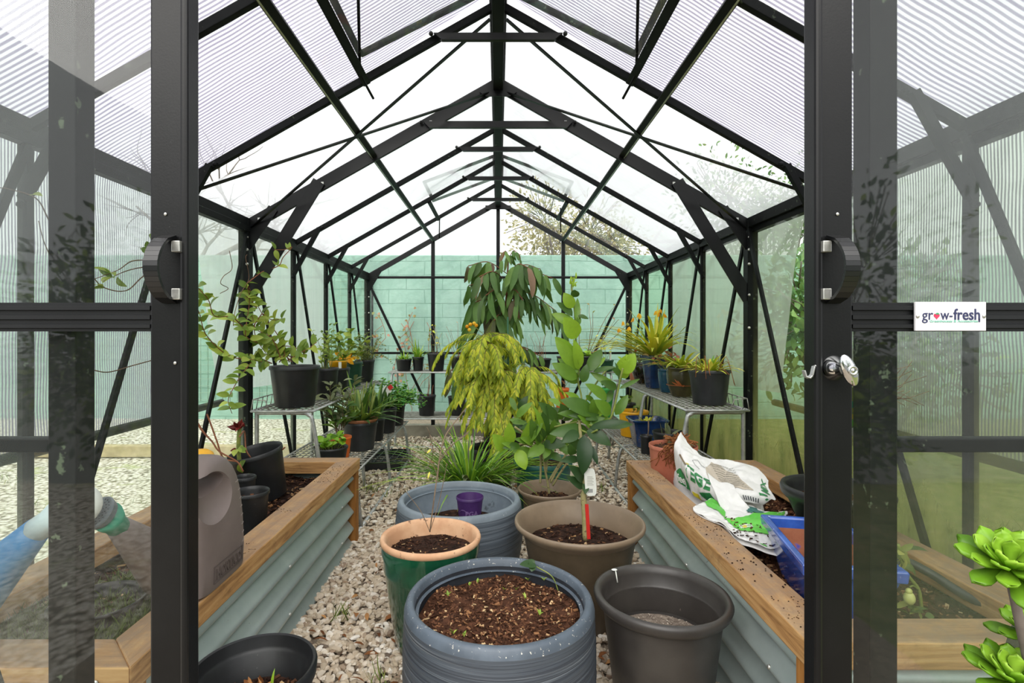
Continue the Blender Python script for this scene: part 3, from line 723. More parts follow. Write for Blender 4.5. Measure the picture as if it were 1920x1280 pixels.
# painted block wall
n = NT('mint_painted_blocks'); v = n.coord(rot=(PI/2, 0, 0)); 
vd = n.n('ShaderNodeVectorMath', operation='ADD'); nz = n.n('ShaderNodeTexNoise'); nz.inputs['Scale'].default_value = 3.5; nz.inputs['Detail'].default_value = 4
n.l(v, nz.inputs['Vector']); sc_ = n.n('ShaderNodeVectorMath', operation='SCALE'); sc_.inputs[3].default_value = .03; n.l(nz.outputs['Color'], sc_.inputs[0])
n.l(v, vd.inputs[0]); n.l(sc_.outputs[0], vd.inputs[1])
bt = n.n('ShaderNodeTexBrick'); bt.inputs['Scale'].default_value = 1; bt.inputs['Brick Width'].default_value = .42; bt.inputs['Row Height'].default_value = .164
bt.inputs['Mortar Size'].default_value = .006; bt.inputs['Mortar Smooth'].default_value = .4; bt.inputs['Color1'].default_value = (1,1,1,1); bt.inputs['Color2'].default_value = (.93,.93,.93,1); bt.inputs['Mortar'].default_value = (0,0,0,1)
n.l(vd.outputs[0], bt.inputs['Vector'])
base = n.ramp(n.noise(v, 2.2, 8, .7), [(.3, '#7b9e93'), (.5, '#89ad9f'), (.7, '#97b9ac')])
base = n.mix(n.ramp(n.noise(n.coord((3, 1, .7)), 3, 7, .75), [(.56, 0.0), (.75, .35)]), base, '#6f8c80')
col = n.mix(n.math('MULTIPLY', n.math('SUBTRACT', 1.0, bt.outputs['Color']), .45), base, '#5d8a78')
b = n.bsdf(col, .8, spec=.25)
hgt = n.math('ADD', n.math('MULTIPLY', bt.outputs['Color'], .7), n.math('MULTIPLY', n.noise(v, 14, 8, .7), .8)); n.bump(b, hgt, .7, .012)
M['mint'] = n.done(b.outputs[0])
YW = 6.2; ZW = 1+.144*YW
mb = MB(); mb.box((-8, YW, -.05), (8, YW+.15, ZW)); o = mb.build('wall_garden', 'mint', None, False, .01, loc=(0, YW, 0), world=True); tag(o, 'mint painted block wall behind the greenhouse', 'wall', kind='structure')
# raised sleepers and trellis outside on the left
mb = MB(); mb.box((-4.6, 4.25, 0), (-1.5, 4.33, .09)); o = mb.build('garden_sleeper', 'sleeper', None, False, .006, loc=(-3, 4.29, 0), world=True); tag(o, 'pale timber sleeper edging the gravel garden outside on the left', 'edging')
root = thing('wire_trellis', 'green wire mesh trellis against the mint wall on the left', 'trellis', (-2.5, YW-.06, 0))
mb = MB()
for i in range(26): x = -3.6+i*.085; mb.tube([(x, YW-.05, .2), (x, YW-.05, 1.62)], .0035, 4)
for i in range(18): z = .22+i*.08; mb.tube([(-3.6, YW-.055, z), (-1.45, YW-.055, z)], .0035, 4)
mb.build('mesh', 'trellis', root, world=True)
for x in (-3.6, -1.45):
    mb = MB(); mb.tube([(x, YW-.06, 0), (x, YW-.06, 1.66)], .014, 6); mb.build('trellis_post', 'framed', root, world=True)
# wall climber
root = thing('wall_climber', 'sparse climber with rusty leaves on the mint wall, seen through the back gable', 'plant', (-1.35, YW-.03, 0))
mb = MB(); lf = MB(); rr = random.Random(5)
for k in range(7):
    x = -1.62+k*.12; p = Vector((x, YW-.03, 0)); pts = [p.copy()]
    for i in range(12):
        p = p+Vector((rr.uniform(-.06, .09), rr.uniform(-.012, .006), rr.uniform(.06, .13))); p.y = min(p.y, YW-.02); pts.append(p.copy())
        if i > 3 and rr.random() < .6:
            for q in range(rr.choice((1, 2, 4))):
                d = Vector((rr.uniform(-1,1), -.5, rr.uniform(-1,.6))).normalized(); c_ = p+Vector((rr.uniform(-.05,.05), -.02, rr.uniform(-.05,.05))); lf.leaf(c_, c_+d*.045, .03, (0,-1,.2), rnd=rr.random())
    mb.tube(pts, .004, 4)
mb.build('stem', 'redstem', root, world=True); M['rusty'] = leafm('rusty_leaf', [(0, '#6f7a3c'), (.4, '#8a7a44'), (.8, '#9a6a54'), (1, '#a87660')]); lf.build('foliage', 'rusty', root, world=True)
# bush and trees beyond the wall
def bush(name, label, cat, c, rad, nleaf, size, mat, seed, squash=.8, cat_group=None):
    rr = random.Random(seed); root = thing(name, label, cat, (c[0], c[1], 0)); lf = MB(); tw = MB(); c = Vector(c)
    lobes = [(c+Vector((rr.uniform(-.7,.7)*rad, rr.uniform(-.4,.4)*rad, rr.uniform(-.5,.55)*rad*squash)), rad*rr.uniform(.3,.55)) for _ in range(12)]
    for l, r_ in lobes: tw.tube(cr([(c.x, c.y, 0), (c.x*.6+l.x*.4, l.y, l.z*.5), l], 4), [.03]*4+[.02]*4+[.008], 5)
    for i in range(nleaf):
        l, r_ = rr.choice(lobes); d = Vector((rr.gauss(0,1), rr.gauss(0,1), rr.gauss(0,1))).normalized(); p = l+d*r_*(rr.random()**.45)*1.15
        dd = (d+Vector((rr.gauss(0,.6), rr.gauss(0,.6), rr.gauss(0,.6)))).normalized(); lf.leaf(p, p+dd*size*rr.uniform(.7,1.3), size*.45, (rr.gauss(0,1), rr.gauss(0,1), rr.gauss(0,1)), n=3, rnd=rr.random())
        if i % 14 == 0: tw.tube([l+(p-l)*.3, p], .006, 4)
    tw.build('branches', 'deadwood', root, world=True); lf.build('foliage', mat, root, world=True); return root
bush('garden_bush', 'twiggy bush with glare-paled leaves beyond the mint wall, right of the back gable centre', 'bush', (1.1, 8.6, 2.2), 1.25, 5200, .07, 'bushleaf', 3, .85)
bush('garden_shrub', 'green shrub beyond the wall above the right roof slope', 'bush', (4.1, 8.3, 2.6), 1.3, 3600, .08, 'ivy', 4, .9)
bush('garden_ivy', 'leafy green ivy clump outside the right wall, seen past the doorway', 'ivy', (2.55, 3.6, .95), .75, 2600, .085, 'ivy', 6, 1.1)
# bare tree left
root = thing('bare_tree', 'bare branching tree beyond the mint wall on the left', 'tree', (-5.0, 8.4, 0)); mb = MB(); rr = random.Random(11)
def branch(p, d, L, r_, depth):
    pts = [p]; q = p; dd = d
    for i in range(5):
        dd = (dd+Vector((rr.gauss(0,.16), rr.gauss(0,.16), rr.gauss(.02,.12)))).normalized(); q = q+dd*L/5; pts.append(q)
    mb.tube(pts, [r_*(1-.1*i) for i in range(6)], 5)
    if depth:
        for k in range(3 if depth > 1 else 4):
            b_ = pts[rr.choice((2, 3, 4, 5))]; nd = (dd+Vector((rr.gauss(0,.7), rr.gauss(0,.5), rr.gauss(0,.55)))).normalized(); branch(b_, nd, L*.68, r_*.5, depth-1)
branch(Vector((-5.0, 8.4, 0)), Vector((.05, 0, 1)), 2.2, .13, 4); branch(Vector((-4.9, 8.4, 1.6)), Vector((.8, 0, .45)), 1.6, .07, 4)
mb.build('branches', 'deadwood', root, world=True)
# ------------------------------------------------------------------ gravel stones
def ico(sub):
    bm = bmesh.new(); bmesh.ops.create_icosphere(bm, subdivisions=sub, radius=1); bm.verts.ensure_lookup_table()
    v = np.array([x.co[:] for x in bm.verts]); f = np.array([[q.index for q in p.verts] for p in bm.faces]); bm.free(); return v, f
rng = np.random.default_rng(3)
def stones(name, label, N, xr, yr, smin, smax, sub, keep=lambda x, y: np.ones_like(x, bool), zj=.012):
    bv, bf = ico(sub); vs, fs, rs = [], [], []
    x = rng.uniform(*xr, N); y = rng.uniform(*yr, N); k = keep(x, y); x, y = x[k], y[k]; N = len(x)
    off = 0; variants = []
    for q in range(10):
        d = bv.copy()
        for _ in range(7):
            nn = rng.normal(size=3); nn /= np.linalg.norm(nn); lim = rng.uniform(.45, .8); pr = d @ nn; ov = np.clip(pr-lim, 0, None); d = d-ov[:, None]*nn
        variants.append(d)
    for i in range(N):
        d = variants[rng.integers(10)]; s = rng.uniform(smin, smax); sc = s*np.array([rng.uniform(.7,1.25), rng.uniform(.6,1.0), rng.uniform(.45,.75)])
        a, b_, c_ = rng.uniform(0, 2*PI), rng.normal(0, .35), rng.normal(0, .35)
        ca, sa = math.cos(a), math.sin(a); Rz = np.array([[ca,-sa,0],[sa,ca,0],[0,0,1]]); cb, sb = math.cos(b_), math.sin(b_); Rx = np.array([[1,0,0],[0,cb,-sb],[0,sb,cb]])
        p = (d*sc) @ (Rz @ Rx).T + np.array([x[i], y[i], sc[2]*.5+rng.uniform(0, zj)])
        vs.append(p); fs.append(bf+off); off += len(bv); rs += [float(np.clip(rng.normal(.55, .26), 0, 1))]*len(bf)
    vs = np.concatenate(vs); fs = np.concatenate(fs)
    me = bpy.data.meshes.new(name); me.vertices.add(len(vs)); me.vertices.foreach_set('co', vs.ravel())
    me.loops.add(fs.size); me.loops.foreach_set('vertex_index', fs.ravel().astype(np.int32)); me.polygons.add(len(fs))
    me.polygons.foreach_set('loop_start', np.arange(0, fs.size, 3, dtype=np.int32)); me.update(calc_edges=True)
    at = me.attributes.new('rnd', 'FLOAT', 'FACE'); at.data.foreach_set('value', rs); me.materials.append(M['stone'])
    me.polygons.foreach_set('use_smooth', [False]*len(me.polygons))
    o = bpy.data.objects.new(name, me); COL.objects.link(o); tag(o, label, 'gravel', kind='stuff'); return o
stones('gravel_stones', 'loose pale gravel stones covering the greenhouse path', 15500, (-.68, .64), (.85, 2.7), .008, .0175, 2)
stones('gravel_stones', 'paler distant gravel stones around the shelf legs at the back', 15000, (-1.2, 1.2), (2.6, 5.02), .010, .019, 1)
# dry leaves and grass tufts in gravel
mb = MB(); rr = random.Random(8)
for i in range(230):
    y = rr.uniform(.95, 4.6); x = rr.uniform(-.6, .6) if y < 2.6 else rr.uniform(-.8, .75)
    if y > 1.1 and abs(x) < .25 and rr.random() < .6: x = -.5+rr.uniform(-.12, .2)
    a = rr.uniform(0, 6.28); L = rr.uniform(.015, .05); z = rr.uniform(.018, .028); mb.leaf((x, y, z), (x+L*math.cos(a), y+L*math.sin(a), z+rr.uniform(-.004,.012)), L*rr.uniform(.12,.5), (rr.gauss(0,.3), rr.gauss(0,.3), 1), n=4, rnd=rr.random())
tag(mb.build('leaf_litter', 'litter'), 'dry brown leaf litter scattered over the gravel path', 'leaf litter', kind='stuff')
mb = MB()
spots = [(1190,985,1.75), (1200,1010,1.75), (1185,960,2.1), (705,900,3.3), (730,905,3.2), (690,915,3.3), (1370,1262,1.17), (800,905,3.0), (760,880,3.2), (640,1165,1.83), (1175,930,2.3), (1160,905,2.6), (770,850,4.0), (1130,860,3.3),(720,1270,1.5)]
for (px, py, D) in spots:
    p = W(px, py, D); p.z = .005; p.y = D
    for k in range(11):
        a = rr.uniform(0, 6.28); L = rr.uniform(.04, .10); sp_ = rr.uniform(.15, .8)
        mb.leaf(p+Vector((rr.gauss(0,.015), rr.gauss(0,.015), 0)), p+Vector((math.cos(a)*L*sp_, math.sin(a)*L*sp_, L)), .004, (math.cos(a), math.sin(a), .3), arch=.15, n=4, shape='strap', rnd=rr.random())
tag(mb.build('grass_tufts', 'grass'), 'small green grass tufts sprouting through the gravel', 'grass', kind='stuff')
mb = MB()
for i in range(2600):
    x = -1.5-2.6*rr.random(); y = rr.uniform(1.2, 4.2)
    if noise.noise((x*1.1, y*1.7, 2)) < .28: continue
    L = rr.uniform(.02, .05); mb.leaf((x, y, 0), (x+rr.gauss(0,.012), y+rr.gauss(0,.012), L), .004, (rr.gauss(0,1), rr.gauss(0,1), .2), n=2, shape='strap', rnd=rr.random())
tag(mb.build('grass_patch', 'grass'), 'short grass growing in the pale gravel outside on the left', 'grass', kind='stuff')
mb = MB()
for i in range(5000):
    x = 1.4+2.8*rr.random(); y = rr.uniform(.9, 4.6)
    if x > 1.72 and 2.7 < y < 4.55: continue
    L = rr.uniform(.03, .10)
    mb.leaf((x, y, 0), (x+rr.gauss(0,.03), y+rr.gauss(0,.03), L), .005, (rr.gauss(0,1), rr.gauss(0,1), .2), n=2, shape='strap', rnd=rr.random())
tag(mb.build('grass_patch', 'grass'), 'lawn grass growing outside the right wall', 'grass', kind='stuff')
# ------------------------------------------------------------------ raised beds
def prism(mb, poly, z0, z1):
    k = len(poly); mb.add([(x, y, z0) for x, y in poly]+[(x, y, z1) for x, y in poly],
        [tuple(range(k-1, -1, -1)), tuple(range(k, 2*k))]+[(i, (i+1)%k, k+(i+1)%k, k+i) for i in range(k)])
def soilgrid(mb, x0, x1, y0, y1, nx, ny, zf, chips, smin, smax, dark=.35):
    o = len(mb.v)
    for j in range(ny+1):
        for i in range(nx+1):
            x = x0+(x1-x0)*i/nx; y = y0+(y1-y0)*j/ny; mb.v.append((x, y, zf(x, y)+.006*noise.noise((x*60, y*60, 1))+.012*noise.noise((x*14, y*14, 4))))
    for j in range(ny):
        for i in range(nx):
            a = o+j*(nx+1)+i; mb.f.append((a, a+1, a+nx+2, a+nx+1)); mb.r.append(R.random()*dark)
    for i in range(chips):
        x = R.uniform(x0+.01, x1-.01); y = R.uniform(y0+.01, y1-.01); chip(mb, (x, y, zf(x, y)+.008+.012*noise.noise((x*14, y*14, 4))), R.uniform(smin, smax))
def chip(mb, p, s):
    p = Vector(p); a = R.uniform(0, 6.28); d = Vector((math.cos(a), math.sin(a), R.gauss(0, .35))).normalized()
    r = R.random(); mb.bar(p-d*s/2, p+d*s/2, s*R.uniform(.2, .6), s*R.uniform(.1, .25), (R.gauss(0,.4), R.gauss(0,.4), 1), rnd=.15+.85*r**2.4)
ZB = .40
def bed(name, label, xi, xo, y0, y1, soilz, sg, soilmat, chips):
    root = thing(name, label, 'raised bed', ((xi+xo)/2, (y0+y1)/2, 0))
    wd, th = .09, .055; s = 1 if xo > xi else -1; xi2 = xi+s*wd; xo2 = xo-s*wd; z0, z1 = ZB-th, ZB
    for poly, m in ((((xi,y0),(xi,y1),(xi2,y1-wd),(xi2,y0+wd)), 'timber'), (((xo,y0),(xo,y1),(xo2,y1-wd),(xo2,y0+wd)), 'timber'),
                 (((xi,y0),(xo,y0),(xo2,y0+wd),(xi2,y0+wd)), 'timberx'), (((xi,y1),(xo,y1),(xo2,y1-wd),(xi2,y1-wd)), 'timberx')):
        mb = MB(); prism(mb, poly, z0, z1)
        # keep face winding outward irrespective of poly order
        o = mb.build('top_rail', m, root, False, .004, world=True); bm = bmesh.new(); bm.from_mesh(o.data); bmesh.ops.recalc_face_normals(bm, faces=bm.faces); bm.to_mesh(o.data); bm.free()
    for x in (xi+s*.005, xo-s*.05):
        for y in (y0+.005, y1-.055):
            a, b = sorted((x, x+s*.045)); mb = MB(); mb.box((a, y, 0), (b, y+.05, z0)); mb.build('corner_post', 'timberz', root, False, .003, world=True)
    def corr(p0, p1, nrm, nm='corrugated_panel'):
        p0 = Vector(p0); p1 = Vector(p1); nrm = Vector(nrm); mb = MB(); nz = 84; ht = z0-.0
        for side in (0, 1):
            for k in range(nz+1):
                z = ht*k/nz; ph = 2*PI*z/.078+1.0; off = .0155*math.sin(ph)+.003*math.sin(2*ph)-side*.0012
                for p in (p0, p1): q = p+nrm*off; mb.v.append((q.x, q.y, z))
        m = 2*(nz+1)
        for side in (0, 1):
            for k in range(nz):
                a = side*m+2*k; f = (a, a+1, a+3, a+2); mb.f.append(f if side == 0 else f[::-1]); mb.r.append(.5)
        o = mb.build(nm, 'zinc', root, True, world=True)
        # screws
        L = (p1-p0); mb = MB()
        for t_ in (.12, .5, .88):
            for z in (.085, .24):
                ph = 2*PI*z/.078+1.0; mb.ball(p0+L*t_+Vector((0,0,z))+nrm*(.0105*math.sin(ph)+.004), .006, 8, 5)
        build_each(mb, 'panel_screw', 'bolt', root, world=True)
    e = .030
    corr((xi+s*e, y0+.012, 0), (xi+s*e, y1-.06, 0), (-s, 0, 0)); corr((xi+s*.05, y0+e, 0), (xo-s*.05, y0+e, 0), (0, -1, 0)); corr((xi+s*.05, y1-e, 0), (xo-s*.05, y1-e, 0), (0, 1, 0)); corr((xo-s*e, y0+.05, 0), (xo-s*e, y1-.05, 0), (s, 0, 0))
    mb = MB(); a, b = sorted((xi+s*.045, xo-s*.045)); soilgrid(mb, a, b, y0+.045, y1-.045, 44, 110, lambda x, y: soilz, chips, .006, .022)
    o = mb.build('soil', soilmat, root, False, world=True); tag(o, kind='stuff')
    mb = MB()
    for x, z in ((xi+s*.06, ZB-.028), (xi+s*.12, ZB-.028)): mb.ball((x, y0-.002, z), .006, 8, 5, (1,.4,1))
    build_each(mb, 'coach_bolt', 'bolt', root, world=True)
    # crumbs of soil lying on the rails
    mb = MB()
    for i in range(420):
        t_ = R.random(); y = y0+.05+(y1-y0-.1)*t_; 
        if noise.noise((y*3.3, sg*7, 1)) < .0: continue
        p = Vector((xi+s*R.uniform(.006, .085), y, ZB+.0015)); mb.ball(p, R.uniform(.0005, .0017), 5, 4, (1.3,1,.6), rnd=R.random()*.8)
    o = mb.build('soil_crumbs', 'soil', root, False, world=True); tag(o, kind='stuff')
    return root
bed('raised_bed', 'timber topped corrugated iron raised bed on the left, holding the mauve watering can', -.66, -1.205, .955, 2.55, .315, -1, 'soil', 2600)
bed('raised_bed', 'timber topped corrugated iron raised bed on the right, holding the white potting mix bags', .600, 1.205, 1.03, 2.50, .315, 1, 'drysoil', 3600)
# weeds in the left bed
mb = MB(); rr = random.Random(21)
for i in range(5200):
    x = rr.uniform(-1.15, -.77); y = rr.uniform(1.06, 1.62)
    if noise.noise((x*5, y*5, 7)) < -.35+(.35 if x > -.80 else 0)+(y-1.2)*.6: continue
    L = rr.uniform(.012, .055); mb.leaf((x, y, .315), (x+rr.gauss(0,.018), y+rr.gauss(0,.018), .32+L), .0045, (rr.gauss(0,1), rr.gauss(0,1), .3), n=2, shape='ell', rnd=rr.random()*.45)
tag(mb.build('bed_weeds', 'grass'), 'low mossy weeds covering the near soil of the left raised bed', 'weeds', kind='stuff')
# ------------------------------------------------------------------ wire shelves
def shelf(name, label, L, loc, rz, flip=1, up=.31, low=.50, zu=.62, zl=.30, near_low=0.0):
    root = thing(name, label, 'shelf', loc, rz)
    f = flip
    def deck(x0, x1, z, nm, lip):
        mb = MB(); r = .0028; nw = max(5, int((x1-x0)/.032))
        for i in range(nw+1):
            x = f*(x0+(x1-x0)*i/nw); mb.tube([(x, 0, z-.004), (x, L, z-.004)], r, 5)
        ny = int(L/.05)
        for j in range(ny+1):
            y = L*j/ny; mb.tube([(f*x0, y, z-.008), (f*x1, y, z-.008)], r, 5)
        mb.build(nm, 'wire', root)
        mb = MB(); mb.tube([(f*x0, 0, z-.008), (f*x1, 0, z-.008), (f*x1, L, z-.008), (f*x0, L, z-.008), (f*x0, 0, z-.008)], .006, 8); mb.build('deck_rim', 'galv', root)
        if lip:
            mb = MB()
            for j in range(int(L/.055)+1):
                y = L*j/int(L/.055); mb.tube([(f*x0, y, z-.006), (f*(x0+.01), y, z+.05)], .0024, 4)
            mb.tube([(f*(x0+.01), 0, z+.05), (f*(x0+.01), L, z+.05)], .0028, 5)
            for y in (0, L): mb.tube([(f*(x0+.01), y, z+.05), (f*(x0+.07), y, z+.045), (f*(x0+.09), y, z-.004)], .0028, 5)
            mb.build('back_lip', 'wire', root)
    deck(.01, up, zu, 'upper_deck', True); deck(.015, low, zl, 'lower_deck', False)
    n_ = 3 if L > 1.2 else 2
    for k in range(n_):
        y = .03+(L-.06)*k/(n_-1)
        mb = MB(); mb.tube(cr([(f*.025, y, 0), (f*.025, y, zu-.05), (f*.028, y, zu-.024), (f*.05, y, zu-.02), (f*(up-.07), y, zu-.02), (f*(up-.03), y, zu-.03), (f*(up-.008), y, zu-.07), (f*(up+.03), y, .3), (f*(up+.05), y, .012)], 5), .0105, 8)
        mb.build('leg_frame', 'galv', root)
        mb = MB(); yy = y+(.06 if k == 0 else -.06 if k == n_-1 else .02)
        mb.tube(cr([(f*.05, yy, zl-.02), (f*(low-.09), yy, zl-.02), (f*(low-.03), yy, zl-.03), (f*(low), yy, zl-.09), (f*(low+.025), yy, .012)], 5), .010, 8)
        mb.build('leg_frame', 'galv', root)
    mb = MB(); mb.tube([(f*(low+.025), -.02 if near_low else 0, .012), (f*(low+.025), L+.1, .012)], .011, 8); mb.build('ground_rail', 'galv', root)
    return root
shelf('plant_stand', 'two tier galvanised wire plant stand along the left wall', 1.62, (-1.215, 2.6, 0), 0, 1, near_low=1)
shelf('plant_stand', 'two tier galvanised wire plant stand along the right wall', 1.60, (1.215, 2.56, 0), 0, -1, zu=.63, low=.45, near_low=1)
shelf('plant_stand', 'two tier galvanised wire plant stand across the back gable', 2.0, (-.97, 5.00, 0), -PI/2, 1, up=.30, low=.42, zu=.65, zl=.26)
# ------------------------------------------------------------------ pots
def prof_nursery(Rt, Rb, h, t=.004, lipw=None):
    l = lipw or max(.0035, Rt*.045); zl = h-max(.012, h*.09)
    return [(0, .004), (Rb*.98, 0), (Rb, .004), (Rt-l, zl), (Rt, zl+.001), (Rt, h-.002), (Rt-.002, h), (Rt-t, h-.001), (Rt-l-t, zl), (Rb-t, .010), (0, .010)]
def prof_bowl(Rt, Rb, h, t=.006, belly=.06):
    return [(0, .003), (Rb*.97, 0), (Rb, .004)]+[(Rb+(Rt-Rb)*((i/8)**.75)+belly*Rt*math.sin(PI*i/8), h*.92*i/8+.004) for i in range(1, 8)]+[(Rt*.97, h*.93), (Rt, h*.95), (Rt, h-.003), (Rt-.003, h), (Rt-t*1.2, h-.002), (Rt*.93-t, h*.86), (Rb*.95, .014), (0, .014)]
def prof_thick(Rt, Rb, h, t=.02, mid=1.0):
    return [(0, .003), (Rb*.96, 0), (Rb, .006)]+[(Rb+(Rt-Rb)*math.sin(i/8*PI/2)**.9, h*i/8) for i in range(1, 8)]+[(Rt, h-.008), (Rt-.003, h-.002), (Rt-.008, h), (Rt-t+.005, h), (Rt-t, h-.006), (Rt-t-.004, h*.6), (Rb-t, .03), (0, .03)]
def pot(root, prof, mat, n=40, sq=None, name='pot_body', loc=(0,0,0), rot=None):
    mb = MB(); mb.lathe(prof, n, sq=sq)
    if rot: mb.xf(rot)
    if sq: return mb.build(name, mat, root, True, loc=loc, angle=.6)
    return mb.build(name, mat, root, True, loc=loc, angle=.9)
def soil(root, r, z, mat='soil', chips=30, smin=.004, smax=.014, dome=0, rings=8, seg=28, name='soil', zf=None):
    mb = MB(); mb.v.append((0, 0, z+dome)); 
    for i in range(1, rings+1):
        for j in range(seg):
            q = r*i/rings; a = 2*PI*j/seg; x, y = q*math.cos(a), q*math.sin(a); hz = dome*(1-(i/rings)**2) if not zf else zf(x, y)
            mb.v.append((x, y, z+hz+(.004*noise.noise((x*70, y*70, z*31))+.008*noise.noise((x*20, y*20, z*17)))*(1 if i < rings else .4)))
    for j in range(seg): mb.f.append((0, 1+j, 1+(j+1)%seg)); mb.r.append(R.random()*.4)
    for i in range(rings-1):
        for j in range(seg):
            a = 1+i*seg; mb.f.append((a+j, a+seg+j, a+seg+(j+1)%seg, a+(j+1)%seg)); mb.r.append(R.random()*.4)
    for k in range(chips):
        q = r*.96*math.sqrt(R.random()); a = R.uniform(0, 6.28); x, y = q*math.cos(a), q*math.sin(a); hz = dome*(1-(q/r)**2) if not zf else zf(x, y)
        chip(mb, (x, y, z+hz+.003), R.uniform(smin, smax))
    return mb.build(name, mat, root, False)
def at(px, D): return (px-CX)/F*D
G_SH = None
# --- big path pots
def newmat_ribbed(name, c1, c2, c3):
    n = NT(name); v = n.coord((.35, .35, 42)); s1 = n.noise(v, 3.0, 5, .65, 0)
    col = n.ramp(s1, [(.40, c1), (.52, c2), (.60, c1)]); col = n.mix(n.ramp(n.noise(n.coord((.5, .5, 70)), 3, 4), [(.60, 0.0), (.67, .7)]), col, c3)
    b = n.bsdf(col, .55); n.bump(b, s1, .7, .003); return n.done(b.outputs[0])
M['ribbed'] = newmat_ribbed('ribbed_grey_pot', '#353b44', '#4a525b', '#858c92')
M['ribbed2'] = newmat_ribbed('ribbed_bluegrey_pot', '#4d565f', '#636c75', '#7d858c')
M['chiprim'] = pm('chipped_rim', '#4a545f', '#596470', 10, rough=.5, c3='#d2cfc4', s3=120, t3=.645)
M['bgrim'] = pm('bluegrey_rim', '#6d7881', '#7f8a93', 10, rough=.55, c3='#b8bcbc', s3=90, t3=.68)
M['bgin'] = pm('bluegrey_inside', '#6d7984', '#7f8b95', 10, rough=.55, c3='#4d565e', s3=14, t3=.66)
M['darkin'] = pm('dark_inside', '#23262c', '#2e3238', 10, rough=.5)
def bigpot(name, label, x, y, Rr, h, outer, rimm, inner, belly, rimw, soilz, soilr, smat, chips, dome=0, Rb=.8, zf=None, rib=False):
    t_ = thing(name, label, 'pot', (x, y, 0))
    nz = 46 if rib else 14
    pr = [(0, 0), (Rr*Rb*.97, 0)]
    for i in range(nz+1):
        u_ = i/nz; r_ = Rr*(Rb+(1-Rb)*min(1, u_*1.35)**.7+belly*math.sin(PI*min(1,u_)))-(0 if u_ < 1 else 0)
        if rib: r_ += .0010*math.sin(u_*120)+.0006*math.sin(u_*71+1)
        pr.append((r_, .004+(h-.026)*u_))
    mb = MB(); mb.lathe(pr, 72); mb.build('pot_body', outer, t_)
    r0 = pr[-1][0]; mb = MB(); zr = h-.022
    mb.lathe([(r0-.004, zr-.002), (r0, zr), (r0-.001, zr+.005), (Rr-.004, h-.006), (Rr-.008, h-.001), (Rr-.012, h), (Rr-rimw+.004, h), (Rr-rimw, h-.004), (Rr-rimw-.003, h-.03), (r0-.035, zr-.010)], 72); mb.build('rim', rimm, t_, True, angle=1.0)
    mb = MB(); mb.lathe([(Rr-rimw-.003, h-.02), (Rr-rimw-.004, h-.06), (Rr*Rb-.03, .03), (0, .03)], 60); mb.build('inner_wall', inner, t_)
    if soilz: soil(t_, soilr, soilz, smat, chips, .003, .013, dome, 16, 64, zf=zf)
    return t_
p_grey = bigpot('planter_pot', 'large ribbed charcoal grey pot heaped with brown mulch, nearest in the path', .003, 1.32, .232, .350, 'ribbed', 'chiprim', 'darkin', .02, .023, .255, .202, 'drysoil', 2600, .0, .985, rib=True,
    zf=lambda x, y: .04+.022*noise.noise((x*9, y*9, 3))-.25*max(0, -x-.1)*0+.03*y)
# sprouts and ivy leaf in the near pot
mb = MB(); rr = random.Random(4)
for (px, py) in ((880,1095),(895,1090),(945,1103),(990,1085),(968,1103),(840,1115),(1012,1150),(850,1185),(870,1190),(985,1120),(1020,1085)):
    D = 1.32-(py-1115)/175*.46; p = W(px, py, D); p.z -= .004
    for k in range(3): a = rr.uniform(0, 6.28); mb.leaf(p, p+Vector((math.cos(a)*.009, math.sin(a)*.009, rr.uniform(.006,.014))), .006, (0,0,1), n=3, rnd=rr.uniform(.3, 1))
mb.build('seedlings', 'vineleaf', p_grey, world=True)
mb = MB(); b0 = W(1050, 1100, 1.44); b0.z = .285; e0 = W(1006, 1062, 1.47); mb.tube(cr([b0, (b0+e0)/2+Vector((.012,0,.012)), e0], 6), .0017, 5); mb.build('ivy_stem', 'stem', p_grey, world=True)
mb = MB(); tip = W(974, 1058, 1.48); mb.leaf(e0, tip, .030, (0,-.5,1), shape='ov', n=8, rnd=.3); mb.leaf(e0+(tip-e0)*.2, e0+(tip-e0)*.4+Vector((0,.012,.014)), .02, (0,-.5,1), rnd=.3); mb.leaf(e0+(tip-e0)*.2, e0+(tip-e0)*.4+Vector((.004,-.014,-.01)), .02, (0,-.5,1), rnd=.3); mb.build('ivy_leaf', 'citrusdk', p_grey, world=True)
p_blue = bigpot('planter_pot', 'wide ribbed blue grey pot holding a small purple pot, behind the green glazed pot', -.155, 2.147, .247, .335, 'ribbed2', 'bgrim', 'bgin', .045, .026, .215, .212, 'soil', 260, .0, .86, rib=True)
# purple pot
t_ = thing('small_pot', 'little purple plastic pot with printed letters, standing inside the wide blue grey pot', 'pot', (at(881, 2.19), 2.19, .219))
pot(t_, prof_nursery(.056, .043, .108, .002, .0022), 'purple', 40)
mb = text_mb('PGA', .028, .0002, .0004); xs = [v[0] for v in mb.v]; wd = max(xs); rz_ = lambda z: .043+.011*z/.1+.0012
mb.v = [((rz_(v[1]+.045))*math.sin((v[0]-wd*.30)/.05), -(rz_(v[1]+.045))*math.cos((v[0]-wd*.30)/.05)-v[2], v[1]+.040) for v in mb.v]; mb.build('lettering', 'purpleprint', t_, False)
mb = MB()
for i in range(14):
    a0 = -.95+.75*i/13; zz = .052+.010*math.sin(i/13*PI); mb.bar(((.0500)*math.sin(a0), -.0500*math.cos(a0), zz), ((.0500)*math.sin(a0+.07), -.0500*math.cos(a0+.07), zz+.002), .0012, .004*math.sin(PI*(i+.5)/14)+.001, (math.sin(a0), -math.cos(a0), 0))
mb.build('swoosh_mark', 'purpleprint', t_)
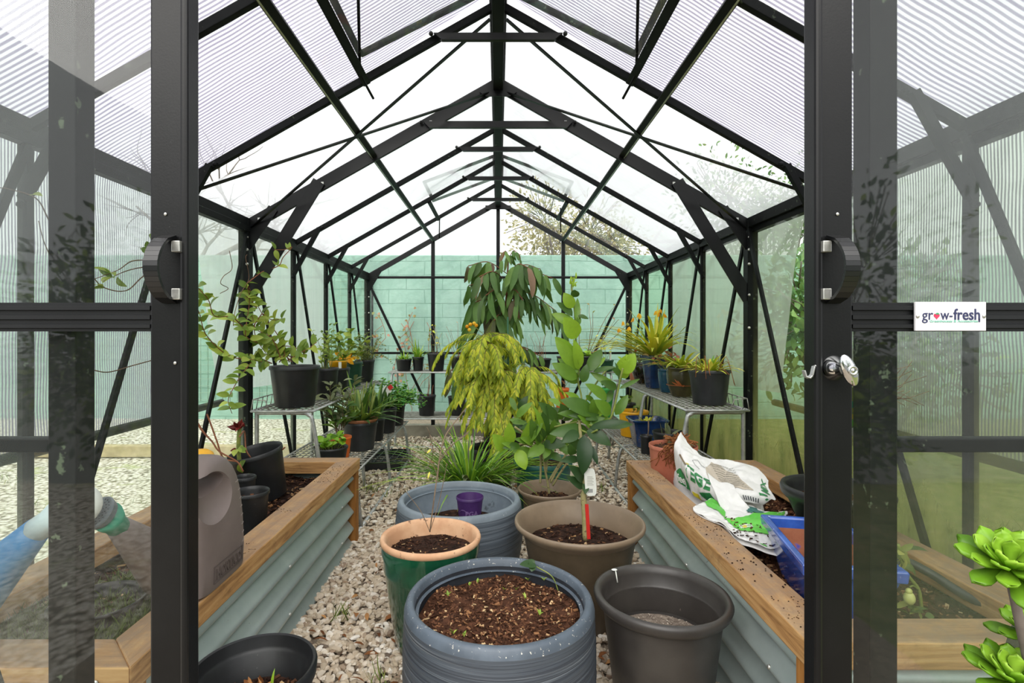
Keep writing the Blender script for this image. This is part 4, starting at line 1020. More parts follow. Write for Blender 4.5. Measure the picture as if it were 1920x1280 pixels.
# green glazed pot
t_ = thing('glazed_pot', 'green glazed pot with a bare clay rim and a thin leafless seedling', 'pot', (-.213, 1.689, 0))
h, Rr = .36, .158
mb = MB(); pr = [(0, 0), (.095, 0), (.10, .006)]+[(.10+.054*(i/14)**.72, .006+(h-.026)*i/14) for i in range(1, 15)]
pr[-4] = (pr[-4][0]+.003, pr[-4][1]); pr[-3] = (pr[-3][0]-.001, pr[-3][1]); pr[-2] = (pr[-2][0]+.003, pr[-2][1]); mb.lathe(pr, 64); mb.build('pot_body', 'gglaze', t_)
mb = MB(); mb.lathe([(.152, h-.022), (.1565, h-.018), (.1585, h-.010), (.156, h-.002), (.149, h), (.142, h-.006), (.138, h-.02), (.133, h-.06), (.125, h-.12)], 64); mb.build('rim', 'cream', t_)
soil(t_, .134, h-.052, 'soil', 220, .004, .012, .008, 12, 48)
mb = MB(); D = 1.69; z0 = h-.05
def tw(pts, r): mb.tube(cr([W(a, b, d) for a, b, d in pts], 5), r, 5)
s0 = (806, 997, 1.70)
tw([s0, (812, 950, 1.70), (820, 890, 1.72), (826, 850, 1.75), (836, 815, 1.78), (862, 780, 1.8), (874, 765, 1.8)], .0022); tw([(820, 890, 1.72), (812, 872, 1.72), (800, 858, 1.72)], .0013); tw([(824, 865, 1.74), (850, 832, 1.76), (878, 812, 1.78)], .0014)
tw([s0, (822, 945, 1.7), (832, 900, 1.7), (838, 868, 1.7)], .0011); tw([s0, (790, 960, 1.70), (768, 930, 1.71), (750, 905, 1.72), (738, 885, 1.72)], .0011); tw([(826, 850, 1.75), (815, 830, 1.76), (806, 815, 1.77)], .001)
mb.build('stem', 'twig', t_, world=True)
mb = MB()
for (a, b, c_, d) in ((806,884,802,898),(880,845,886,832),(808,842,800,850),(874,765,882,757)): mb.leaf(W(a,b,1.74), W(c_,d,1.73), .007, (0,-1,.3), n=4, rnd=.9)
mb.build('leaves', 'ystrap', t_, world=True)
# brown pot with citrus
def taupe_pot(name, label, x, y, Rr, h, Rb, soilz, soilr):
    t_ = thing(name, label, 'potted plant', (x, y, 0))
    mb = MB(); mb.lathe([(0, 0), (Rb, 0), (Rb+.004, .006), (Rr*.84, h*.80), (Rr*.86, h*.86), (Rr*.87, h*.885)], 64); mb.build('pot_body', 'taupedk', t_, True, angle=.9)
    mb = MB(); mb.lathe([(Rr*.865, h*.87), (Rr*.96, h*.93), (Rr*.99, h*.95), (Rr, h*.97), (Rr*.995, h*.99), (Rr*.98, h), (Rr*.955, h*.995), (Rr*.92, h*.955), (Rr*.85, h*.87), (Rr*.81, h*.78), (Rr*.78, h*.60)], 64); mb.build('rim', 'taupe', t_)
    soil(t_, soilr, soilz, 'soil', 420, .004, .016, .01, 12, 48); return t_
p_c1 = taupe_pot('citrus_tree', 'young citrus tree with a white plant tag in the wide taupe brown pot', .283, 1.864, .226, .345, .135, .262, .182)
p_c2 = taupe_pot('citrus_tree', 'bushy citrus tree in the smaller taupe pot behind the blue grey pot', .243, 2.53, .150, .262, .10, .205, .120)
# black open pot right
t_ = thing('empty_pot', 'dark brown black empty pot with pale grit in the bottom, beside the right bed', 'pot', (.424, 1.385, 0))
h, Rr = .325, .172
mb = MB(); mb.lathe([(0, 0), (.112, 0), (.115, .004), (.148, h-.055), (.150, h-.035)], 64); mb.build('pot_body', 'darkpot', t_)
mb = MB(); mb.lathe([(.148, h-.04), (.160, h-.034), (.170, h-.022), (.174, h-.010), (.170, h-.001), (.162, h+.001), (.154, h-.006), (.150, h-.02), (.147, h-.05), (.144, h-.054), (.1425, h-.058), (.1435, h-.062)], 72); mb.build('rim', 'darkpot', t_)
mb = MB(); mb.lathe([(.1435, h-.055), (.138, h-.12), (.1385, h-.122), (.136, h-.126), (.1365, h-.13), (.134, h-.134), (.109, .02), (0, .02)], 60); mb.build('inner_wall', 'darkpot', t_)
soil(t_, .130, .200, 'grit', 1500, .002, .005, .004, 12, 44, 'grit')
mb = MB(); mb.ball((-.095, .125, h+.002), .006, 8, 5, (1.5, 1, .4)); mb.bar((-.092, .122, h+.0), (-.088, .116, h-.03), .003, .0015, (0,-1,0)); mb.build('bird_dropping', 'whitetag', t_)
# black pot bottom-left
t_ = thing('bucket_pot', 'black plastic pot with dry leaves, in the bottom left corner beside the left bed', 'pot', (-.507, 1.105, 0))
h = .308; mb = MB(); mb.lathe([(0, 0), (.092, 0), (.118, h-.03), (.124, h-.028), (.126, h-.006), (.122, h), (.117, h-.002), (.112, h-.024), (.110, h-.030), (.106, h-.034), (.086, .02), (0, .02)], 64); mb.build('pot_body', 'blackpot', t_, True, angle=.9)
soil(t_, .1, h-.085, 'soil', 120)
mb = MB(); rr = random.Random(3)
for i in range(46):
    a = rr.uniform(0, 6.28); q = rr.uniform(0, .07); p = Vector((q*math.cos(a), q*math.sin(a), h-.075)); d = Vector((rr.gauss(0,1), rr.gauss(0,1), rr.uniform(.1, .9))).normalized(); mb.leaf(p, p+d*rr.uniform(.03,.07), rr.uniform(.004,.022), rv(), n=5, rnd=rr.random())
mb.build('dry_leaves', 'litter', t_)
mb = MB(); mb.leaf((-.01, -.02, h-.06), (.012, -.01, h-.035), .02, (0,0,1), shape='ov', rnd=.4); mb.leaf((.03, .02, h-.06), (.034, .025, h-.02), .006, (0,-1,0), rnd=.9); mb.build('seedling', 'citrus', t_)
# ------------------------------------------------------------------ plant helpers (local coords of the thing)
def clampx(t_, p):
    x = t_.location.x+p.x
    if abs(x) > 1.12 and abs(t_.location.x) > .7: x = math.copysign(1.12+.085*math.tanh((abs(x)-1.12)/.085), x)
    y = t_.location.y+p.y
    if y > 4.94: y = 4.94+.06*math.tanh((y-4.94)/.06)
    return Vector((x-t_.location.x, y-t_.location.y, p.z))
def straps(t_, z, n, L, wd, spread, mat, rr, lift=1.0, bias=(0,0), r0=.03, name='foliage', droop=1.0, nn=9):
    mb = MB()
    for i in range(n):
        a = rr.uniform(0, 2*PI); s = rr.uniform(*spread); l = rr.uniform(*L); h = Vector((math.cos(a)+bias[0], math.sin(a)+bias[1], 0)); h = h/max(.3, h.length)
        b = Vector((h.x*r0*rr.random(), h.y*r0*rr.random(), z)); pts = []
        for k in range(nn):
            u_ = k/(nn-1); pts.append(b+h*(l*s*u_**1.2)+Vector((0,0,l*lift*(1-s*.45)*(u_-droop*s*.62*u_*u_*u_))))
        pts = [clampx(t_, p) for p in pts]
        mb.curveleaf(pts, wd*rr.uniform(.7,1.2), (0,0,1) if s > .25 else (h.x, h.y, .2), rnd=rr.random())
    return mb.build(name, mat, t_)
def stems(t_, z, n, H, leafL, leafW, mat, rr, spread=.35, step=.035, stemmat='stem', stemr=.002, r0=.03, leafshape='ell', lean=(0,0), droop=.0, bare=.15, jit=.12, nlf=2, fname='foliage', sname='stem', lnrm=None):
    mb = MB(); lf = MB()
    for i in range(n):
        a = rr.uniform(0, 2*PI); h = rr.uniform(*H); d = Vector((math.cos(a)*spread*rr.random()+lean[0], math.sin(a)*spread*rr.random()+lean[1], 1)).normalized()
        p = Vector((math.cos(a)*r0*rr.random(), math.sin(a)*r0*rr.random(), z-.01)); pts = [p.copy()]; k = max(3, int(h/step))
        for j in range(k):
            d = (d+Vector((rr.gauss(0,jit), rr.gauss(0,jit), -droop*j/k))).normalized(); p = clampx(t_, p+d*h/k); pts.append(p.copy())
            if j/k > bare:
                for q in range(nlf):
                    aa = rr.uniform(0, 6.28); dd = (Vector((math.cos(aa), math.sin(aa), rr.uniform(-.2,.6)))+d*.3).normalized(); l = leafL*rr.uniform(.6,1.25); lf.leaf(clampx(t_, p), clampx(t_, p+dd*l), leafW*l/leafL, (rr.gauss(0,.3), -.3+rr.gauss(0,.3), 1), shape=leafshape, n=4, rnd=rr.random())
        mb.tube(pts, [stemr*(1-.6*q/len(pts)) for q in range(len(pts))], 5)
    if n: mb.build(sname, stemmat, t_)
    if lf.v: lf.build(fname, mat, t_)
def npot(label, px, by, zs, R_, h, mat='blackpot', cat='potted plant', name='potted_plant', Rb=None, group=None, D=None, soilfrac=.86, soilmat='soil', x=None, prof=None, sq=None, rz=0, chips=30):
    D = D or (1-zs)*1000/(by-CY); t_ = thing(name, label, cat, ((at(px, D) if x is None else x), D, zs+.001), rz, group)
    t_['group'] = group or 'potted plants on the %s plant stand' % ('back' if D > 4.3 else 'left' if t_.location.x < 0 else 'right')
    Rb = Rb or R_*.78; pot(t_, prof or prof_nursery(R_, Rb, h), mat, 40, sq)
    if soilfrac: 
        r_ = (Rb+(R_-Rb)*soilfrac)*.95-.004; soil(t_, r_*(.98 if not sq else .98), h*soilfrac, soilmat, chips, .003, .009, rings=5, seg=24)
    return t_
rr = random.Random(77)
# ---- right upper stand (z .63)
ZU = .631
t_ = npot('black pot of yellow green strap leaves at the near end of the right upper shelf', 1330, 757, ZU, .103, .175, 'blackpot2', D=2.74); straps(t_, .15, 46, (.10, .19), .022, (.3, 1.2), 'ystrap', rr, .9); straps(t_, .15, 12, (.10, .19), .016, (.15, .6), 'strap', rr, .9, name='green_foliage')
mb = MB(); 
for k in range(9): a = rr.uniform(0, 6.28); mb.tube(cr([(.05*math.cos(a), .05*math.sin(a), .16), (.1*math.cos(a), .1*math.sin(a), .2+rr.uniform(-.02,.05)), (.13*math.cos(a), .13*math.sin(a)-.03, .13+rr.uniform(-.04,.06))], 4), .0016, 4)
build_each(mb, 'dry_leaf_stalk', 'litter', t_)
t_ = npot('olive ceramic pot with orange leaf motif and arching leaves on the right stand', 1278, 741, ZU, .085, .165, 'oglaze', D=3.08, prof=prof_bowl(.085, .055, .165, belly=.10)); straps(t_, .15, 54, (.16, .30), .018, (.6, 1.3), 'ystrap', rr, .8, (-.4,-.3)); straps(t_, .15, 14, (.12, .22), .014, (.4, 1.1), 'strap', rr, .8, (-.3, -.4), name='green_foliage')
mb = MB()
for k in range(5):
    a = -1.0+.35*k*.6; r0 = .085; tp = Vector((math.sin(a)*.089, -math.cos(a)*.089, .085+.018*math.sin(k*1.3))); mb.leaf((math.sin(-.3)*.083, -math.cos(-.3)*.083, .06), tp, .010, (math.sin(a), -math.cos(a), 0), arch=.1, fold=0, n=4)
mb.lathe([(.0845, .062), (.0852, .0635), (.0845, .065)], 40); mb.build('leaf_motif', 'motif', t_)
t_ = npot('small teal glazed pot tucked behind the olive ceramic pot on the right stand', 1254, 738, ZU, .066, .14, 'tglaze', D=3.285, prof=prof_bowl(.066, .05, .14, belly=.03)); stems(t_, .12, 14, (.08, .16), .035, .022, 'pinkleaf', rr, .9, .03)
t_ = npot('square dark blue glazed pot with tall yellow strap leaves on the right stand', 1228, 730, ZU, .074, .215, 'bglazedk', D=3.53, sq=6, Rb=.05, prof=[(0,.004),(.046,0),(.05,.01),(.069,.19),(.077,.195),(.078,.213),(.074,.215),(.068,.213),(.064,.19),(.045,.02),(0,.02)], rz=.3)
straps(t_, .19, 44, (.36, .66), .028, (.5, 1.3), 'ystrap', rr, .85, (-.9, -.2)); straps(t_, .19, 30, (.30, .52), .026, (.15, .8), 'ystrap', rr, 1.0, (.5, -.2), name='foliage'); straps(t_, .19, 12, (.16, .3), .02, (.3, .9), 'strap', rr, .9, (-.3, -.3), name='green_foliage')
mb = MB()
for (px, py) in ((1168,605),(1180,615),(1188,598),(1200,592),(1230,585),(1238,582),(1243,590),(1160,618),(1198,590),(1235,588)):
    c_ = W(px, py, 3.42); 
    mb = MB()
    for q in range(3): mb.leaf(c_+Vector((0,0,.01)), c_+Vector((rr.gauss(0,.012), -.004, -.022)), .012, (0,-1,.2), shape='ov', n=4, rnd=rr.random())
    mb.build('flower', 'flower', t_, world=True)
t_ = npot('glossy black round pot with small red flowers, toward the far end of the right stand', 1207, 720, ZU, .082, .145, 'blackglaze', D=3.85, prof=prof_bowl(.082, .05, .145, belly=.14)); stems(t_, .12, 16, (.06, .12), .04, .035, 'grey_leaf', rr, .8, .03, leafshape='ov')
mb = MB()
for k in range(8): mb = MB(); c_ = Vector((rr.gauss(-.01,.04), rr.gauss(-.02,.03), .20+rr.uniform(0,.08))); [mb.leaf(c_, c_+Vector((rr.gauss(0,.015), rr.gauss(0,.01), .025)), .016, (0,-1,0), rnd=rr.random(), n=4) for q in range(3)]; mb.build('flower', 'cyclamen', t_)
t_ = npot('small weathered clay pot at the far end of the right upper tier', 1186, 714, ZU, .05, .11, 'terra', D=4.06, x=1.045); stems(t_, .09, 7, (.2, .36), .03, .02, 'herb', rr, .5, .03)
# ---- right lower stand (z .30)
ZL = .301
t_ = npot('bright yellow plastic pot on the lower tier of the right stand', 1188, 818, ZL, .100, .168, 'yellow', D=3.60, Rb=.085); stems(t_, .14, 3, (.04, .08), .04, .02, 'vineleaf', rr, .5, .03)
t_ = npot('square cobalt blue glazed pot in front of the yellow pot on the right lower tier', 1213, 828, ZL, .110, .165, 'bglazedk', D=3.30, sq=7, prof=[(0,.004),(.075,0),(.078,.01),(.104,.150),(.113,.153),(.115,.163),(.112,.165),(.103,.164),(.098,.15),(.072,.02),(0,.02)], soilfrac=.8)
straps(t_, .13, 14, (.05, .11), .018, (.4, 1.1), 'ystrap', rr)
t_ = npot('slim black tube pot with a dry stick beside the square cobalt pot', 1212, 846, ZL, .036, .105, D=3.07, Rb=.03); mb = MB(); mb.tube([(.005, 0, .08), (.012, .0, .13), (.012, 0, .19)], .004, 5); mb.build('stem', 'twig', t_); 
t_ = npot('round black pot with grey green bulb shoot beside the slim tube pot', 1253, 848, ZL, .085, .155, D=2.92); straps(t_, .12, 7, (.06, .13), .022, (.1, .8), 'grey_leaf', rr, 1, (-.3,-.3))
t_ = npot('black pot with a tiny sprout at the far end of the right lower tier', 1178, 800, ZL, .056, .18, D=3.90, x=.95); stems(t_, .15, 3, (.05, .1), .045, .03, 'vineleaf', rr, .5, .03)
# ---- left upper stand (z .62)
ZU = .621
t_vine = npot('climbing vine in a large black pot at the near end of the left stand', 553, 762, ZU, .124, .205, 'blackpot', D=2.735, soilfrac=.9)
t_ = npot('black pot with bright twiggy shoots, second from the near end of the left upper tier', 604, 745, ZU, .075, .17, D=3.09, x=-1.0); stems(t_, .14, 12, (.14, .30), .028, .014, 'vineleaf', rr, .35, .03); 
t_ = npot('black pot holding a squat yellow pot with yellow flowers on the left stand', 634, 732, ZU, .075, .15, D=3.40, x=-1.02); stems(t_, .13, 9, (.12, .24), .05, .03, 'vineleaf', rr, .5, .03)
mb = MB(); mb.lathe([(0,.14),(.05,.14),(.056,.185),(.06,.187),(.06,.196),(.054,.196),(.05,.17),(0,.17)], 28); mb.build('inner_pot', 'yellow', t_)
mb = MB(); mb.box((.022,-.066,.15),(.040,-.063,.19)); mb.build('plant_tag', 'whitetag', t_, False)
t_ = npot('dark green pot with orange yellow blooms behind the squat yellow pot', 655, 725, ZU, .075, .17, 'greenpot', D=3.72, x=-1.02); stems(t_, .14, 8, (.12, .26), .06, .05, 'vineleaf', rr, .6, .04, leafshape='ov')
mb = MB()
for k in range(9): mb = MB(); c_ = Vector((rr.gauss(0,.05), rr.gauss(-.05,.04), .17+rr.uniform(0,.06))); [mb.leaf(c_, c_+Vector((rr.gauss(0,.03), rr.gauss(0,.02), rr.gauss(.01,.02))), .03, (0,-1,.4), rnd=rr.random(), n=4) for q in range(4)]; mb.build('flower', 'flower', t_)
t_ = npot('black pot of trailing fine leaved herb at the far end of the left upper tier', 687, 715, ZU, .075, .165, D=4.08, x=-1.02); stems(t_, .15, 42, (.12, .28), .016, .010, 'herb', rr, 1.2, .016, droop=.25, nlf=3, stemr=.0012)
# ---- left lower stand (z .30)
t_ = npot('low black pot of lime green lobed leaves beside the orange pot', 620, 872, ZL, .088, .10, D=2.79, x=-.875); stems(t_, .085, 26, (.03, .07), .04, .036, 'succ', rr, 1.0, .02, leafshape='ov', bare=.4, r0=.05)
t_ = npot('bright orange pot with a lanky grey green shrub on the left lower tier', 636, 857, ZL, .064, .115, 'orange', D=2.985, x=-.885)
stems(t_, .10, 5, (.26, .46), .075, .02, 'grey_leaf', rr, .25, .03, 'brownstem', .003, .02, nlf=3); stems(t_, .10, 7, (.10, .26), .085, .028, 'orchid', rr, .6, .04, 'brownstem', .002, .02, fname='low_foliage', sname='side_stem', nlf=2, droop=.1)
t_ = npot('big charcoal pot with clay coloured rim and long orchid leaves on the left stand', 676, 846, ZL, .104, .165, 'blackpot2', D=3.19, x=-.825)
mb = MB(); mb.lathe([(.090,.155),(.100,.172),(.104,.176),(.104,.182),(.098,.183),(.09,.165)], 40); mb.build('clay_liner', 'terra', t_)
straps(t_, .15, 30, (.22, .40), .030, (.2, .85), 'orchid', rr, 1.0, (.1,-.2)); straps(t_, .15, 16, (.16, .28), .030, (.7, 1.25), 'orchid', rr, .85, (.1,-.4), name='low_foliage'); mb = MB()
for k in range(14): a = rr.uniform(0, 6.28); mb.tube([(.05*math.cos(a), .05*math.sin(a), .15), (.07*math.cos(a)+.02, .07*math.sin(a), .30+rr.uniform(0,.1))], .004, 5)
build_each(mb, 'cane', 'stem', t_)
t_ = npot('narrow black pot of upright orchid leaves behind the big charcoal pot', 712, 826, ZL, .058, .14, D=3.45, x=-.79); straps(t_, .12, 22, (.2, .36), .026, (.15, .7), 'orchid', rr, 1.0, (.3,0))
t_ = npot('tall black pot of glossy leaves with a red and white care card', 734, 809, ZL, .068, .172, D=3.72, x=-.775); straps(t_, .15, 22, (.12, .30), .024, (.2, 1.0), 'orchid', rr, .9, (.4,-.2))
mb = MB(); mb.bar((-.03, -.03, .26), (.02, -.03, .31), .004, .06, (1,0,-.9)); mb.build('care_card', 'whitetag', t_, False); mb = MB(); mb.bar((.018, -.034, .305), (.042, -.034, .325), .004, .03, (1,0,-.9)); mb.build('card_corner', 'redtape', t_, False)
t_ = npot('black pot overflowing with feathery bright green parsley on the left lower shelf', 752, 800, ZL, .07, .15, D=4.02, x=-.77); stems(t_, .13, 80, (.12, .26), .022, .018, 'parsley', rr, 1.1, .022, leafshape='ov', droop=.35, nlf=4, stemr=.0012, lean=(.15,-.1))
# seed tray on the ground under the left stand
t_ = thing('seed_tray', 'black seed tray lying on the gravel under the left stand', 'tray', (-.845, 4.02, .012))
mb = MB()
for (a, b) in (((-.15,-.22,0),(.15,.22,.006)), ((-.15,-.22,0),(.15,-.212,.06)), ((-.15,.212,0),(.15,.22,.06)), ((-.15,-.22,0),(-.142,.22,.06)), ((.142,-.22,0),(.15,.22,.06))): mb.box(a, b)
mb.build('tray_body', 'blackpot', t_, False, .002); mb = MB()
for i in range(1, 6): mb.box((-.145+.29*i/6-.003, -.215, .05), (-.145+.29*i/6+.003, .215, .056))
for i in range(1, 8): mb.box((-.145, -.215+.43*i/8-.003, .05), (.145, -.215+.43*i/8+.003, .056))
mb.build('cell_grid', 'blackpot', t_, False)
# ---- back stand upper (z .65) and lower (z .26)
ZU = .651
t_ = npot('first black pot of grassy shoots from the left on the back stand', 757, 694, ZU, .073, .105, D=4.80); straps(t_, .085, 80, (.05, .15), .011, (.2, 1.2), 'strap', rr, .9)
t_ = npot('second black pot from the left on the back stand, with taller grassy shoots', 784, 694, ZU, .054, .122, D=4.82); straps(t_, .10, 60, (.08, .24), .011, (.1, .9), 'strap', rr, 1.0)
t_ = npot('large black pot with pale bare shoots, third from the left on the back stand', 818, 694, ZU, .083, .158, D=4.80); stems(t_, .13, 7, (.12, .3), .03, .012, 'ystrap', rr, .3, .05, 'twig', .003, .05, nlf=1)
t_ = npot('black pot with bare brown twigs, fourth from the left on the back stand', 858, 693, ZU, .066, .125, D=4.82); stems(t_, .1, 10, (.12, .36), .02, .008, 'litter', rr, .7, .05, 'redstem', .0022, .04, nlf=1, bare=.8)
t_ = npot('wide low black tub with red bare stems on the right half of the back stand', 1012, 692, ZU, .105, .11, D=4.80); stems(t_, .09, 12, (.12, .34), .02, .008, 'litter', rr, .35, .05, 'redstem', .0022, .08, nlf=1, bare=.85)
t_ = npot('plain grey black pot beside the wide low tub on the back stand', 1052, 692, ZU, .075, .13, 'darkpot', D=4.80, x=.60); stems(t_, .1, 5, (.12, .22), .04, .025, 'redleaf', rr, .5, .05, 'redstem', .002, .03, nlf=1)
t_ = npot('black pot with spreading bare twigs near the right end of the back stand', 1098, 692, ZU, .075, .13, D=4.80, x=.79); stems(t_, .1, 8, (.3, .62), .03, .018, 'rusty', rr, .6, .07, 'twig', .004, .03, nlf=1, bare=.75, lean=(.3,0)); stems(t_, .1, 8, (.05, .1), .05, .03, 'succ', rr, .8, .03, fname='low_foliage', sname='side_stem')
t_ = npot('small dark green pot with a yellowing seedling at the right end of the back stand', 1158, 690, ZU, .062, .10, 'greenpot', D=4.74, x=.965); stems(t_, .08, 6, (.14, .27), .03, .02, 'ystrap', rr, .5, .05, nlf=2); mb = MB(); mb.box((.02,-.03,.08),(.035,-.028,.17)); mb.build('plant_tag', 'whitetag', t_, False)
ZL2 = .261
t_ = npot('black pot with two bare red canes, left on the lower tier of the back stand', 800, 776, ZL2, .083, .178, D=4.74); stems(t_, .15, 5, (.1, .24), .02, .01, 'litter', rr, .4, .06, 'redstem', .0035, .05, nlf=0)
t_ = npot('black pot with crossing dry stems, second on the lower tier of the back stand', 857, 774, ZL2, .083, .165, D=4.76); stems(t_, .14, 9, (.2, .38), .05, .02, 'litter', rr, .7, .07, 'twig', .003, .05, nlf=1, bare=.8)
t_ = npot('small bright blue pot half hidden behind the yellow green tree on the back lower tier', 962, 772, ZL2, .055, .10, 'bluepot', D=4.70, x=.13); stems(t_, .09, 6, (.06, .12), .04, .02, 'orchid', rr, .7, .03)
t_ = npot('terracotta orange pot low on the back stand, between feathery tree and citrus', 1055, 772, ZL2, .062, .245, 'orange', D=4.70, x=.565, Rb=.05); stems(t_, .22, 4, (.08, .16), .03, .02, 'litter', rr, .3, .05, 'twig', .003, .03, nlf=1)
t_ = npot('bright green pot near the right end of the back lower tier', 1168, 772, ZL2, .058, .25, 'bgreen', D=4.66, x=.96, Rb=.048); stems(t_, .22, 10, (.05, .1), .035, .025, 'parsley', rr, .8, .03)
# ------------------------------------------------------------------ vine leaves by pixel paths
def zp(ox, oy, sc):
    def f(x, y, D):
        p = W(ox+x/sc, oy+y/sc, D); k = 1.185/max(1.185, abs(p.x)) if D < 5 else 1
        return Vector((p.x*k, p.y*k, HC+(p.z-HC)*k))
    return f
def vine(t_, paths, mat, stemmat, r_, leafL, leafW, rr, step=.045, fname='foliage', sname='stem', dens=1.0, face=(0,-1,.5), sparse=()):
    mb = MB(); lf = MB()
    for ip, pts in enumerate(paths):
        c = cr(pts, 8); mb.tube(c, [r_*(1-.55*i/len(c)) for i in range(len(c))], 5); acc = 0
        for a, b in zip(c, c[1:]):
            acc += (b-a).length
            if acc > step*(3 if ip in sparse else 1):
                acc = 0
                d = (b-a).normalized()
                for sgn in (-1, 1):
                    if rr.random() > dens: continue
                    side = d.cross(Vector(face)).normalized()*sgn; dd = (side+d*rr.uniform(-.1,.7)+Vector((rr.gauss(0,.25), rr.gauss(-.15,.35), rr.gauss(.12,.3)))).normalized(); l = leafL*rr.uniform(.6,1.2)
                    lf.leaf(b, b+dd*l, leafW*l/leafL, (rr.gauss(0,.5), -.7, .6+rr.gauss(0,.3)), shape='ov', n=6, arch=.08, fold=.25, rnd=rr.random())
    mb.build(sname, stemmat, t_, world=True); lf.build(fname, mat, t_, world=True)
z1 = zp(360, 400, 4.267)
base = (780, 1190, 2.72)
vine(t_vine, [[z1(640,1200,2.70), z1(480,1170,2.66), z1(300,1140,2.60), z1(120,980,2.52), z1(60,800,2.48), z1(25,720,2.45)],
    [z1(780,1190,2.72), z1(690,980,2.70), z1(560,800,2.67), z1(440,560,2.63)], [z1(440,560,2.63), z1(560,470,2.60), z1(690,420,2.60), z1(730,350,2.6), z1(800,270,2.6), z1(740,290,2.59), z1(655,290,2.58)],
    [z1(430,930,2.66), z1(320,830,2.62), z1(180,820,2.56), z1(130,690,2.53), z1(15,560,2.48)], [z1(800,1150,2.72), z1(600,1060,2.69), z1(450,1000,2.67), z1(430,930,2.66), z1(460,700,2.64), z1(440,560,2.63)],
    [z1(800,1180,2.72), z1(900,1110,2.72), z1(760,1060,2.7), z1(640,1080,2.69)], [z1(760,1180,2.70), z1(860,1120,2.70), z1(930,1080,2.72), z1(1000,1030,2.74)], [z1(560,800,2.67), z1(640,850,2.67), z1(730,840,2.68)],
    [z1(640,1200,2.70), z1(520,1160,2.67), z1(420,1260,2.63), z1(330,1400,2.58), z1(290,1500,2.56), z1(320,1600,2.55)], [z1(700,1190,2.70), z1(740,1120,2.68), z1(690,1040,2.69)], [z1(800,1190,2.7), z1(740,1140,2.69), z1(620,1150,2.68)], [z1(520,760,2.66), z1(470,690,2.65), z1(430,660,2.63)],
    [z1(720,1180,2.68), z1(640,1000,2.67), z1(520,930,2.66), z1(480,820,2.65)], [z1(560,800,2.66), z1(500,900,2.66), z1(520,1010,2.67), z1(600,1130,2.68)]],
    'vineleaf', 'redstem', .0030, .060, .033, rr, .032, dens=.95, sparse=(2,))
mb = MB(); lf = MB()
for c in ([z1(330,900,2.5), z1(340,800,2.5), z1(390,640,2.5), z1(455,520,2.52), z1(430,360,2.52), z1(440,330,2.52)], [z1(225,640,2.47), z1(290,600,2.47), z1(230,560,2.46), z1(255,500,2.46), z1(320,440,2.46), z1(300,300,2.46)]): mb.tube(cr(c, 6), .0016, 5)
mb.build('tendril', 'brownstem', t_vine, world=True)
# twining vine rooted in the left bed, with red young leaves, and its shoots behind the left door glass
t_ = thing('twining_vine', 'green stemmed vine with red young leaves rooted in the left raised bed', 'plant', (at(458, 2.1), 2.1, .318))
zb = zp(360, 640, 4.266)
mb = MB(); mb.tube(cr([zb(410,1080,2.1), zb(385,1000,2.1), zb(372,860,2.1), zb(378,720,2.1), zb(385,660,2.1)], 6), [.010, .010, .009, .009, .008]+[.008]*20, 7); mb.build('main_stem', 'stem', t_, world=True)
lf = MB()
for a, b in ((380,700),(370,690),(390,680)):
    for (tx, ty) in ((285,680),(400,625),(350,715),(420,650),(340,640)): lf.leaf(zb(a,b,2.1), zb(tx+rr.uniform(-8,8),ty+rr.uniform(-8,8),2.07), .016, (rr.gauss(0,.4),-1,.3), n=5, rnd=rr.random())
lf.leaf(zb(360,870,2.1), zb(305,875,2.07), .018, (0,-1,.3), rnd=.2); lf.build('red_leaves', 'redleaf', t_, world=True)
lf = MB()
for (a,b,c_,d) in ((380,840,430,890),(380,870,440,860),(360,860,335,920),(395,1000,430,950),(400,1050,390,960),(440,1090,500,1070)): lf.leaf(zb(a,b,2.09), zb(c_,d,2.06), .026, (0,-1,.4), n=6, rnd=rr.random())
lf.build('green_leaves', 'vineleaf', t_, world=True)
mb = MB()
for pts in ([(380,760),(420,720),(432,860),(470,930)], [(410,1040),(360,960),(220,880),(160,800),(70,700),(25,600)], [(360,960),(250,930),(200,800),(150,660),(120,580)], [(160,800),(90,720),(30,640),(20,760),(45,850)], [(500,950),(600,930),(700,880),(745,845)]):
    mb.tube(cr([zb(x,y,2.05 if x < 420 else 2.2) for x,y in pts], 6), .0032, 5)
mb.build('side_shoots', 'redstem', t_, world=True)
zd = zp(0, 400, 2.908)
paths = [[zd(1010,430,1.80), zd(820,330,1.72), zd(690,420,1.66), zd(560,400,1.62), zd(470,310,1.6), zd(340,325,1.58), zd(250,180,1.56), zd(210,40,1.55)], [zd(830,255,1.74), zd(720,260,1.7), zd(640,310,1.66), zd(480,370,1.6)], [zd(830,285,1.74), zd(700,310,1.68), zd(560,370,1.64)], [zd(340,120,1.56), zd(270,40,1.55), zd(200,-80,1.55), zd(60,-130,1.53), zd(0,-140,1.53)]]
vine(t_, paths, 'vineleaf', 'brownstem', .0022, .05, .02, rr, .13, 'shoot_leaves', 'long_shoots', .5)
lf = MB()
for (a,b,c_,d) in ((830,150,835,110),(825,190,800,150),(820,215,765,190),(830,240,790,290),(815,350,840,345),(690,400,640,345),(560,400,490,400),(560,380,620,345)): lf.leaf(zd(a,b,1.76), zd(c_,d,1.74), .026, (0,-1,.4), n=6, rnd=rr.random())
lf.build('shoot_leaves', 'vineleaf', t_, world=True)
mb = MB(); mb.tube(cr([zd(830,800,1.76), zd(720,830,1.7), zd(590,865,1.64), zd(490,850,1.6)], 6), .0018, 5); mb.build('long_shoots', 'brownstem', t_, world=True)
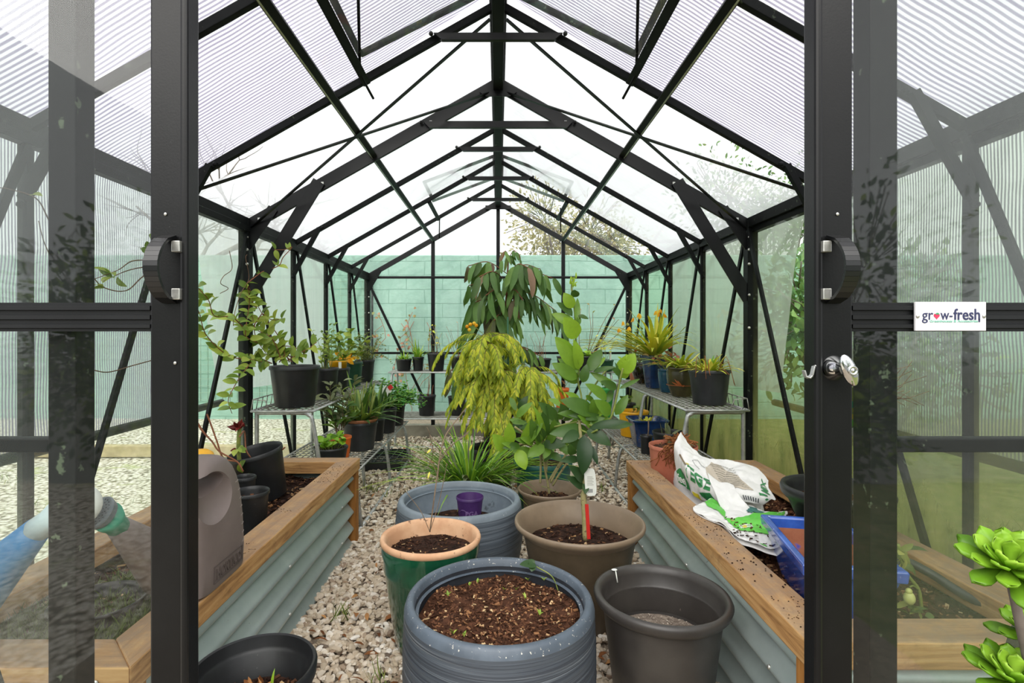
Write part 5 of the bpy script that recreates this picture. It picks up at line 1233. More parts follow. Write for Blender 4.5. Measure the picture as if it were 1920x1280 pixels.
# ------------------------------------------------------------------ citrus trees
def pxleaf(lf, f, b, t, wpx, D0, D1, rnd, nrm=(0,-1,.45), sc=1, arch=.06, fold=.22, shape='ov'):
    lf.leaf(f(*b, D0), f(*t, D1), wpx/sc/1000*D0, nrm, arch=arch, fold=fold, n=8, shape=shape, rnd=rnd)
z5 = zp(840, 460, 4.267); z6 = zp(780, 680, 4.0); z7 = zp(980, 620, 7.109)
lf = MB(); ld = MB(); st = MB()
st.tube(cr([W(1098,1012,1.864), W(1096,960,1.864), W(1094,930,1.865), W(1096,905,1.87), W(1092,865,1.87), W(1088,810,1.88), W(1085,770,1.9)], 6), [.0105]*14+[.008]*8+[.006]*10+[.005]*10, 8)
st.build('trunk', 'barkpale', p_c1, world=True); st = MB()
for pts in ([(1085,775,1.9),(1090,745,1.92),(1084,715,1.95),(1086,680,1.97),(1080,640,1.99),(1079,610,2.0),(1077,580,2.0),(1073,550,2.0)], [(1088,790,1.9),(1120,800,1.88),(1140,790,1.86),(1150,770,1.85),(1158,735,1.85),(1163,710,1.85),(1168,690,1.85)],
            [(1086,770,1.9),(1105,740,1.92),(1120,715,1.95),(1140,690,1.98)], [(1088,805,1.88),(1105,812,1.86),(1120,806,1.83)], [(1084,790,1.9),(1060,795,1.92),(1040,800,1.95)], [(1073,550,2),(1072,535,2),(1076,520,2)]):
    st.tube(cr([W(*p) for p in pts], 6), .0035, 6)
st.build('twigs', 'stem', p_c1, world=True)
# bright leaves
B = [(z5,(1000,500),(925,378),80,.85),(z5,(985,410),(1045,372),55,.2),(z5,(995,565),(866,455),70,.25),(z5,(1020,640),(830,545),75,.75),(z5,(1032,740),(925,572),120,.9),(z5,(1030,610),(1035,420),40,.6),(z5,(1040,560),(1125,588),30,.3),(z5,(1010,905),(855,730),85,.75),(z5,(1045,985),(1008,752),80,.8),
     (z5,(1040,1010),(880,908),66,.6),(z5,(1050,1095),(832,945),92,.55),(z5,(1390,1060),(1450,872),110,.95),(z5,(1040,640),(1048,560),34,.5),
     (z7,(740,520),(430,80),150,.75),(z7,(745,520),(680,110),130,.85),(z7,(745,555),(470,370),100,.6),(z7,(720,640),(390,430),150,.55),(z7,(800,690),(860,440),110,.3),(z7,(870,540),(1050,245),140,.35),(z7,(950,505),(1105,350),60,.75),(z7,(945,480),(1010,345),55,.8),(z7,(940,545),(1240,480),60,.25),
     (z7,(1230,750),(900,550),90,.55),(z7,(1120,920),(830,705),130,.6),(z7,(1255,770),(1040,670),100,.3),(z7,(1320,620),(1170,490),90,.3),(z7,(1320,560),(1500,300),190,.92),(z7,(1290,770),(1564,640),50,.4),(z7,(1235,1120),(1405,850),110,.45),(z7,(1165,1120),(950,920),150,.6),(z7,(1130,960),(1190,780),80,.3),
     (z7,(950,1110),(500,920),190,.35),(z7,(760,920),(560,820),70,.7),(z7,(1100,1160),(590,1120),90,.3),(z7,(900,1210),(1100,1160),80,.4),(z7,(1010,1250),(1470,1250),110,.2),(z7,(950,1130),(930,900),110,.5),(z7,(980,1130),(1110,1010),100,.85),(z7,(840,860),(950,950),60,.5),
     (z7,(1300,700),(1230,420),60,.3),(z7,(1150,1160),(860,1280),100,.7),
     (z6,(1290,500),(1000,532),90,.3),(z6,(1330,420),(1060,380),70,.4),(z6,(1310,480),(1210,395),80,.6),(z6,(1240,640),(1100,560),80,.3)]
for f, b, t, w_, rn in B:
    D0 = 1.96 if f is z5 else 1.90; lf.leaf(f(*b, D0), f(*t, D0+rr.uniform(-.05,.03)), w_/(4.267 if f is z5 else 4.0 if f is z6 else 7.109)/1000*D0*1.32, (rr.gauss(0,.3), -1, .45+rr.gauss(0,.15)), arch=.07, fold=.2, n=9, shape='ov', rnd=rn, wave=.02)
for k in range(10):
    c_ = W(1074+rr.gauss(0,3), 530+rr.uniform(-8,14), 2.0); lf.leaf(c_, c_+Vector((rr.gauss(0,.01), -.004, rr.uniform(.012,.03))), .007, (0,-1,.2), n=4, rnd=1)
for k in range(8):
    c_ = W(1168+rr.gauss(0,4), 672+rr.uniform(-8,10), 1.85); lf.leaf(c_, c_+Vector((rr.gauss(0,.012), -.004, rr.uniform(.0,.02))), .007, (0,-1,.2), n=4, rnd=1)
lf.build('foliage', 'citrus', p_c1, world=True)
Dk = [((1300,492),(1592,440),60,.25),((1280,508),(1462,622),95,.3),((1262,540),(1250,842),112,.15),((1290,610),(1362,765),50,.1),((1250,890),(1140,768),80,.2),((1250,940),(1125,852),66,.2),((1268,905),(1270,985),50,.35),((1220,520),(1090,600),80,.4),((1220,720),(1080,740),55,.25),((1180,690),(1150,600),60,.5)]
for b, t, w_, rn in Dk: ld.leaf(z6(*b, 1.86), z6(*t, 1.83), w_/4/1000*1.86*1.2, (rr.gauss(0,.25), -1, .5), arch=.09, fold=.25, n=9, shape='ov', rnd=rn)
ld.build('dark_foliage', 'citrusdk', p_c1, world=True)
# tag and tape
mb = MB(); c0 = z6(1308, 895, 1.84); hx, hz = .0195, .0475; pts = []
for i in range(24):
    a = 2*PI*i/24; x, z = math.cos(a), math.sin(a); e_ = (abs(x)**5+abs(z)**5)**(-1/5); pts.append(c0+Matrix.Rotation(-.08, 3, 'Y') @ Vector((x*e_*hx, 0, z*e_*hz)))
mb.add(pts+[p+Vector((0,.0012,0)) for p in pts], [tuple(range(24))[::-1], tuple(range(24, 48))]+[(i, (i+1)%24, 24+(i+1)%24, 24+i) for i in range(24)]); tg = mb.build('plant_tag', 'whitetag', p_c1, False, world=True)
mb = MB()
for i in range(9):
    x = -.007+i*.0018; mb.box((c0.x+x, c0.y-.0006, c0.z-.036), (c0.x+x+.0006+.0006*(i%3==0), c0.y-.0002, c0.z-.023))
mb.build('barcode', 'ink', p_c1, False, world=True); mb = MB()
for i in range(6): mb.box((c0.x-.011, c0.y-.0006, c0.z-.010+i*.0055), (c0.x+.011-.004*(i%2), c0.y-.0002, c0.z-.0085+i*.0055))
mb.build('tag_print', 'greyink', p_c1, False, world=True); mb = MB(); mb.tube(cr([W(1094,880,1.86), W(1100,872,1.85), c0+Vector((-.002,0,.046))], 4), .001, 4); mb.build('tag_loop', 'stake', p_c1, world=True)
mb = MB(); mb.bar(W(1100,945,1.853), W(1104,1010,1.853), .004, .012, (1,0,0)); mb.build('red_tape', 'redtape', p_c1, False, world=True)
# second citrus
st = MB()
for pts in ([(1030,925,2.53),(1027,905,2.53),(1022,880,2.53),(1018,850,2.53),(1012,820,2.55)], [(1032,905,2.53),(1045,880,2.53),(1058,862,2.52)], [(1036,910,2.53),(1048,890,2.52),(1062,870,2.51),(1064,872,2.5)], [(1024,885,2.53),(1026,850,2.54),(1024,810,2.55)], [(1030,900,2.53),(1050,868,2.54),(1070,840,2.55)],[(1013,905,2.53),(1014,870,2.56),(1013,850,2.56)], [(1018,850,2.53),(985,832,2.5),(955,840,2.47)], [(1016,840,2.53),(985,815,2.48),(965,800,2.46)],[(1012,820,2.55),(1018,790,2.55),(1022,760,2.55)]):
    st.tube(cr([W(*p) for p in pts], 5), .0055, 6)
st.build('trunk', 'barkpale', p_c2, world=True); lf = MB()
C = [((660,655),(572,535),105,.85),((708,605),(700,445),90,.9),((762,652),(822,802),100,.95),((962,620),(832,708),90,.65),((958,610),(1122,612),95,.08),((780,605),(852,430),60,.8),((830,602),(955,450),80,.6),((962,565),(880,320),50,.8),((982,545),(980,318),85,.25),((1062,432),(915,292),85,.3),((1130,405),(1080,305),75,.2),
     ((900,590),(860,420),80,.4),((945,590),(905,470),90,.3),((850,600),(735,570),50,.5),((780,620),(650,640),60,.35),((1000,560),(1085,470),70,.35),((1010,540),(1040,420),70,.5),((930,610),(890,520),70,.55),((990,600),(1060,520),60,.5),((760,640),(640,600),50,.7),((880,610),(780,560),60,.7),((1010,680),(1100,740),60,.3),((1000,640),(960,720),60,.6),((1060,600),(1140,690),70,.4)]
for b, t, w_, rn in C: lf.leaf(z6(*b, 2.45), z6(*t, 2.42), w_/4/1000*2.45*1.1, (rr.gauss(0,.3), -1, .5), arch=.08, fold=.22, n=9, shape='ov', rnd=rn, wave=.02)
for k in range(34):
    c_ = W(rr.uniform(955,1065), rr.uniform(760,850), 2.55+rr.uniform(-.05,.16)); d = Vector((rr.gauss(0,1), rr.gauss(-.2,.6), rr.gauss(.3,.6))).normalized(); lf.leaf(c_, c_+d*rr.uniform(.07,.12), rr.uniform(.03,.048), (rr.gauss(0,.4), -1, .6), n=8, shape='ov', rnd=rr.random()*.7)
lf.build('foliage', 'citrus', p_c2, world=True)
# ------------------------------------------------------------------ plants along the middle of the path
t_ = thing('potted_plant', 'teal plastic pot with bare stems standing behind the bushy citrus', 'potted plant', (at(1018, 3.0), 3.0, .0)); mb = MB()
pot(t_, prof_nursery(.165, .13, .285, .004), 'tealpot', 48); soil(t_, .145, .25, 'soil', 60); stems(t_, .25, 4, (.2, .35), .07, .03, 'orchid', rr, .3, .05, 'brownstem', .004, .05, nlf=1)
t_ = thing('grassy_plant', 'arching clump of bright green strap leaves in a black pot, behind the blue grey pot', 'potted plant', (at(880, 2.90), 2.90, 0)); pot(t_, prof_nursery(.14, .11, .17), 'blackpot', 40); soil(t_, .12, .14, 'soil', 40)
straps(t_, .13, 150, (.40, .66), .013, (.5, 1.1), 'strap', rr, .9, (.5,-.35), r0=.09, droop=1.0); straps(t_, .13, 130, (.30, .55), .011, (.2, 1.0), 'strap', rr, 1.0, (-.5,-.15), r0=.09, droop=1.0, name='foliage'); straps(t_, .13, 34, (.25, .5), .028, (.3, .9), 'grey_leaf', rr, .9, (-.1,.3), r0=.09, name='broad_foliage')
mb = MB(); 
for pts in ([(820,920,2.6),(826,860,2.62),(852,830,2.64),(880,808,2.66)], [(800,880,2.7),(812,850,2.7),(806,815,2.7),(800,800,2.7)]): mb.tube(cr([W(*p) for p in pts], 5), .002, 5)
mb.build('dry_stalk', 'twig', t_, world=True)
# drooping yellow green tree
t_ = thing('feathery_tree', 'yellow green tree with drooping feathery leaflets in the middle of the path', 'potted plant', (at(922, 3.45), 3.45, 0)); pot(t_, prof_nursery(.15, .12, .26), 'blackpot', 40); soil(t_, .13, .22, 'soil', 30)
st = MB(); lf = MB(); 
trunk = cr([W(925,850,3.45), W(922,760,3.45), W(918,690,3.44), W(915,640,3.42)], 6); trunk[0].z = .22; st.tube(trunk, [.010-.0003*i for i in range(len(trunk))], 6)
tr2 = cr([W(930,850,3.45), W(960,780,3.42), W(985,720,3.40), W(1000,690,3.38)], 6); tr2[0].z = .22; st.tube(tr2, .006, 6)
tr3 = cr([W(930,840,3.45), W(940,740,3.5), W(905,690,3.5), W(890,640,3.5)], 6); st.tube(tr3, .006, 6)
def frond(b, d, L, nl, ll, lw, drp, lf=lf, st=st):
    pts = [b]; p = b; dd = d
    for i in range(10): dd = (dd+Vector((0,0,-drp))).normalized(); p = p+dd*L/10; pts.append(p)
    st.tube(pts, .0016, 4)
    for i in range(nl):
        u_ = .12+.88*i/nl; k = min(9, int(u_*10)); p = pts[k]+(pts[k+1]-pts[k])*(u_*10-k); t_ = (pts[min(k+1,10)]-pts[k]).normalized(); side = t_.cross(Vector((0,0,1))); side = side.normalized() if side.length > .05 else Vector((1,0,0))
        for sg in (-1, 1):
            l = ll*(1-.5*abs(u_-.45))*rr.uniform(.8,1.15); e = (side*sg*.6+t_*.6+Vector((0,0,-.7+rr.gauss(0,.15)))).normalized(); lf.leaf(p, p+e*l, lw, (t_.x, t_.y-.8, .6), n=4, shape='lance', rnd=rr.random(), arch=.12)
for trk, cnt, lo in ((trunk, 62, 6), (tr2, 44, 6), (tr3, 40, 7)):
    for k in range(cnt):
        i = rr.randrange(lo, len(trk)); a = rr.uniform(0, 6.28) if k % 3 else rr.uniform(-2.6, -.5); d = Vector((math.cos(a)*.6, math.sin(a)*.7, rr.uniform(.15,1.0))).normalized(); frond(trk[i], d, rr.uniform(.24,.42), 22, .066, .0165, .27)
st.build('stem', 'brownstem', t_, world=True); lf.build('foliage', 'yg', t_, world=True)
mb = MB()
for (px, py) in ((876,612),(882,608),(889,606),(880,618),(893,610)): mb.ball(W(px, py, 3.4), .012, 6, 5, rnd=rr.random())
build_each(mb, 'flower_bud', 'flower', t_, world=True); mb = MB(); mb.tube(cr([W(950,690,3.40), W(920,640,3.40), W(890,612,3.40)], 5), .0022, 5); mb.build('flower_stalk', 'stem', t_, world=True)
mb = MB(); mb.tube([W(958,850,3.6), W(953,720,3.6), W(952,594,3.6)], .006, 6); o = mb.build('garden_stake', 'stake', None, loc=(W(958,850,3.6).x, 3.6, 0), world=True)
v_ = o.data.vertices; 
for q in v_:
    if q.co.z < .25: q.co.z = 0
tag(o, 'thin green garden stake standing beside the dark drooping plant', 'stake')
# tall dark drooping plant
t_ = thing('drooping_plant', 'tall plant with drooping dark bronze green leaves near the back of the path', 'potted plant', (at(945, 4.0), 4.0, 0)); pot(t_, prof_nursery(.17, .13, .30), 'blackpot', 40); soil(t_, .145, .26, 'soil', 30)
z5b = zp(840, 460, 4.267); st = MB(); lf = MB(); DD = 4.0
tk = cr([W(948,860,DD), z5b(450,900,DD), z5b(460,600,DD), z5b(470,380,DD), z5b(478,200,DD), z5b(485,90,DD)], 8); tk[0].z = .26; st.tube(tk, [.016-.0003*i for i in range(len(tk))], 7); tk2 = cr([W(946,860,DD), z5b(420,880,DD), z5b(425,500,DD), z5b(430,380,DD)], 6); tk2[0].z = .26; st.tube(tk2, .011, 6)
def dleaf(b, t, w_, rn=None): lf.leaf(b, t, w_, (rr.gauss(0,.7), -1, .2+rr.gauss(0,.2)), arch=.09, fold=.35, n=9, shape='lance', rnd=rr.random() if rn is None else rn, wave=.04)
def ray(b, t, n, ll, w_, dz=0):
    c_ = cr([b, b*.5+t*.5+Vector((0,0,.06)), t], 8); st.tube(c_, .0035, 5)
    for i in range(n):
        u_ = .22+.78*i/(n-1); p = c_[min(16, int(u_*16))]; d = (t-b).normalized(); sd = d.cross(Vector((0,0,1))).normalized()
        for sg in ((-1, 1) if i < n-1 else (0,)):
            e = (d*.28+sd*sg*.38+Vector((rr.gauss(0,.14), -.12, -1.0))).normalized(); dleaf(p, p+e*ll*rr.uniform(.75,1.2), w_*rr.uniform(.85,1.15))
H = z5b; Wd = .062
ray(H(478,230,DD), H(160,165,3.9), 6, .17, Wd); ray(H(475,300,DD), H(250,250,3.75), 5, .19, Wd*1.1); ray(H(470,250,DD), H(740,190,3.9), 6, .18, Wd); ray(H(475,260,DD), H(640,175,3.7), 5, .22, Wd*1.1); ray(H(465,400,DD), H(165,320,3.9), 6, .2, Wd*1.1); ray(H(465,380,DD), H(860,520,4.0), 7, .22, Wd*.85); ray(H(480,300,DD), H(840,260,4.05), 6, .2, Wd)
ray(H(455,520,DD), H(180,470,3.85), 6, .22, Wd); ray(H(455,450,DD), H(300,400,3.7), 5, .22, Wd); ray(H(450,640,DD), H(370,600,3.75), 4, .22, Wd); ray(H(452,600,DD), H(550,600,3.85), 4, .2, Wd*.9); ray(H(485,110,DD), H(570,100,3.95), 4, .09, .04); ray(H(455,560,DD), H(180,580,3.95), 6, .24, Wd*1.1); ray(H(470,400,DD), H(600,440,3.8), 4, .17, Wd*.8); ray(H(470,330,DD), H(560,300,4.1), 5, .18, Wd)
ray(H(470,420,DD), H(900,600,4.0), 6, .2, Wd*.75); ray(H(460,520,DD), H(560,470,3.8), 4, .18, Wd*.8); ray(H(440,900,DD), H(110,900,3.7), 6, .2, Wd*.9); ray(H(440,950,DD), H(20,1000,3.7), 6, .24, Wd); ray(H(450,900,DD), H(640,840,3.85), 6, .15, Wd*.8); ray(H(440,980,DD), H(60,1060,3.75), 5, .22, Wd*.8); ray(H(450,870,DD), H(730,880,4.0), 6, .12, Wd*.8); ray(H(485,100,DD), H(430,120,3.9), 3, .12, .04); ray(H(450,880,DD), H(560,880,3.7), 4, .16, Wd*.8)
st.build('stem', 'redstem', t_, world=True); lf.build('foliage', 'droop', t_, world=True)
# ------------------------------------------------------------------ watering cans
def loft(mb, secs, n=32, e=4.0, cap=True):
    """secs: (center, half_u, half_v, uvec, vvec) super-ellipse sections"""
    o = len(mb.v)
    for (c, hu, hv, U, Vv) in secs:
        for j in range(n):
            a = 2*PI*j/n; x, y = math.cos(a), math.sin(a); s = (abs(x)**e+abs(y)**e)**(-1/e); mb.v.append(tuple(Vector(c)+Vector(U)*x*s*hu+Vector(Vv)*y*s*hv))
    for i in range(len(secs)-1):
        for j in range(n): mb.f.append((o+i*n+j, o+i*n+(j+1)%n, o+(i+1)*n+(j+1)%n, o+(i+1)*n+j)); mb.r.append(.5)
    if cap: mb.f.append(tuple(o+j for j in range(n-1,-1,-1))); mb.r.append(.5); m = o+(len(secs)-1)*n; mb.f.append(tuple(m+j for j in range(n))); mb.r.append(.5)
can = thing('watering_can', 'mauve brown moulded watering can with green collared grey rose, on the left raised bed', 'watering can', (-.717, 1.285, ZB+.002))
X_, Y_ = Vector((1,0,0)), Vector((0,1,0))
# body: rounded slab lofted up its side silhouette, hand opening carved through it
mb = MB(); L0, L1 = -.117, .117
prof = [(0, L0+.012, L1-.012, .060), (.005, L0+.003, L1-.003, .063), (.05, L0, L1+.001, .064), (.12, L0+.002, L1-.004, .063), (.17, L0+.006, L1-.010, .061), (.205, L0+.014, L1-.016, .058), (.235, L0+.026, L1-.026, .054), (.260, L0+.044, L1-.040, .049), (.280, L0+.066, L1-.058, .042), (.293, L0+.088, L1-.078, .032), (.298, L0+.102, L1-.092, .018)]
secs = [(Vector((0, (a+b)/2, z)), hx, (b-a)/2, X_, Y_) for z, a, b, hx in prof]
loft(mb, secs, 72, 5.0)
tmp = mb.build('body_raw', 'can'); cuts = []
for c_, rad in (((.090, -.040, .218), (.062, .092, .074)), ((-.090, -.040, .218), (.062, .092, .074)), ((0, -.036, .240), (.2, .054, .028))):
    q = MB(); q.ball(c_, 1, 40, 24, rad); co_ = q.build('cutter', 'can'); bo = tmp.modifiers.new('cut', 'BOOLEAN'); bo.object = co_; bo.operation = 'DIFFERENCE'; bo.solver = 'EXACT'; cuts.append(co_)
bpy.context.view_layer.update(); me = bpy.data.meshes.new_from_object(tmp.evaluated_get(bpy.context.evaluated_depsgraph_get()))
body = MB(); body.add([v.co.copy() for v in me.vertices], [tuple(p.vertices) for p in me.polygons]); bpy.data.meshes.remove(me)
for o in [tmp]+cuts: bpy.data.objects.remove(o)
bo_ = body.build('body', 'can', can, True, angle=.75)
mb = MB()
for k in range(8):
    z = .062+.0225*k; row = max((q for q in prof if q[0] <= z), key=lambda q: q[0]); nxt = min((q for q in prof if q[0] > z), key=lambda q: q[0]); t_ = (z-row[0])/(nxt[0]-row[0])
    a_, b_, hx = [row[i]+(nxt[i]-row[i])*t_ for i in (1, 2, 3)]; hy = (b_-a_)/2; cyy = (a_+b_)/2
    def xs_(y): return hx*(1-min(.9999, abs((y-cyy)/hy))**5)**.2
    y1_ = b_-.016; pts_ = [(xs_(y1_-.004*q)+.0002, y1_-.004*q, z) for q in range(6)]
    for p, q in zip(pts_, pts_[1:]): mb.bar(p, q, .0022, .0016, (1,0,0))
mb.build('level_marks', 'canmark', can, False)
mb = MB(); a0, a1, b0, b1 = -.058, .076, .018, .056
for (p, q) in (((a0,b0),(a1,b0)), ((a1,b0),(a1,b1)), ((a1,b1),(a0,b1)), ((a0,b1),(a0,b0))): mb.bar((.0640, p[0], p[1]), (.0640, q[0], q[1]), .0026, .0026, (1,0,0))
mb.build('emblem_frame', 'candk', can, False)
mb = text_mb('HORTICO', .036, .0020, .0008); wdt = max(v[0] for v in mb.v); mb.v = [(.0640+v[2], a0+.008+v[0]*(a1-a0-.016)/wdt, b0+.006+v[1]*.95) for v in mb.v]; mb.build('embossed_lettering', 'candk', can, False)
# spout toward the viewer and rose
bse = W(306, 1062, 1.19)-Vector((-.717, 1.285, ZB)); end = Vector((W(217, 985, 1.00).x+.717, 1.00-1.285, W(217, 985, 1.00).z-ZB)); dirn = (end-bse).normalized(); U = dirn.cross(Vector((0,0,1))).normalized(); Vv = U.cross(dirn)
mb = MB(); loft(mb, [(bse+(end-bse)*t_, .042-.025*t_, .060-.042*t_, U, Vv) for t_ in (0, .15, .3, .5, .75, 1)], 28, 2.4); mb.build('spout', 'can', can)
mb = MB(); e2 = end+dirn*.034+Vector((-.004,0,.004)); loft(mb, [(end-dirn*.012, .019, .019, U, Vv), (end+dirn*.010, .020, .020, U, Vv), (end+dirn*.024, .024, .024, U, Vv), (e2, .028, .026, U, Vv)], 28, 2); mb.build('collar', 'green_collar', can)
mb = MB(); nface = Vector((-.35, -.75, .6)).normalized(); A_ = nface.orthogonal().normalized(); B_ = nface.cross(A_); cc = e2+Vector((-.008, -.004, .006))
loft(mb, [(cc-nface*.012, .026, .026, A_, B_), (cc, .0305, .0305, A_, B_), (cc+nface*.004, .029, .029, A_, B_)], 36, 2); mb.build('rose', 'rosegrey', can, True, angle=.7)
mb = MB()
for r_, nn_ in ((.006, 6), (.012, 11), (.018, 16), (.024, 20)):
    for j in range(nn_): a = 2*PI*j/nn_; mb.ball(cc+nface*.0042+A_*r_*math.cos(a)+B_*r_*math.sin(a), .0011, 5, 3)
mb.build('rose_perforation', 'ink', can)
can2 = thing('watering_can', 'bright blue watering can with a white rose, at the left edge behind the glass door', 'watering can', (-1.12, 1.035, .402))
mb = MB(); loft(mb, [(Vector((0,0,z)), .070*k, .078*k, X_, Y_) for z, k in ((0,.96),(.006,1),(.10,1.0),(.17,.96),(.20,.85),(.215,.6))], 36, 3.2); mb.build('body', 'canblue', can2)
mb = MB(); mb.tube(cr([(0,.072,.06),(0,.105,.11),(0,.098,.18),(0,.05,.225),(0,0,.225),(0,-.02,.20)], 6), .012, 10); mb.build('handle', 'canblue', can2)
loc2 = Vector((-1.12, 1.035, .402)); e_ = W(72, 990, .97)-loc2; bs = W(-60, 1125, 1.0)-loc2; dirn = (e_-bs).normalized(); U = dirn.cross(Vector((0,0,1))).normalized(); Vv = U.cross(dirn)
mb = MB(); loft(mb, [(bs+(e_-bs)*t_, .052-.030*t_, .052-.030*t_, U, Vv) for t_ in (0, .25, .5, .75, 1)], 24, 2.2); mb.build('spout', 'canblue', can2)
e3 = W(122, 958, .95)-loc2; mb = MB(); loft(mb, [(e_-dirn*.006, .0225, .0225, U, Vv), (e_*.5+e3*.5, .022, .022, U, Vv), (e3, .028, .028, U, Vv)], 24, 2); mb.build('collar', 'canpale', can2)
c3 = W(146, 948, .94)-loc2; nf = Vector((.35,-.9,.35)).normalized(); A_ = nf.orthogonal().normalized(); B_ = nf.cross(A_); mb = MB(); loft(mb, [(c3-nf*.016, .022, .022, A_, B_), (c3-nf*.004, .036, .036, A_, B_), (c3+nf*.004, .037, .037, A_, B_), (c3+nf*.010, .030, .030, A_, B_), (c3+nf*.012, .01, .01, A_, B_)], 32, 2); mb.build('rose', 'whitetag', can2)
# something yellow behind the mauve can
t_ = thing('yellow_lid', 'rounded yellow plastic lid peeking up behind the mauve watering can', 'lid', (at(374, 1.75), 1.75, .318)); mb = MB(); mb.lathe([(.03,0),(.032,.0),(.034,.26),(.03,.262)], 24); mb.build('stand_tube', 'twig', t_); mb = MB(); mb.lathe([(.044,.262),(.045,.268),(.040,.284),(.025,.294),(0,.297)], 28); mb.build('cap', 'yellow', t_)
# pots in the left bed
t_ = thing('bucket_pot', 'big black pot leaning over in the far corner of the left raised bed', 'pot', (at(498, 2.2), 2.2, .322)); pot(t_, prof_nursery(.106, .084, .20, .003, .004), 'blackpot', 44, rot=Matrix.Rotation(-.17, 4, 'Y') @ Matrix.Rotation(.12, 4, 'X')); mb = MB(); mb.lathe([(0,.03),(.085,.03)], 28); mb.xf(Matrix.Rotation(-.17, 4, 'Y') @ Matrix.Rotation(.12, 4, 'X')); mb.build('soil', 'soil', t_)
t_ = thing('bucket_pot', 'medium black pot of bark chips between the leaning pot and the mauve watering can', 'pot', (at(470, 1.80), 1.80, .320)); pot(t_, prof_nursery(.060, .048, .145, .003, .004), 'blackpot', 40); soil(t_, .052, .115, 'drysoil', 60)
t_ = thing('bucket_pot', 'smallest black pot, mostly hidden between the mauve watering can and the leaning pot', 'pot', (at(459, 1.98), 1.98, .320)); pot(t_, prof_nursery(.040, .032, .145, .003, .003), 'blackpot', 32); soil(t_, .033, .11, 'soil', 10)
t_ = thing('sunken_pot', 'thin black pot sunk to its rim in the weedy near end of the left bed', 'pot', (at(185, 1.26), 1.26, .262)); mb = MB(); mb.lathe([(.06, 0), (.062,.0), (.094, .098), (.098, .10), (.099, .106), (.095, .107), (.091, .098), (.058, .004)], 44); mb.build('pot_body', 'blackpot', t_); soil(t_, .088, .075, 'soil', 60)
# ------------------------------------------------------------------ right bed contents
t_ = thing('bulb_pot', 'faded terracotta plastic pot draped with dry roots on the right bed', 'potted plant', (at(1262, 2.35), 2.35, .320)); pot(t_, prof_nursery(.104, .088, .185, .003, .003), 'pinkterra', 44); soil(t_, .092, .165, 'drysoil', 60, dome=.02)
mb = MB()
for k in range(150):
    a = rr.uniform(0, 6.28); q = rr.uniform(0, .085); x = .03+q*math.cos(a)*.75; y = q*math.sin(a); mb.bar((x, y, .185+.035*(1-q/.09)), (x+rr.gauss(0,.02), y+rr.gauss(0,.02), .185+.035*(1-q/.09)+rr.gauss(0,.012)), .005, .002, rv())
mb.build('root_mat', 'litter', t_, False); mb = MB()
for k in range(16):
    a = rr.uniform(-2.35, -1.75); p = Vector((.10*math.cos(a), .10*math.sin(a), .19)); pts = [Vector((p.x*.8, p.y*.8, .185)), p+Vector((0,-.008,.008))]
    for i in range(6): pts.append(Vector((pts[-1].x+rr.gauss(0,.012), -math.sqrt(max(.0001,(.112-.003*i)**2-pts[-1].x**2)), pts[-1].z-rr.uniform(.006,.022))))
    mb.tube(cr(pts, 3), .0018, 4)
mb.build('hanging_roots', 'litter', t_); straps(t_, .16, 4, (.09, .14), .024, (.2, .9), 'grey_leaf', rr, 1, (-.5,-.4))
class Surf:
    def __init__(s, ctrl, wr=.006, seed=0, fr=16):
        s.c = ctrl; s.wr = wr; s.seed = seed; s.fr = fr
    def row(s, r, u):
        k = len(r)-1; q = min(u*k, k-1e-6); i = int(q); t = q-i; P = lambda j: r[max(0, min(k, j))]
        a, b, c, d = P(i-1), P(i), P(i+1), P(i+2); return .5*((2*b)+(c-a)*t+(2*a-5*b+4*c-d)*t*t+(3*b-a-3*c+d)*t**3)
    def __call__(s, u, v, off=0):
        col = [s.row(r, u) for r in s.c]; p = s.row(col, v)
        e = .01; pu = s.row([s.row(r, min(1, u+e)) for r in s.c], v)-p if u < .98 else p-s.row([s.row(r, u-e) for r in s.c], v); pv = s.row(col, min(1, v+e))-p if v < .98 else p-s.row(col, v-e)
        n_ = pv.cross(pu); n_ = n_.normalized() if n_.length > 1e-9 else Vector((0,0,1))
        f = s.fr; rid = abs(noise.noise((p.x*f, p.y*f, p.z*f+s.seed)))+.5*abs(noise.noise((p.x*f*2.3, p.y*f*2.3, s.seed+5)))
        return p+n_*(s.wr*(rid-.3)*1.6+off)
def sheet(S, name, mat, parent, nu=36, nv=28, th=.0012, u0=0, u1=1, v0=0, v1=1, off=0, ragged=0):
    mb = MB()
    for layer in (0, 1):
        for j in range(nv+1):
            for i in range(nu+1):
                u_ = u0+(u1-u0)*i/nu; v_ = v0+(v1-v0)*j/nv
                if ragged and i == nu: u_ -= ragged*abs(noise.noise((j*.7, S.seed, 2)))
                mb.v.append(tuple(S(max(0,min(1,u_)), max(0,min(1,v_)), off-layer*th)))
    m = (nu+1)*(nv+1)
    for j in range(nv):
        for i in range(nu):
            a = j*(nu+1)+i; mb.f.append((a, a+1, a+nu+2, a+nu+1)); mb.f.append((m+a+nu+1, m+a+nu+2, m+a+1, m+a)); mb.r += [.5, .5]
    bd = [i for i in range(nu)]+[j*(nu+1)+nu for j in range(nv)]+[nv*(nu+1)+nu-i for i in range(nu)]+[(nv-j)*(nu+1) for j in range(nv)]
    for a, b in zip(bd, bd[1:]+bd[:1]): mb.f.append((b, a, m+a, m+b)); mb.r.append(.5)
    return mb.build(name, mat, parent, True, world=True)
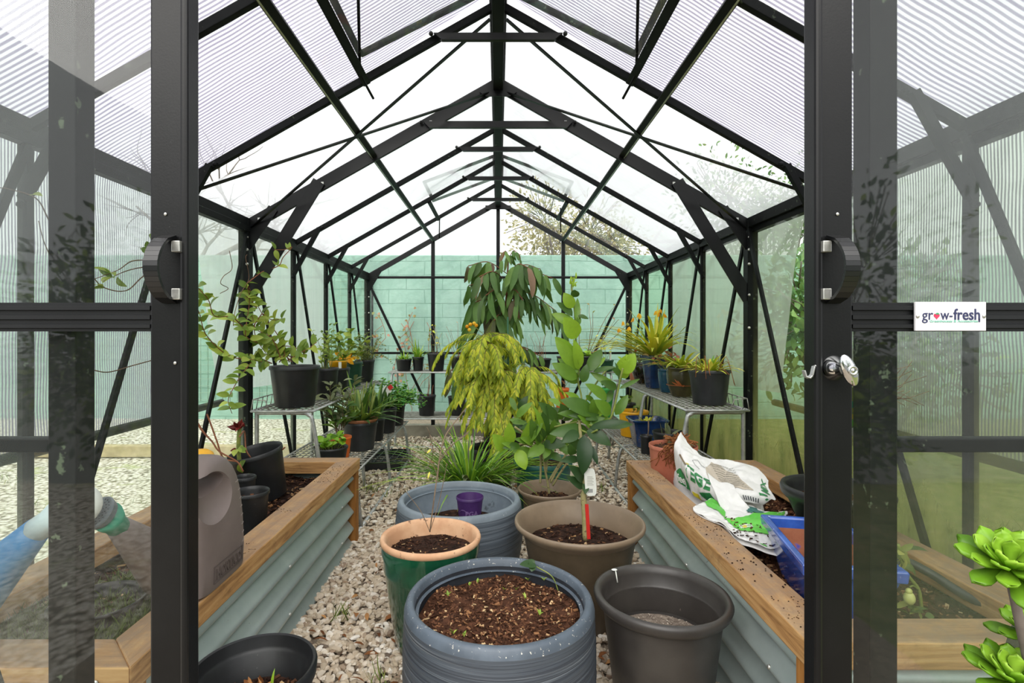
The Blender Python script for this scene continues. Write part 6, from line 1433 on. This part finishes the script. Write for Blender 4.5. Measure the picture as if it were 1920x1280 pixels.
def on_surf(S, mb, u0, u1, v0, v1, off):
    xs = [v[0] for v in mb.v]; ys = [v[1] for v in mb.v]; ax, bx, ay, by = min(xs), max(xs), min(ys), max(ys); zs = [v[2] for v in mb.v]; mz = max(zs)
    mb.v = [tuple(S(u0+(u1-u0)*(v[0]-ax)/(bx-ax), v0+(v1-v0)*(v[1]-ay)/(by-ay), off+(.0004 if v[2] >= mz-1e-6 else 0))) for v in mb.v]; return mb
def patch(S, poly, off, n=1):
    """small printed patch: polygon in u,v"""
    mb = MB(); pts = []
    for (a, b) in zip(poly, poly[1:]+poly[:1]):
        for k in range(8): pts.append((a[0]+(b[0]-a[0])*k/8, a[1]+(b[1]-a[1])*k/8))
    cu = sum(p[0] for p in pts)/len(pts); cv = sum(p[1] for p in pts)/len(pts); k_ = len(pts)
    rg = 9; vs = [S(cu+(p[0]-cu)*(1-j/rg), cv+(p[1]-cv)*(1-j/rg), off) for j in range(rg) for p in pts]; c_ = S(cu, cv, off)
    mb.add(vs+[c_], [(j*k_+i, j*k_+(i+1)%k_, (j+1)*k_+(i+1)%k_, (j+1)*k_+i) for j in range(rg-1) for i in range(k_)]+[((rg-1)*k_+i, (rg-1)*k_+(i+1)%k_, rg*k_) for i in range(k_)]); return mb
zg = zp(1250, 800, 5.565)
def gp(x, y, D): return zg(x, y, D)
bag = thing('potting_mix_bag', 'torn white potting mix bag with dark green lettering, standing crumpled on the right bed', 'bag', (at(1350, 1.95), 1.95, .32))
# tall back half of the bag: peak at left to right hem
S1 = Surf([[gp(150,55,2.22), gp(260,215,2.18), gp(400,322,2.12), gp(640,350,2.06), gp(930,425,1.98), gp(1060,560,1.90)],
           [gp(105,120,2.20), gp(200,260,2.13), gp(370,400,2.06), gp(600,470,2.00), gp(870,530,1.92), gp(1070,640,1.86)],
           [gp(80,210,2.18), gp(170,330,2.10), gp(330,470,2.02), gp(560,580,1.95), gp(820,620,1.88), gp(1140,745,1.82)],
           [gp(100,380,2.16), gp(190,450,2.06), gp(330,560,1.98), gp(560,660,1.91), gp(800,690,1.85), gp(1090,760,1.82)],
           [gp(140,575,2.13), gp(230,660,2.05), gp(370,770,1.98), gp(560,790,1.90), gp(800,780,1.85), gp(1000,810,1.84)]], .010, 1, 13)
sheet(S1, 'bag_front', 'bagwhite', bag, 80, 60)
S1b = Surf([[p for p in S1.c[0]], [p+Vector((.03, .12, -.05)) for p in S1.c[1]], [Vector((p.x+.03, p.y+.14, max(.33, p.z-.09))) for p in S1.c[2]], [Vector((p.x+.02, p.y+.10, max(.327, min(p.z, .36)))) for p in S1.c[3]], [Vector((p.x, p.y+.02, max(.326, min(p.z, .345)))) for p in S1.c[4]]], .005, 3)
sheet(S1b, 'bag_back', 'bagwhite', bag, 30, 22)
# prints
pr = patch(S1, [(.47,.10),(.72,.30),(.86,.60),(.80,.66),(.62,.62),(.50,.52),(.44,.30)], .0022); pr.build('beige_panel', 'bagbeige', bag, world=True)
for k in range(11):
    v_ = .16+.042*k; mb = text_mb('keep in a cool dry place away from sun and water well', .01, .0002); on_surf(S1, mb, .47+.018*k, .66+.017*k, v_+.03, v_, .0034); mb.build('small_print', 'greyink', bag, False, world=True)
mb = text_mb('MIX', .03, .0003, .0007); on_surf(S1, mb, .93, .965, .62, .30, .0024); 
S1r = S1
mb = text_mb('MIX', .03, .0003, .0006); xs = [v[0] for v in mb.v]; ys = [v[1] for v in mb.v]; bx, by = max(xs), max(ys); mb.v = [tuple(S1(.895+.055*(v[1]/by), .50-.34*(v[0]/bx), .0026+(.0004 if v[2] > 0 else 0))) for v in mb.v]; mb.build('lettering', 'baggreen', bag, False, world=True)
for poly, m in (([(.885,.60),(.93,.56),(.945,.64),(.90,.70)], 'baggreen'), ([(.95,.72),(.97,.74),(.965,.80),(.945,.78)], 'baggreen'), ([(.12,.52),(.16,.46),(.26,.58),(.23,.64)], 'brownprint'), ([(.245,.52),(.285,.50),(.29,.56),(.26,.58)], 'yellowprint')):
    patch(S1, poly, .0024).build('printed_mark', m, bag, world=True)
mb = text_mb('VEGE', .03, .0003, .0012); on_surf(S1, mb, .20, .52, .82, .58, .0026); mb.build('lettering', 'baggreen', bag, False, world=True)
for poly, m in (([(.02,.84),(.10,.78),(.22,.86),(.26,.96),(.12,.99),(.04,.96)], 'baggreen'), ([(.40,.88),(.52,.84),(.56,.92),(.46,.97)], 'baggreen'), ([(.28,.94),(.38,.92),(.40,.99),(.30,.995)], 'yellowprint')): patch(S1, poly, .0024).build('printed_mark', m, bag, world=True)
mb = text_mb('feed', .03, .0003, .0006); on_surf(S1, mb, .05, .20, .95, .85, .0036); mb.build('lettering', 'bagwhite', bag, False, world=True)
mb = MB()
for (p, q) in (((.30,.30),(.34,.20)), ((.34,.20),(.44,.33)), ((.30,.30),(.40,.42))):
    mb.tube([S1(p[0]+(q[0]-p[0])*k/5, p[1]+(q[1]-p[1])*k/5, .002) for k in range(6)], .0006, 4)
mb.build('printed_frame', 'ink', bag, world=True)
mb = MB()
for k in range(7): u_ = .80+.017*k; mb.tube([S1(u_, .80, .0026), S1(u_+.012, .90, .0026)], .0016, 4)
mb.build('barcode', 'ink', bag, world=True)
# torn flap in front
S2 = Surf([[gp(425,470,1.96), gp(540,570,1.93), gp(640,585,1.90), gp(700,610,1.88)], [gp(450,560,1.93), gp(570,650,1.89), gp(680,680,1.86), gp(740,690,1.85)], [gp(510,700,1.88), gp(620,760,1.84), gp(740,780,1.82), gp(800,770,1.81)], [gp(570,850,1.82), gp(680,880,1.78), gp(810,880,1.77), gp(890,860,1.78)], [gp(690,1010,1.73), gp(760,980,1.73), gp(850,950,1.735), gp(940,915,1.74)]], .007, 9, 14)
sheet(S2, 'torn_flap', 'bagwhite', bag, 40, 46, ragged=.05)
bag2 = thing('potting_mix_bag', 'flattened white and bright green potting mix bag lying over the rail of the right bed', 'bag', (at(1390, 1.70), 1.70, .405))
S3 = Surf([[gp(370,800,1.86), gp(470,745,1.90), gp(620,800,1.88), gp(850,800,1.86), gp(1020,875,1.80), gp(1250,885,1.80)],
           [gp(280,830,1.80), gp(480,850,1.80), gp(600,900,1.76), gp(780,930,1.72), gp(960,930,1.72), gp(1260,910,1.76)],
           [gp(300,890,1.76), gp(500,930,1.73), gp(650,1010,1.67), gp(820,1030,1.65), gp(1000,1010,1.65), gp(1180,980,1.68)],
           [gp(390,960,1.71), gp(530,1010,1.68), gp(680,1080,1.62), gp(860,1110,1.59), gp(1040,1120,1.57), gp(1180,1100,1.58)],
           [gp(520,1040,1.66), gp(630,1095,1.62), gp(760,1155,1.58), gp(900,1200,1.545), gp(1040,1255,1.51), gp(1180,1290,1.48)]], .008, 5, 15)
for r_ in S3.c:
    for p in r_: p.z = max(p.z, .408 if p.x < .70 else .352)
sheet(S3, 'bag_sheet', 'bagwhite', bag2, 80, 60)
S3b = Surf([[Vector((p.x, p.y, max(p.z-.016, .4035 if p.x < .70 else .345))) for p in r_] for r_ in S3.c], .002, 6); sheet(S3b, 'bag_underside', 'bagwhite', bag2, 30, 20)
for poly, m in (([(.10,.10),(.20,.02),(.32,.10),(.42,.24),(.40,.34),(.25,.28),(.14,.20)], 'bagbright'), ([(.36,.36),(.50,.34),(.75,.22),(.97,.12),(.98,.62),(.86,.76),(.62,.76),(.48,.62)], 'bagbright'), ([(.56,.10),(.72,.04),(.84,.16),(.72,.22)], 'tealpot'), ([(.70,.955),(.80,.96),(.82,.985),(.72,.985)], 'bagbright')):
    patch(S3, poly, .0030).build('green_print', m, bag2, world=True)
for k, w_ in enumerate(('Organic', 'veges')):
    mb = text_mb(w_, .02, .0003, .0010); on_surf(S3, mb, .52, .68, .56+.08*k, .48+.08*k, .0036); mb.build('lettering', 'bagwhite', bag2, False, world=True)
patch(S3, [(.555,.53),(.60,.52),(.61,.60),(.565,.61)], .0042).build('flower_print', 'yellowprint', bag2, world=True)
mb = MB()
for k in range(5): mb.tube([S3(.55+.01*k, .76+.035*k, .002), S3(.70, .765+.035*k, .002)], .0006, 4)
mb.build('small_print', 'greyink', bag2, world=True)
mb = MB(); [chip(mb, S3(rr.uniform(.35,.95), rr.uniform(.35,.95), .004), rr.uniform(.004,.012)) for k in range(60)]; o = mb.build('soil_crumbs', 'soil', bag2, False, world=True)
mb = MB()
for k in range(46): p = Vector((rr.uniform(.605,.68), rr.gauss(1.42,.12), ZB+.002)); mb.ball(p, rr.uniform(.0007,.0024), 6, 5, (1.2,1,.7), rnd=rr.random()*.4)
tag(mb.build('soil_clods', 'soil', None, False, loc=(.64, 1.4, ZB), world=True), 'spilt dark soil clods on the right bed rail in front of the flattened bag', 'soil', kind='stuff')
# blue rectangular planter
cx_, cy_ = at(1512, 1.385), 1.385
t_ = thing('glazed_planter', 'empty rectangular cobalt blue glazed planter on the right bed, partly behind the door frame', 'planter', (.833, 1.36, .322), -.2)
def rectpot(mb, secs):
    o = len(mb.v)
    for hx, hy, z in secs: mb.v += [(-hx,-hy,z),(hx,-hy,z),(hx,hy,z),(-hx,hy,z)]
    for i in range(len(secs)-1):
        for j in range(4): mb.f.append((o+i*4+j, o+i*4+(j+1)%4, o+(i+1)*4+(j+1)%4, o+(i+1)*4+j)); mb.r.append(.5)
mb = MB(); rectpot(mb, [(.066,.115,.0),(.096,.158,.118),(.106,.169,.122),(.108,.172,.146),(.105,.169,.150),(.091,.155,.150),(.088,.152,.145),(.0865,.1505,.12)]); mb.f.append((3,2,1,0)); mb.r.append(.5); mb.build('planter_body', 'bglaze', t_, False, .004)
mb = MB(); rectpot(mb, [(.0865,.1505,.121),(.063,.112,.02)]); k_ = len(mb.v); mb.f.append((k_-4, k_-3, k_-2, k_-1)); mb.r.append(.5); mb.build('bare_inside', 'bareclay', t_, False)
# black pot on the right bed
t_ = thing('bucket_pot', 'wide rimmed black pot of bark mulch between potting mix bag and blue planter', 'pot', (1.045, 1.65, .322))
h = .20; mb = MB(); mb.lathe([(0,0),(.066,0),(.069,.005),(.134,h-.045),(.142,h-.04),(.152,h-.028),(.155,h-.012),(.151,h-.001),(.143,h),(.138,h-.008),(.134,h-.03),(.129,h-.05),(.062,.02),(0,.02)], 56); mb.build('pot_body', 'blackpot', t_); soil(t_, .128, h-.05, 'drysoil', 300, dome=.012)
# hose arc and green fruit plant
mb = MB(); mb.tube(cr([W(1640,1075,1.30), W(1690,1052,1.36), W(1740,1072,1.34), W(1800,1110,1.28), W(1860,1140,1.22), W(1900,1160,1.19), W(1950,1185,1.16)], 6), .0105, 8); 
mb.v = [(v[0], v[1], max(v[2], .33)) for v in mb.v]; tag(mb.build('garden_hose', 'hose', None, loc=W(1750,1080,1.3), world=True), 'black hose curving over the soil at the near end of the right bed', 'hose')
t_ = thing('fruiting_plant', 'withered plant bearing one pale green fruit near the front of the right bed', 'plant', (at(1715, 1.22), 1.22, .318)); mb = MB()
mb.tube(cr([W(1728,1140,1.22), W(1722,1105,1.22), W(1702,1078,1.22), W(1690,1050,1.22), W(1684,1020,1.22)], 6), .004, 6); mb.tube(cr([W(1722,1105,1.22), W(1712,1098,1.2), W(1706,1100,1.19)], 4), .002, 5); mb.build('stem', 'stem', t_, world=True)
mb = MB(); mb.ball(W(1705,1121,1.18), .0135, 18, 12, (.85,.85,1.1)); mb.ball(W(1704,1108,1.18), .007, 10, 8); mb.build('fruit', 'fruit', t_, world=True); lf = MB()
for k in range(16): p = W(1690+rr.gauss(0,8), 1040+rr.gauss(0,12), 1.22+rr.gauss(0,.02)); lf.leaf(p, p+Vector((rr.gauss(0,.02), -.005, rr.gauss(-.015,.02))), .016, rv()+Vector((0,-.8,.4)), n=5, shape='ov', rnd=rr.random())
for k in range(12): p = W(1705+rr.gauss(0,20), 1148+rr.gauss(0,6), 1.2); lf.leaf(p, p+Vector((rr.gauss(0,.03), -.005, rr.gauss(0,.01))), .016, rv()+Vector((0,-.4,.8)), n=5, shape='ov', rnd=rr.random())
lf.build('leaves', 'herb', t_, world=True)
# low dry plant behind right door
t_ = thing('dry_shrub', 'wispy dry brown twigs behind the right door glass at lock height', 'plant', (at(1665, 1.30), 1.30, .32)); mb = MB()
mb.tube(cr([W(1668,1010,1.3), W(1662,900,1.3), W(1660,760,1.3)], 5), .003, 5)
for k in range(34):
    p = W(1662+rr.gauss(0,6), 735+rr.gauss(0,14), 1.3); a = rr.uniform(-.5, 2.8); d = Vector((math.cos(a)*rr.uniform(.3,1), rr.gauss(0,.4), math.sin(a)*.8)).normalized(); L = rr.uniform(.03,.10); mb.tube([p, p+d*L*.5+rv(.006), p+d*L+rv(.01)], .0010, 4)
mb.build('twigs', 'twig', t_, world=True)
# seed packet
pk = thing('plant_packet', 'green plant packet with yellow flower picture hanging behind the right door glass', 'packet', tuple(W(1588, 770, .86))); pk.rotation_euler = (0, -.0, .0)
def pkb(pts, y, m, nm, par=pk): 
    mb = MB(); k_ = len(pts); o_ = W(1588, 770, .86); q = [W(a, b, .86)-o_ for a, b in pts]
    mb.add([(p.x, y, p.z) for p in q]+[(p.x, y+.0012, p.z) for p in q], [tuple(range(k_)), tuple(range(2*k_-1, k_-1, -1))]+[(i, k_+i, k_+(i+1)%k_, (i+1)%k_) for i in range(k_)]); return mb.build(nm, m, par, False)
pkb([(1560,760),(1575,738),(1619,715),(1621,803),(1562,836)], 0, 'cardgreen', 'card'); pkb([(1562,822),(1621,790),(1621,803),(1562,836)], -.001, 'whitetag', 'bottom_band'); pkb([(1562,806),(1620,776),(1620,786),(1562,817)], -.001, 'bagbright', 'name_band')
mb = text_mb('Gems', .020, .0002, .0004, shear=.3); mb.v = [(v[0], v[1]+v[0]*.42, v[2]) for v in mb.v]; mb.xf(Matrix.Translation(W(1597,751,.86)-W(1588,770,.86)+Vector((0,-.0014,0))) @ RX @ Matrix.Scale(.62, 4)); mb.build('lettering', 'whitetag', pk, False)
mb = MB(); o_ = W(1588,770,.86)
for (a, b) in ((1603,768),(1612,762),(1609,776),(1601,780),(1614,770)):
    for k in range(5): an = k*1.256; p = W(a,b,.86)-o_; p.y = -.0016; mb.leaf(p, p+Vector((math.cos(an)*.006, 0, math.sin(an)*.006)), .006, (0,-1,0), n=4, arch=0, fold=.05)
mb.build('flower_picture', 'yellowprint', pk); mb = MB(); p = W(1598,758,.86)-o_; mb.lathe([(0,0),(.0055,0),(.0055,.0006),(0,.0006)], 20); mb.xf(Matrix.Translation((p.x, -.0012, p.z)) @ RX); mb.build('round_badge', 'leafprint', pk, False)
mb = MB(); mb.tube([W(1600,724,.86)-o_, W(1612,690,.86)-o_, W(1614,640,.85)-o_], .0012, 5); mb.build('tie', 'redstem', pk)
# ------------------------------------------------------------------ foreground succulents
def rosette(t_, c, r_, n, nrm, rr, nm='rosette'):
    mb = MB(); nrm = Vector(nrm).normalized(); A_ = nrm.orthogonal().normalized(); B_ = nrm.cross(A_)
    for k in range(n):
        a = k*2.39996; q = .25+.75*(k/n); el = 1.15-1.35*(k/n); d = (A_*math.cos(a)+B_*math.sin(a))*math.cos(el)+nrm*math.sin(el); L = r_*(.45+.6*q)
        b = c+(A_*math.cos(a)+B_*math.sin(a))*r_*.06; mid = b+d*L*.55+nrm*L*.03; tip = b+d*L+nrm*L*.10
        side = d.cross(nrm).normalized(); up = side.cross(d).normalized(); wd = r_*.40*(.7+.5*q); rnd = min(1, max(0, 1-.8*q+rr.gauss(0,.15))); n_ = 7; top = []; bot = []
        for i in range(n_+1):
            u_ = i/n_; k2 = (.35+.85*u_**1.1)*min(1, math.sqrt(max(0, (1-u_)/.28))) if u_ > .72 else .35+.85*u_**1.1
            p = b+d*L*u_+up*L*(.10*u_*u_)
            for s_ in (-1, 0, 1): top.append(p+side*s_*wd/2*max(.04,k2)+up*(.12*wd*abs(s_)))
            for s_ in (-1, 0, 1): bot.append(p+side*s_*wd/2*max(.04,k2)*.9-up*(.10*wd*(1-.6*abs(s_))))
        vs = top+bot; m = 3*(n_+1); fs = []
        for i in range(n_):
            for s_ in (0, 1): a_ = i*3+s_; fs.append((a_, a_+1, a_+4, a_+3)); fs.append((m+a_+3, m+a_+4, m+a_+1, m+a_))
            fs.append((i*3+3, m+i*3+3, m+i*3, i*3)); fs.append((i*3+2, m+i*3+2, m+i*3+5, i*3+5))
        fs.append((m-3, m-2, 2*m-2, 2*m-3)); fs.append((m-2, m-1, 2*m-1, 2*m-2)); mb.add(vs, fs, rnd)
    mb.build(nm, 'succ', t_, world=True)
t_ = thing('rosette_succulent', 'bright green rosette succulent with fleshy leaves, outside at the right edge of the frame', 'plant', (.60, .56, 0)); pot(t_, prof_nursery(.13, .10, .22), 'terra', 40); soil(t_, .11, .19, 'soil', 20)
rosette(t_, W(1893,1062,.56), .047, 26, (-.25,-.35,.8), rr); rosette(t_, W(1900,1275,.56), .044, 26, (-.1,-.25,.9), rr); rosette(t_, W(1945,1195,.58), .040, 20, (-.2,-.2,.9), rr)
mb = MB(); b0 = Vector((.60,.56,.18)); 
for c_ in (W(1893,1075,.56), W(1900,1290,.56), W(1945,1210,.58)): mb.tube(cr([b0, (b0+c_)/2+Vector((.03,0,-.03)), c_], 5), .0045, 7)
mb.build('stem', 'deadwood', t_, world=True)
# hedge of the garden behind the viewer (reflected in the door glass)
bush('garden_hedge', 'dark garden hedge facing the greenhouse doors, mirrored faintly in the left door glass', 'hedge', (-2.9, -3.6, .9), 1.7, 6500, .10, 'citrusdk', 31, .95)
bush('garden_hedge', 'dark garden hedge facing the greenhouse doors, mirrored faintly in the right door glass', 'hedge', (2.7, -3.6, .8), 1.7, 6500, .10, 'citrusdk', 32, .95)

# ------------------------------------------------------------------ finer pieces go under the part they belong to
def regroup():
    mp = {'rim': ['pot_body'], 'inner_wall': ['pot_body'], 'leaf_motif': ['pot_body'], 'swoosh_mark': ['pot_body'], 'bird_dropping': ['rim'], 'beige_panel': ['bag_front'], 'printed_mark': ['bag_front'], 'printed_frame': ['bag_front'], 'small_print': ['bag_front', 'bag_sheet'],
          'green_print': ['bag_sheet'], 'flower_print': ['bag_sheet'], 'level_marks': ['body'], 'emblem_frame': ['body'], 'embossed_lettering': ['body'], 'rose_perforation': ['rose'], 'tag_print': ['plant_tag'], 'tag_loop': ['plant_tag'], 'barcode': ['plant_tag', 'bag_front'],
          'card_corner': ['care_card'], 'bare_inside': ['planter_body'], 'flower_picture': ['card'], 'round_badge': ['card'], 'bottom_band': ['card'], 'name_band': ['card'], 'lettering': ['pot_body', 'bag_front', 'bag_sheet', 'card'], 'ivy_leaf': ['ivy_stem'], 'fruit': ['stem'], 'cell_grid': ['tray_body'], 'clay_liner': ['pot_body'], 'cap': ['stand_tube'], 'flower_bud': ['flower_stalk'], 'red_leaves': ['main_stem'], 'green_leaves': ['main_stem']}
    for r in [o for o in COL.objects if o.parent is None and o.type == 'EMPTY' and o.get('kind') != 'structure']:
        ch = [o for o in r.children]; by = {}
        for o in ch: by.setdefault(o.name.split('.')[0], o)
        for o in ch:
            for tgt in mp.get(o.name.split('.')[0], []):
                q = by.get(tgt)
                if q and q is not o and q.parent is r: o.parent = q; break
regroup()
for o in COL.objects:
    if o.parent is None and o.get('category'):
        n_ = o.name.split('.')[0]
        if n_ in ('planter_pot', 'glazed_pot', 'citrus_tree', 'empty_pot') and 'group' not in o: o['group'] = 'large pots standing along the gravel path'
        if n_ == 'raised_bed': o['group'] = 'raised beds either side of the path'
        if n_ == 'plant_stand': o['group'] = 'wire plant stands'
        if n_ == 'watering_can': o['group'] = 'watering cans on the left bed'
        if n_ == 'potting_mix_bag': o['group'] = 'potting mix bags on the right bed'
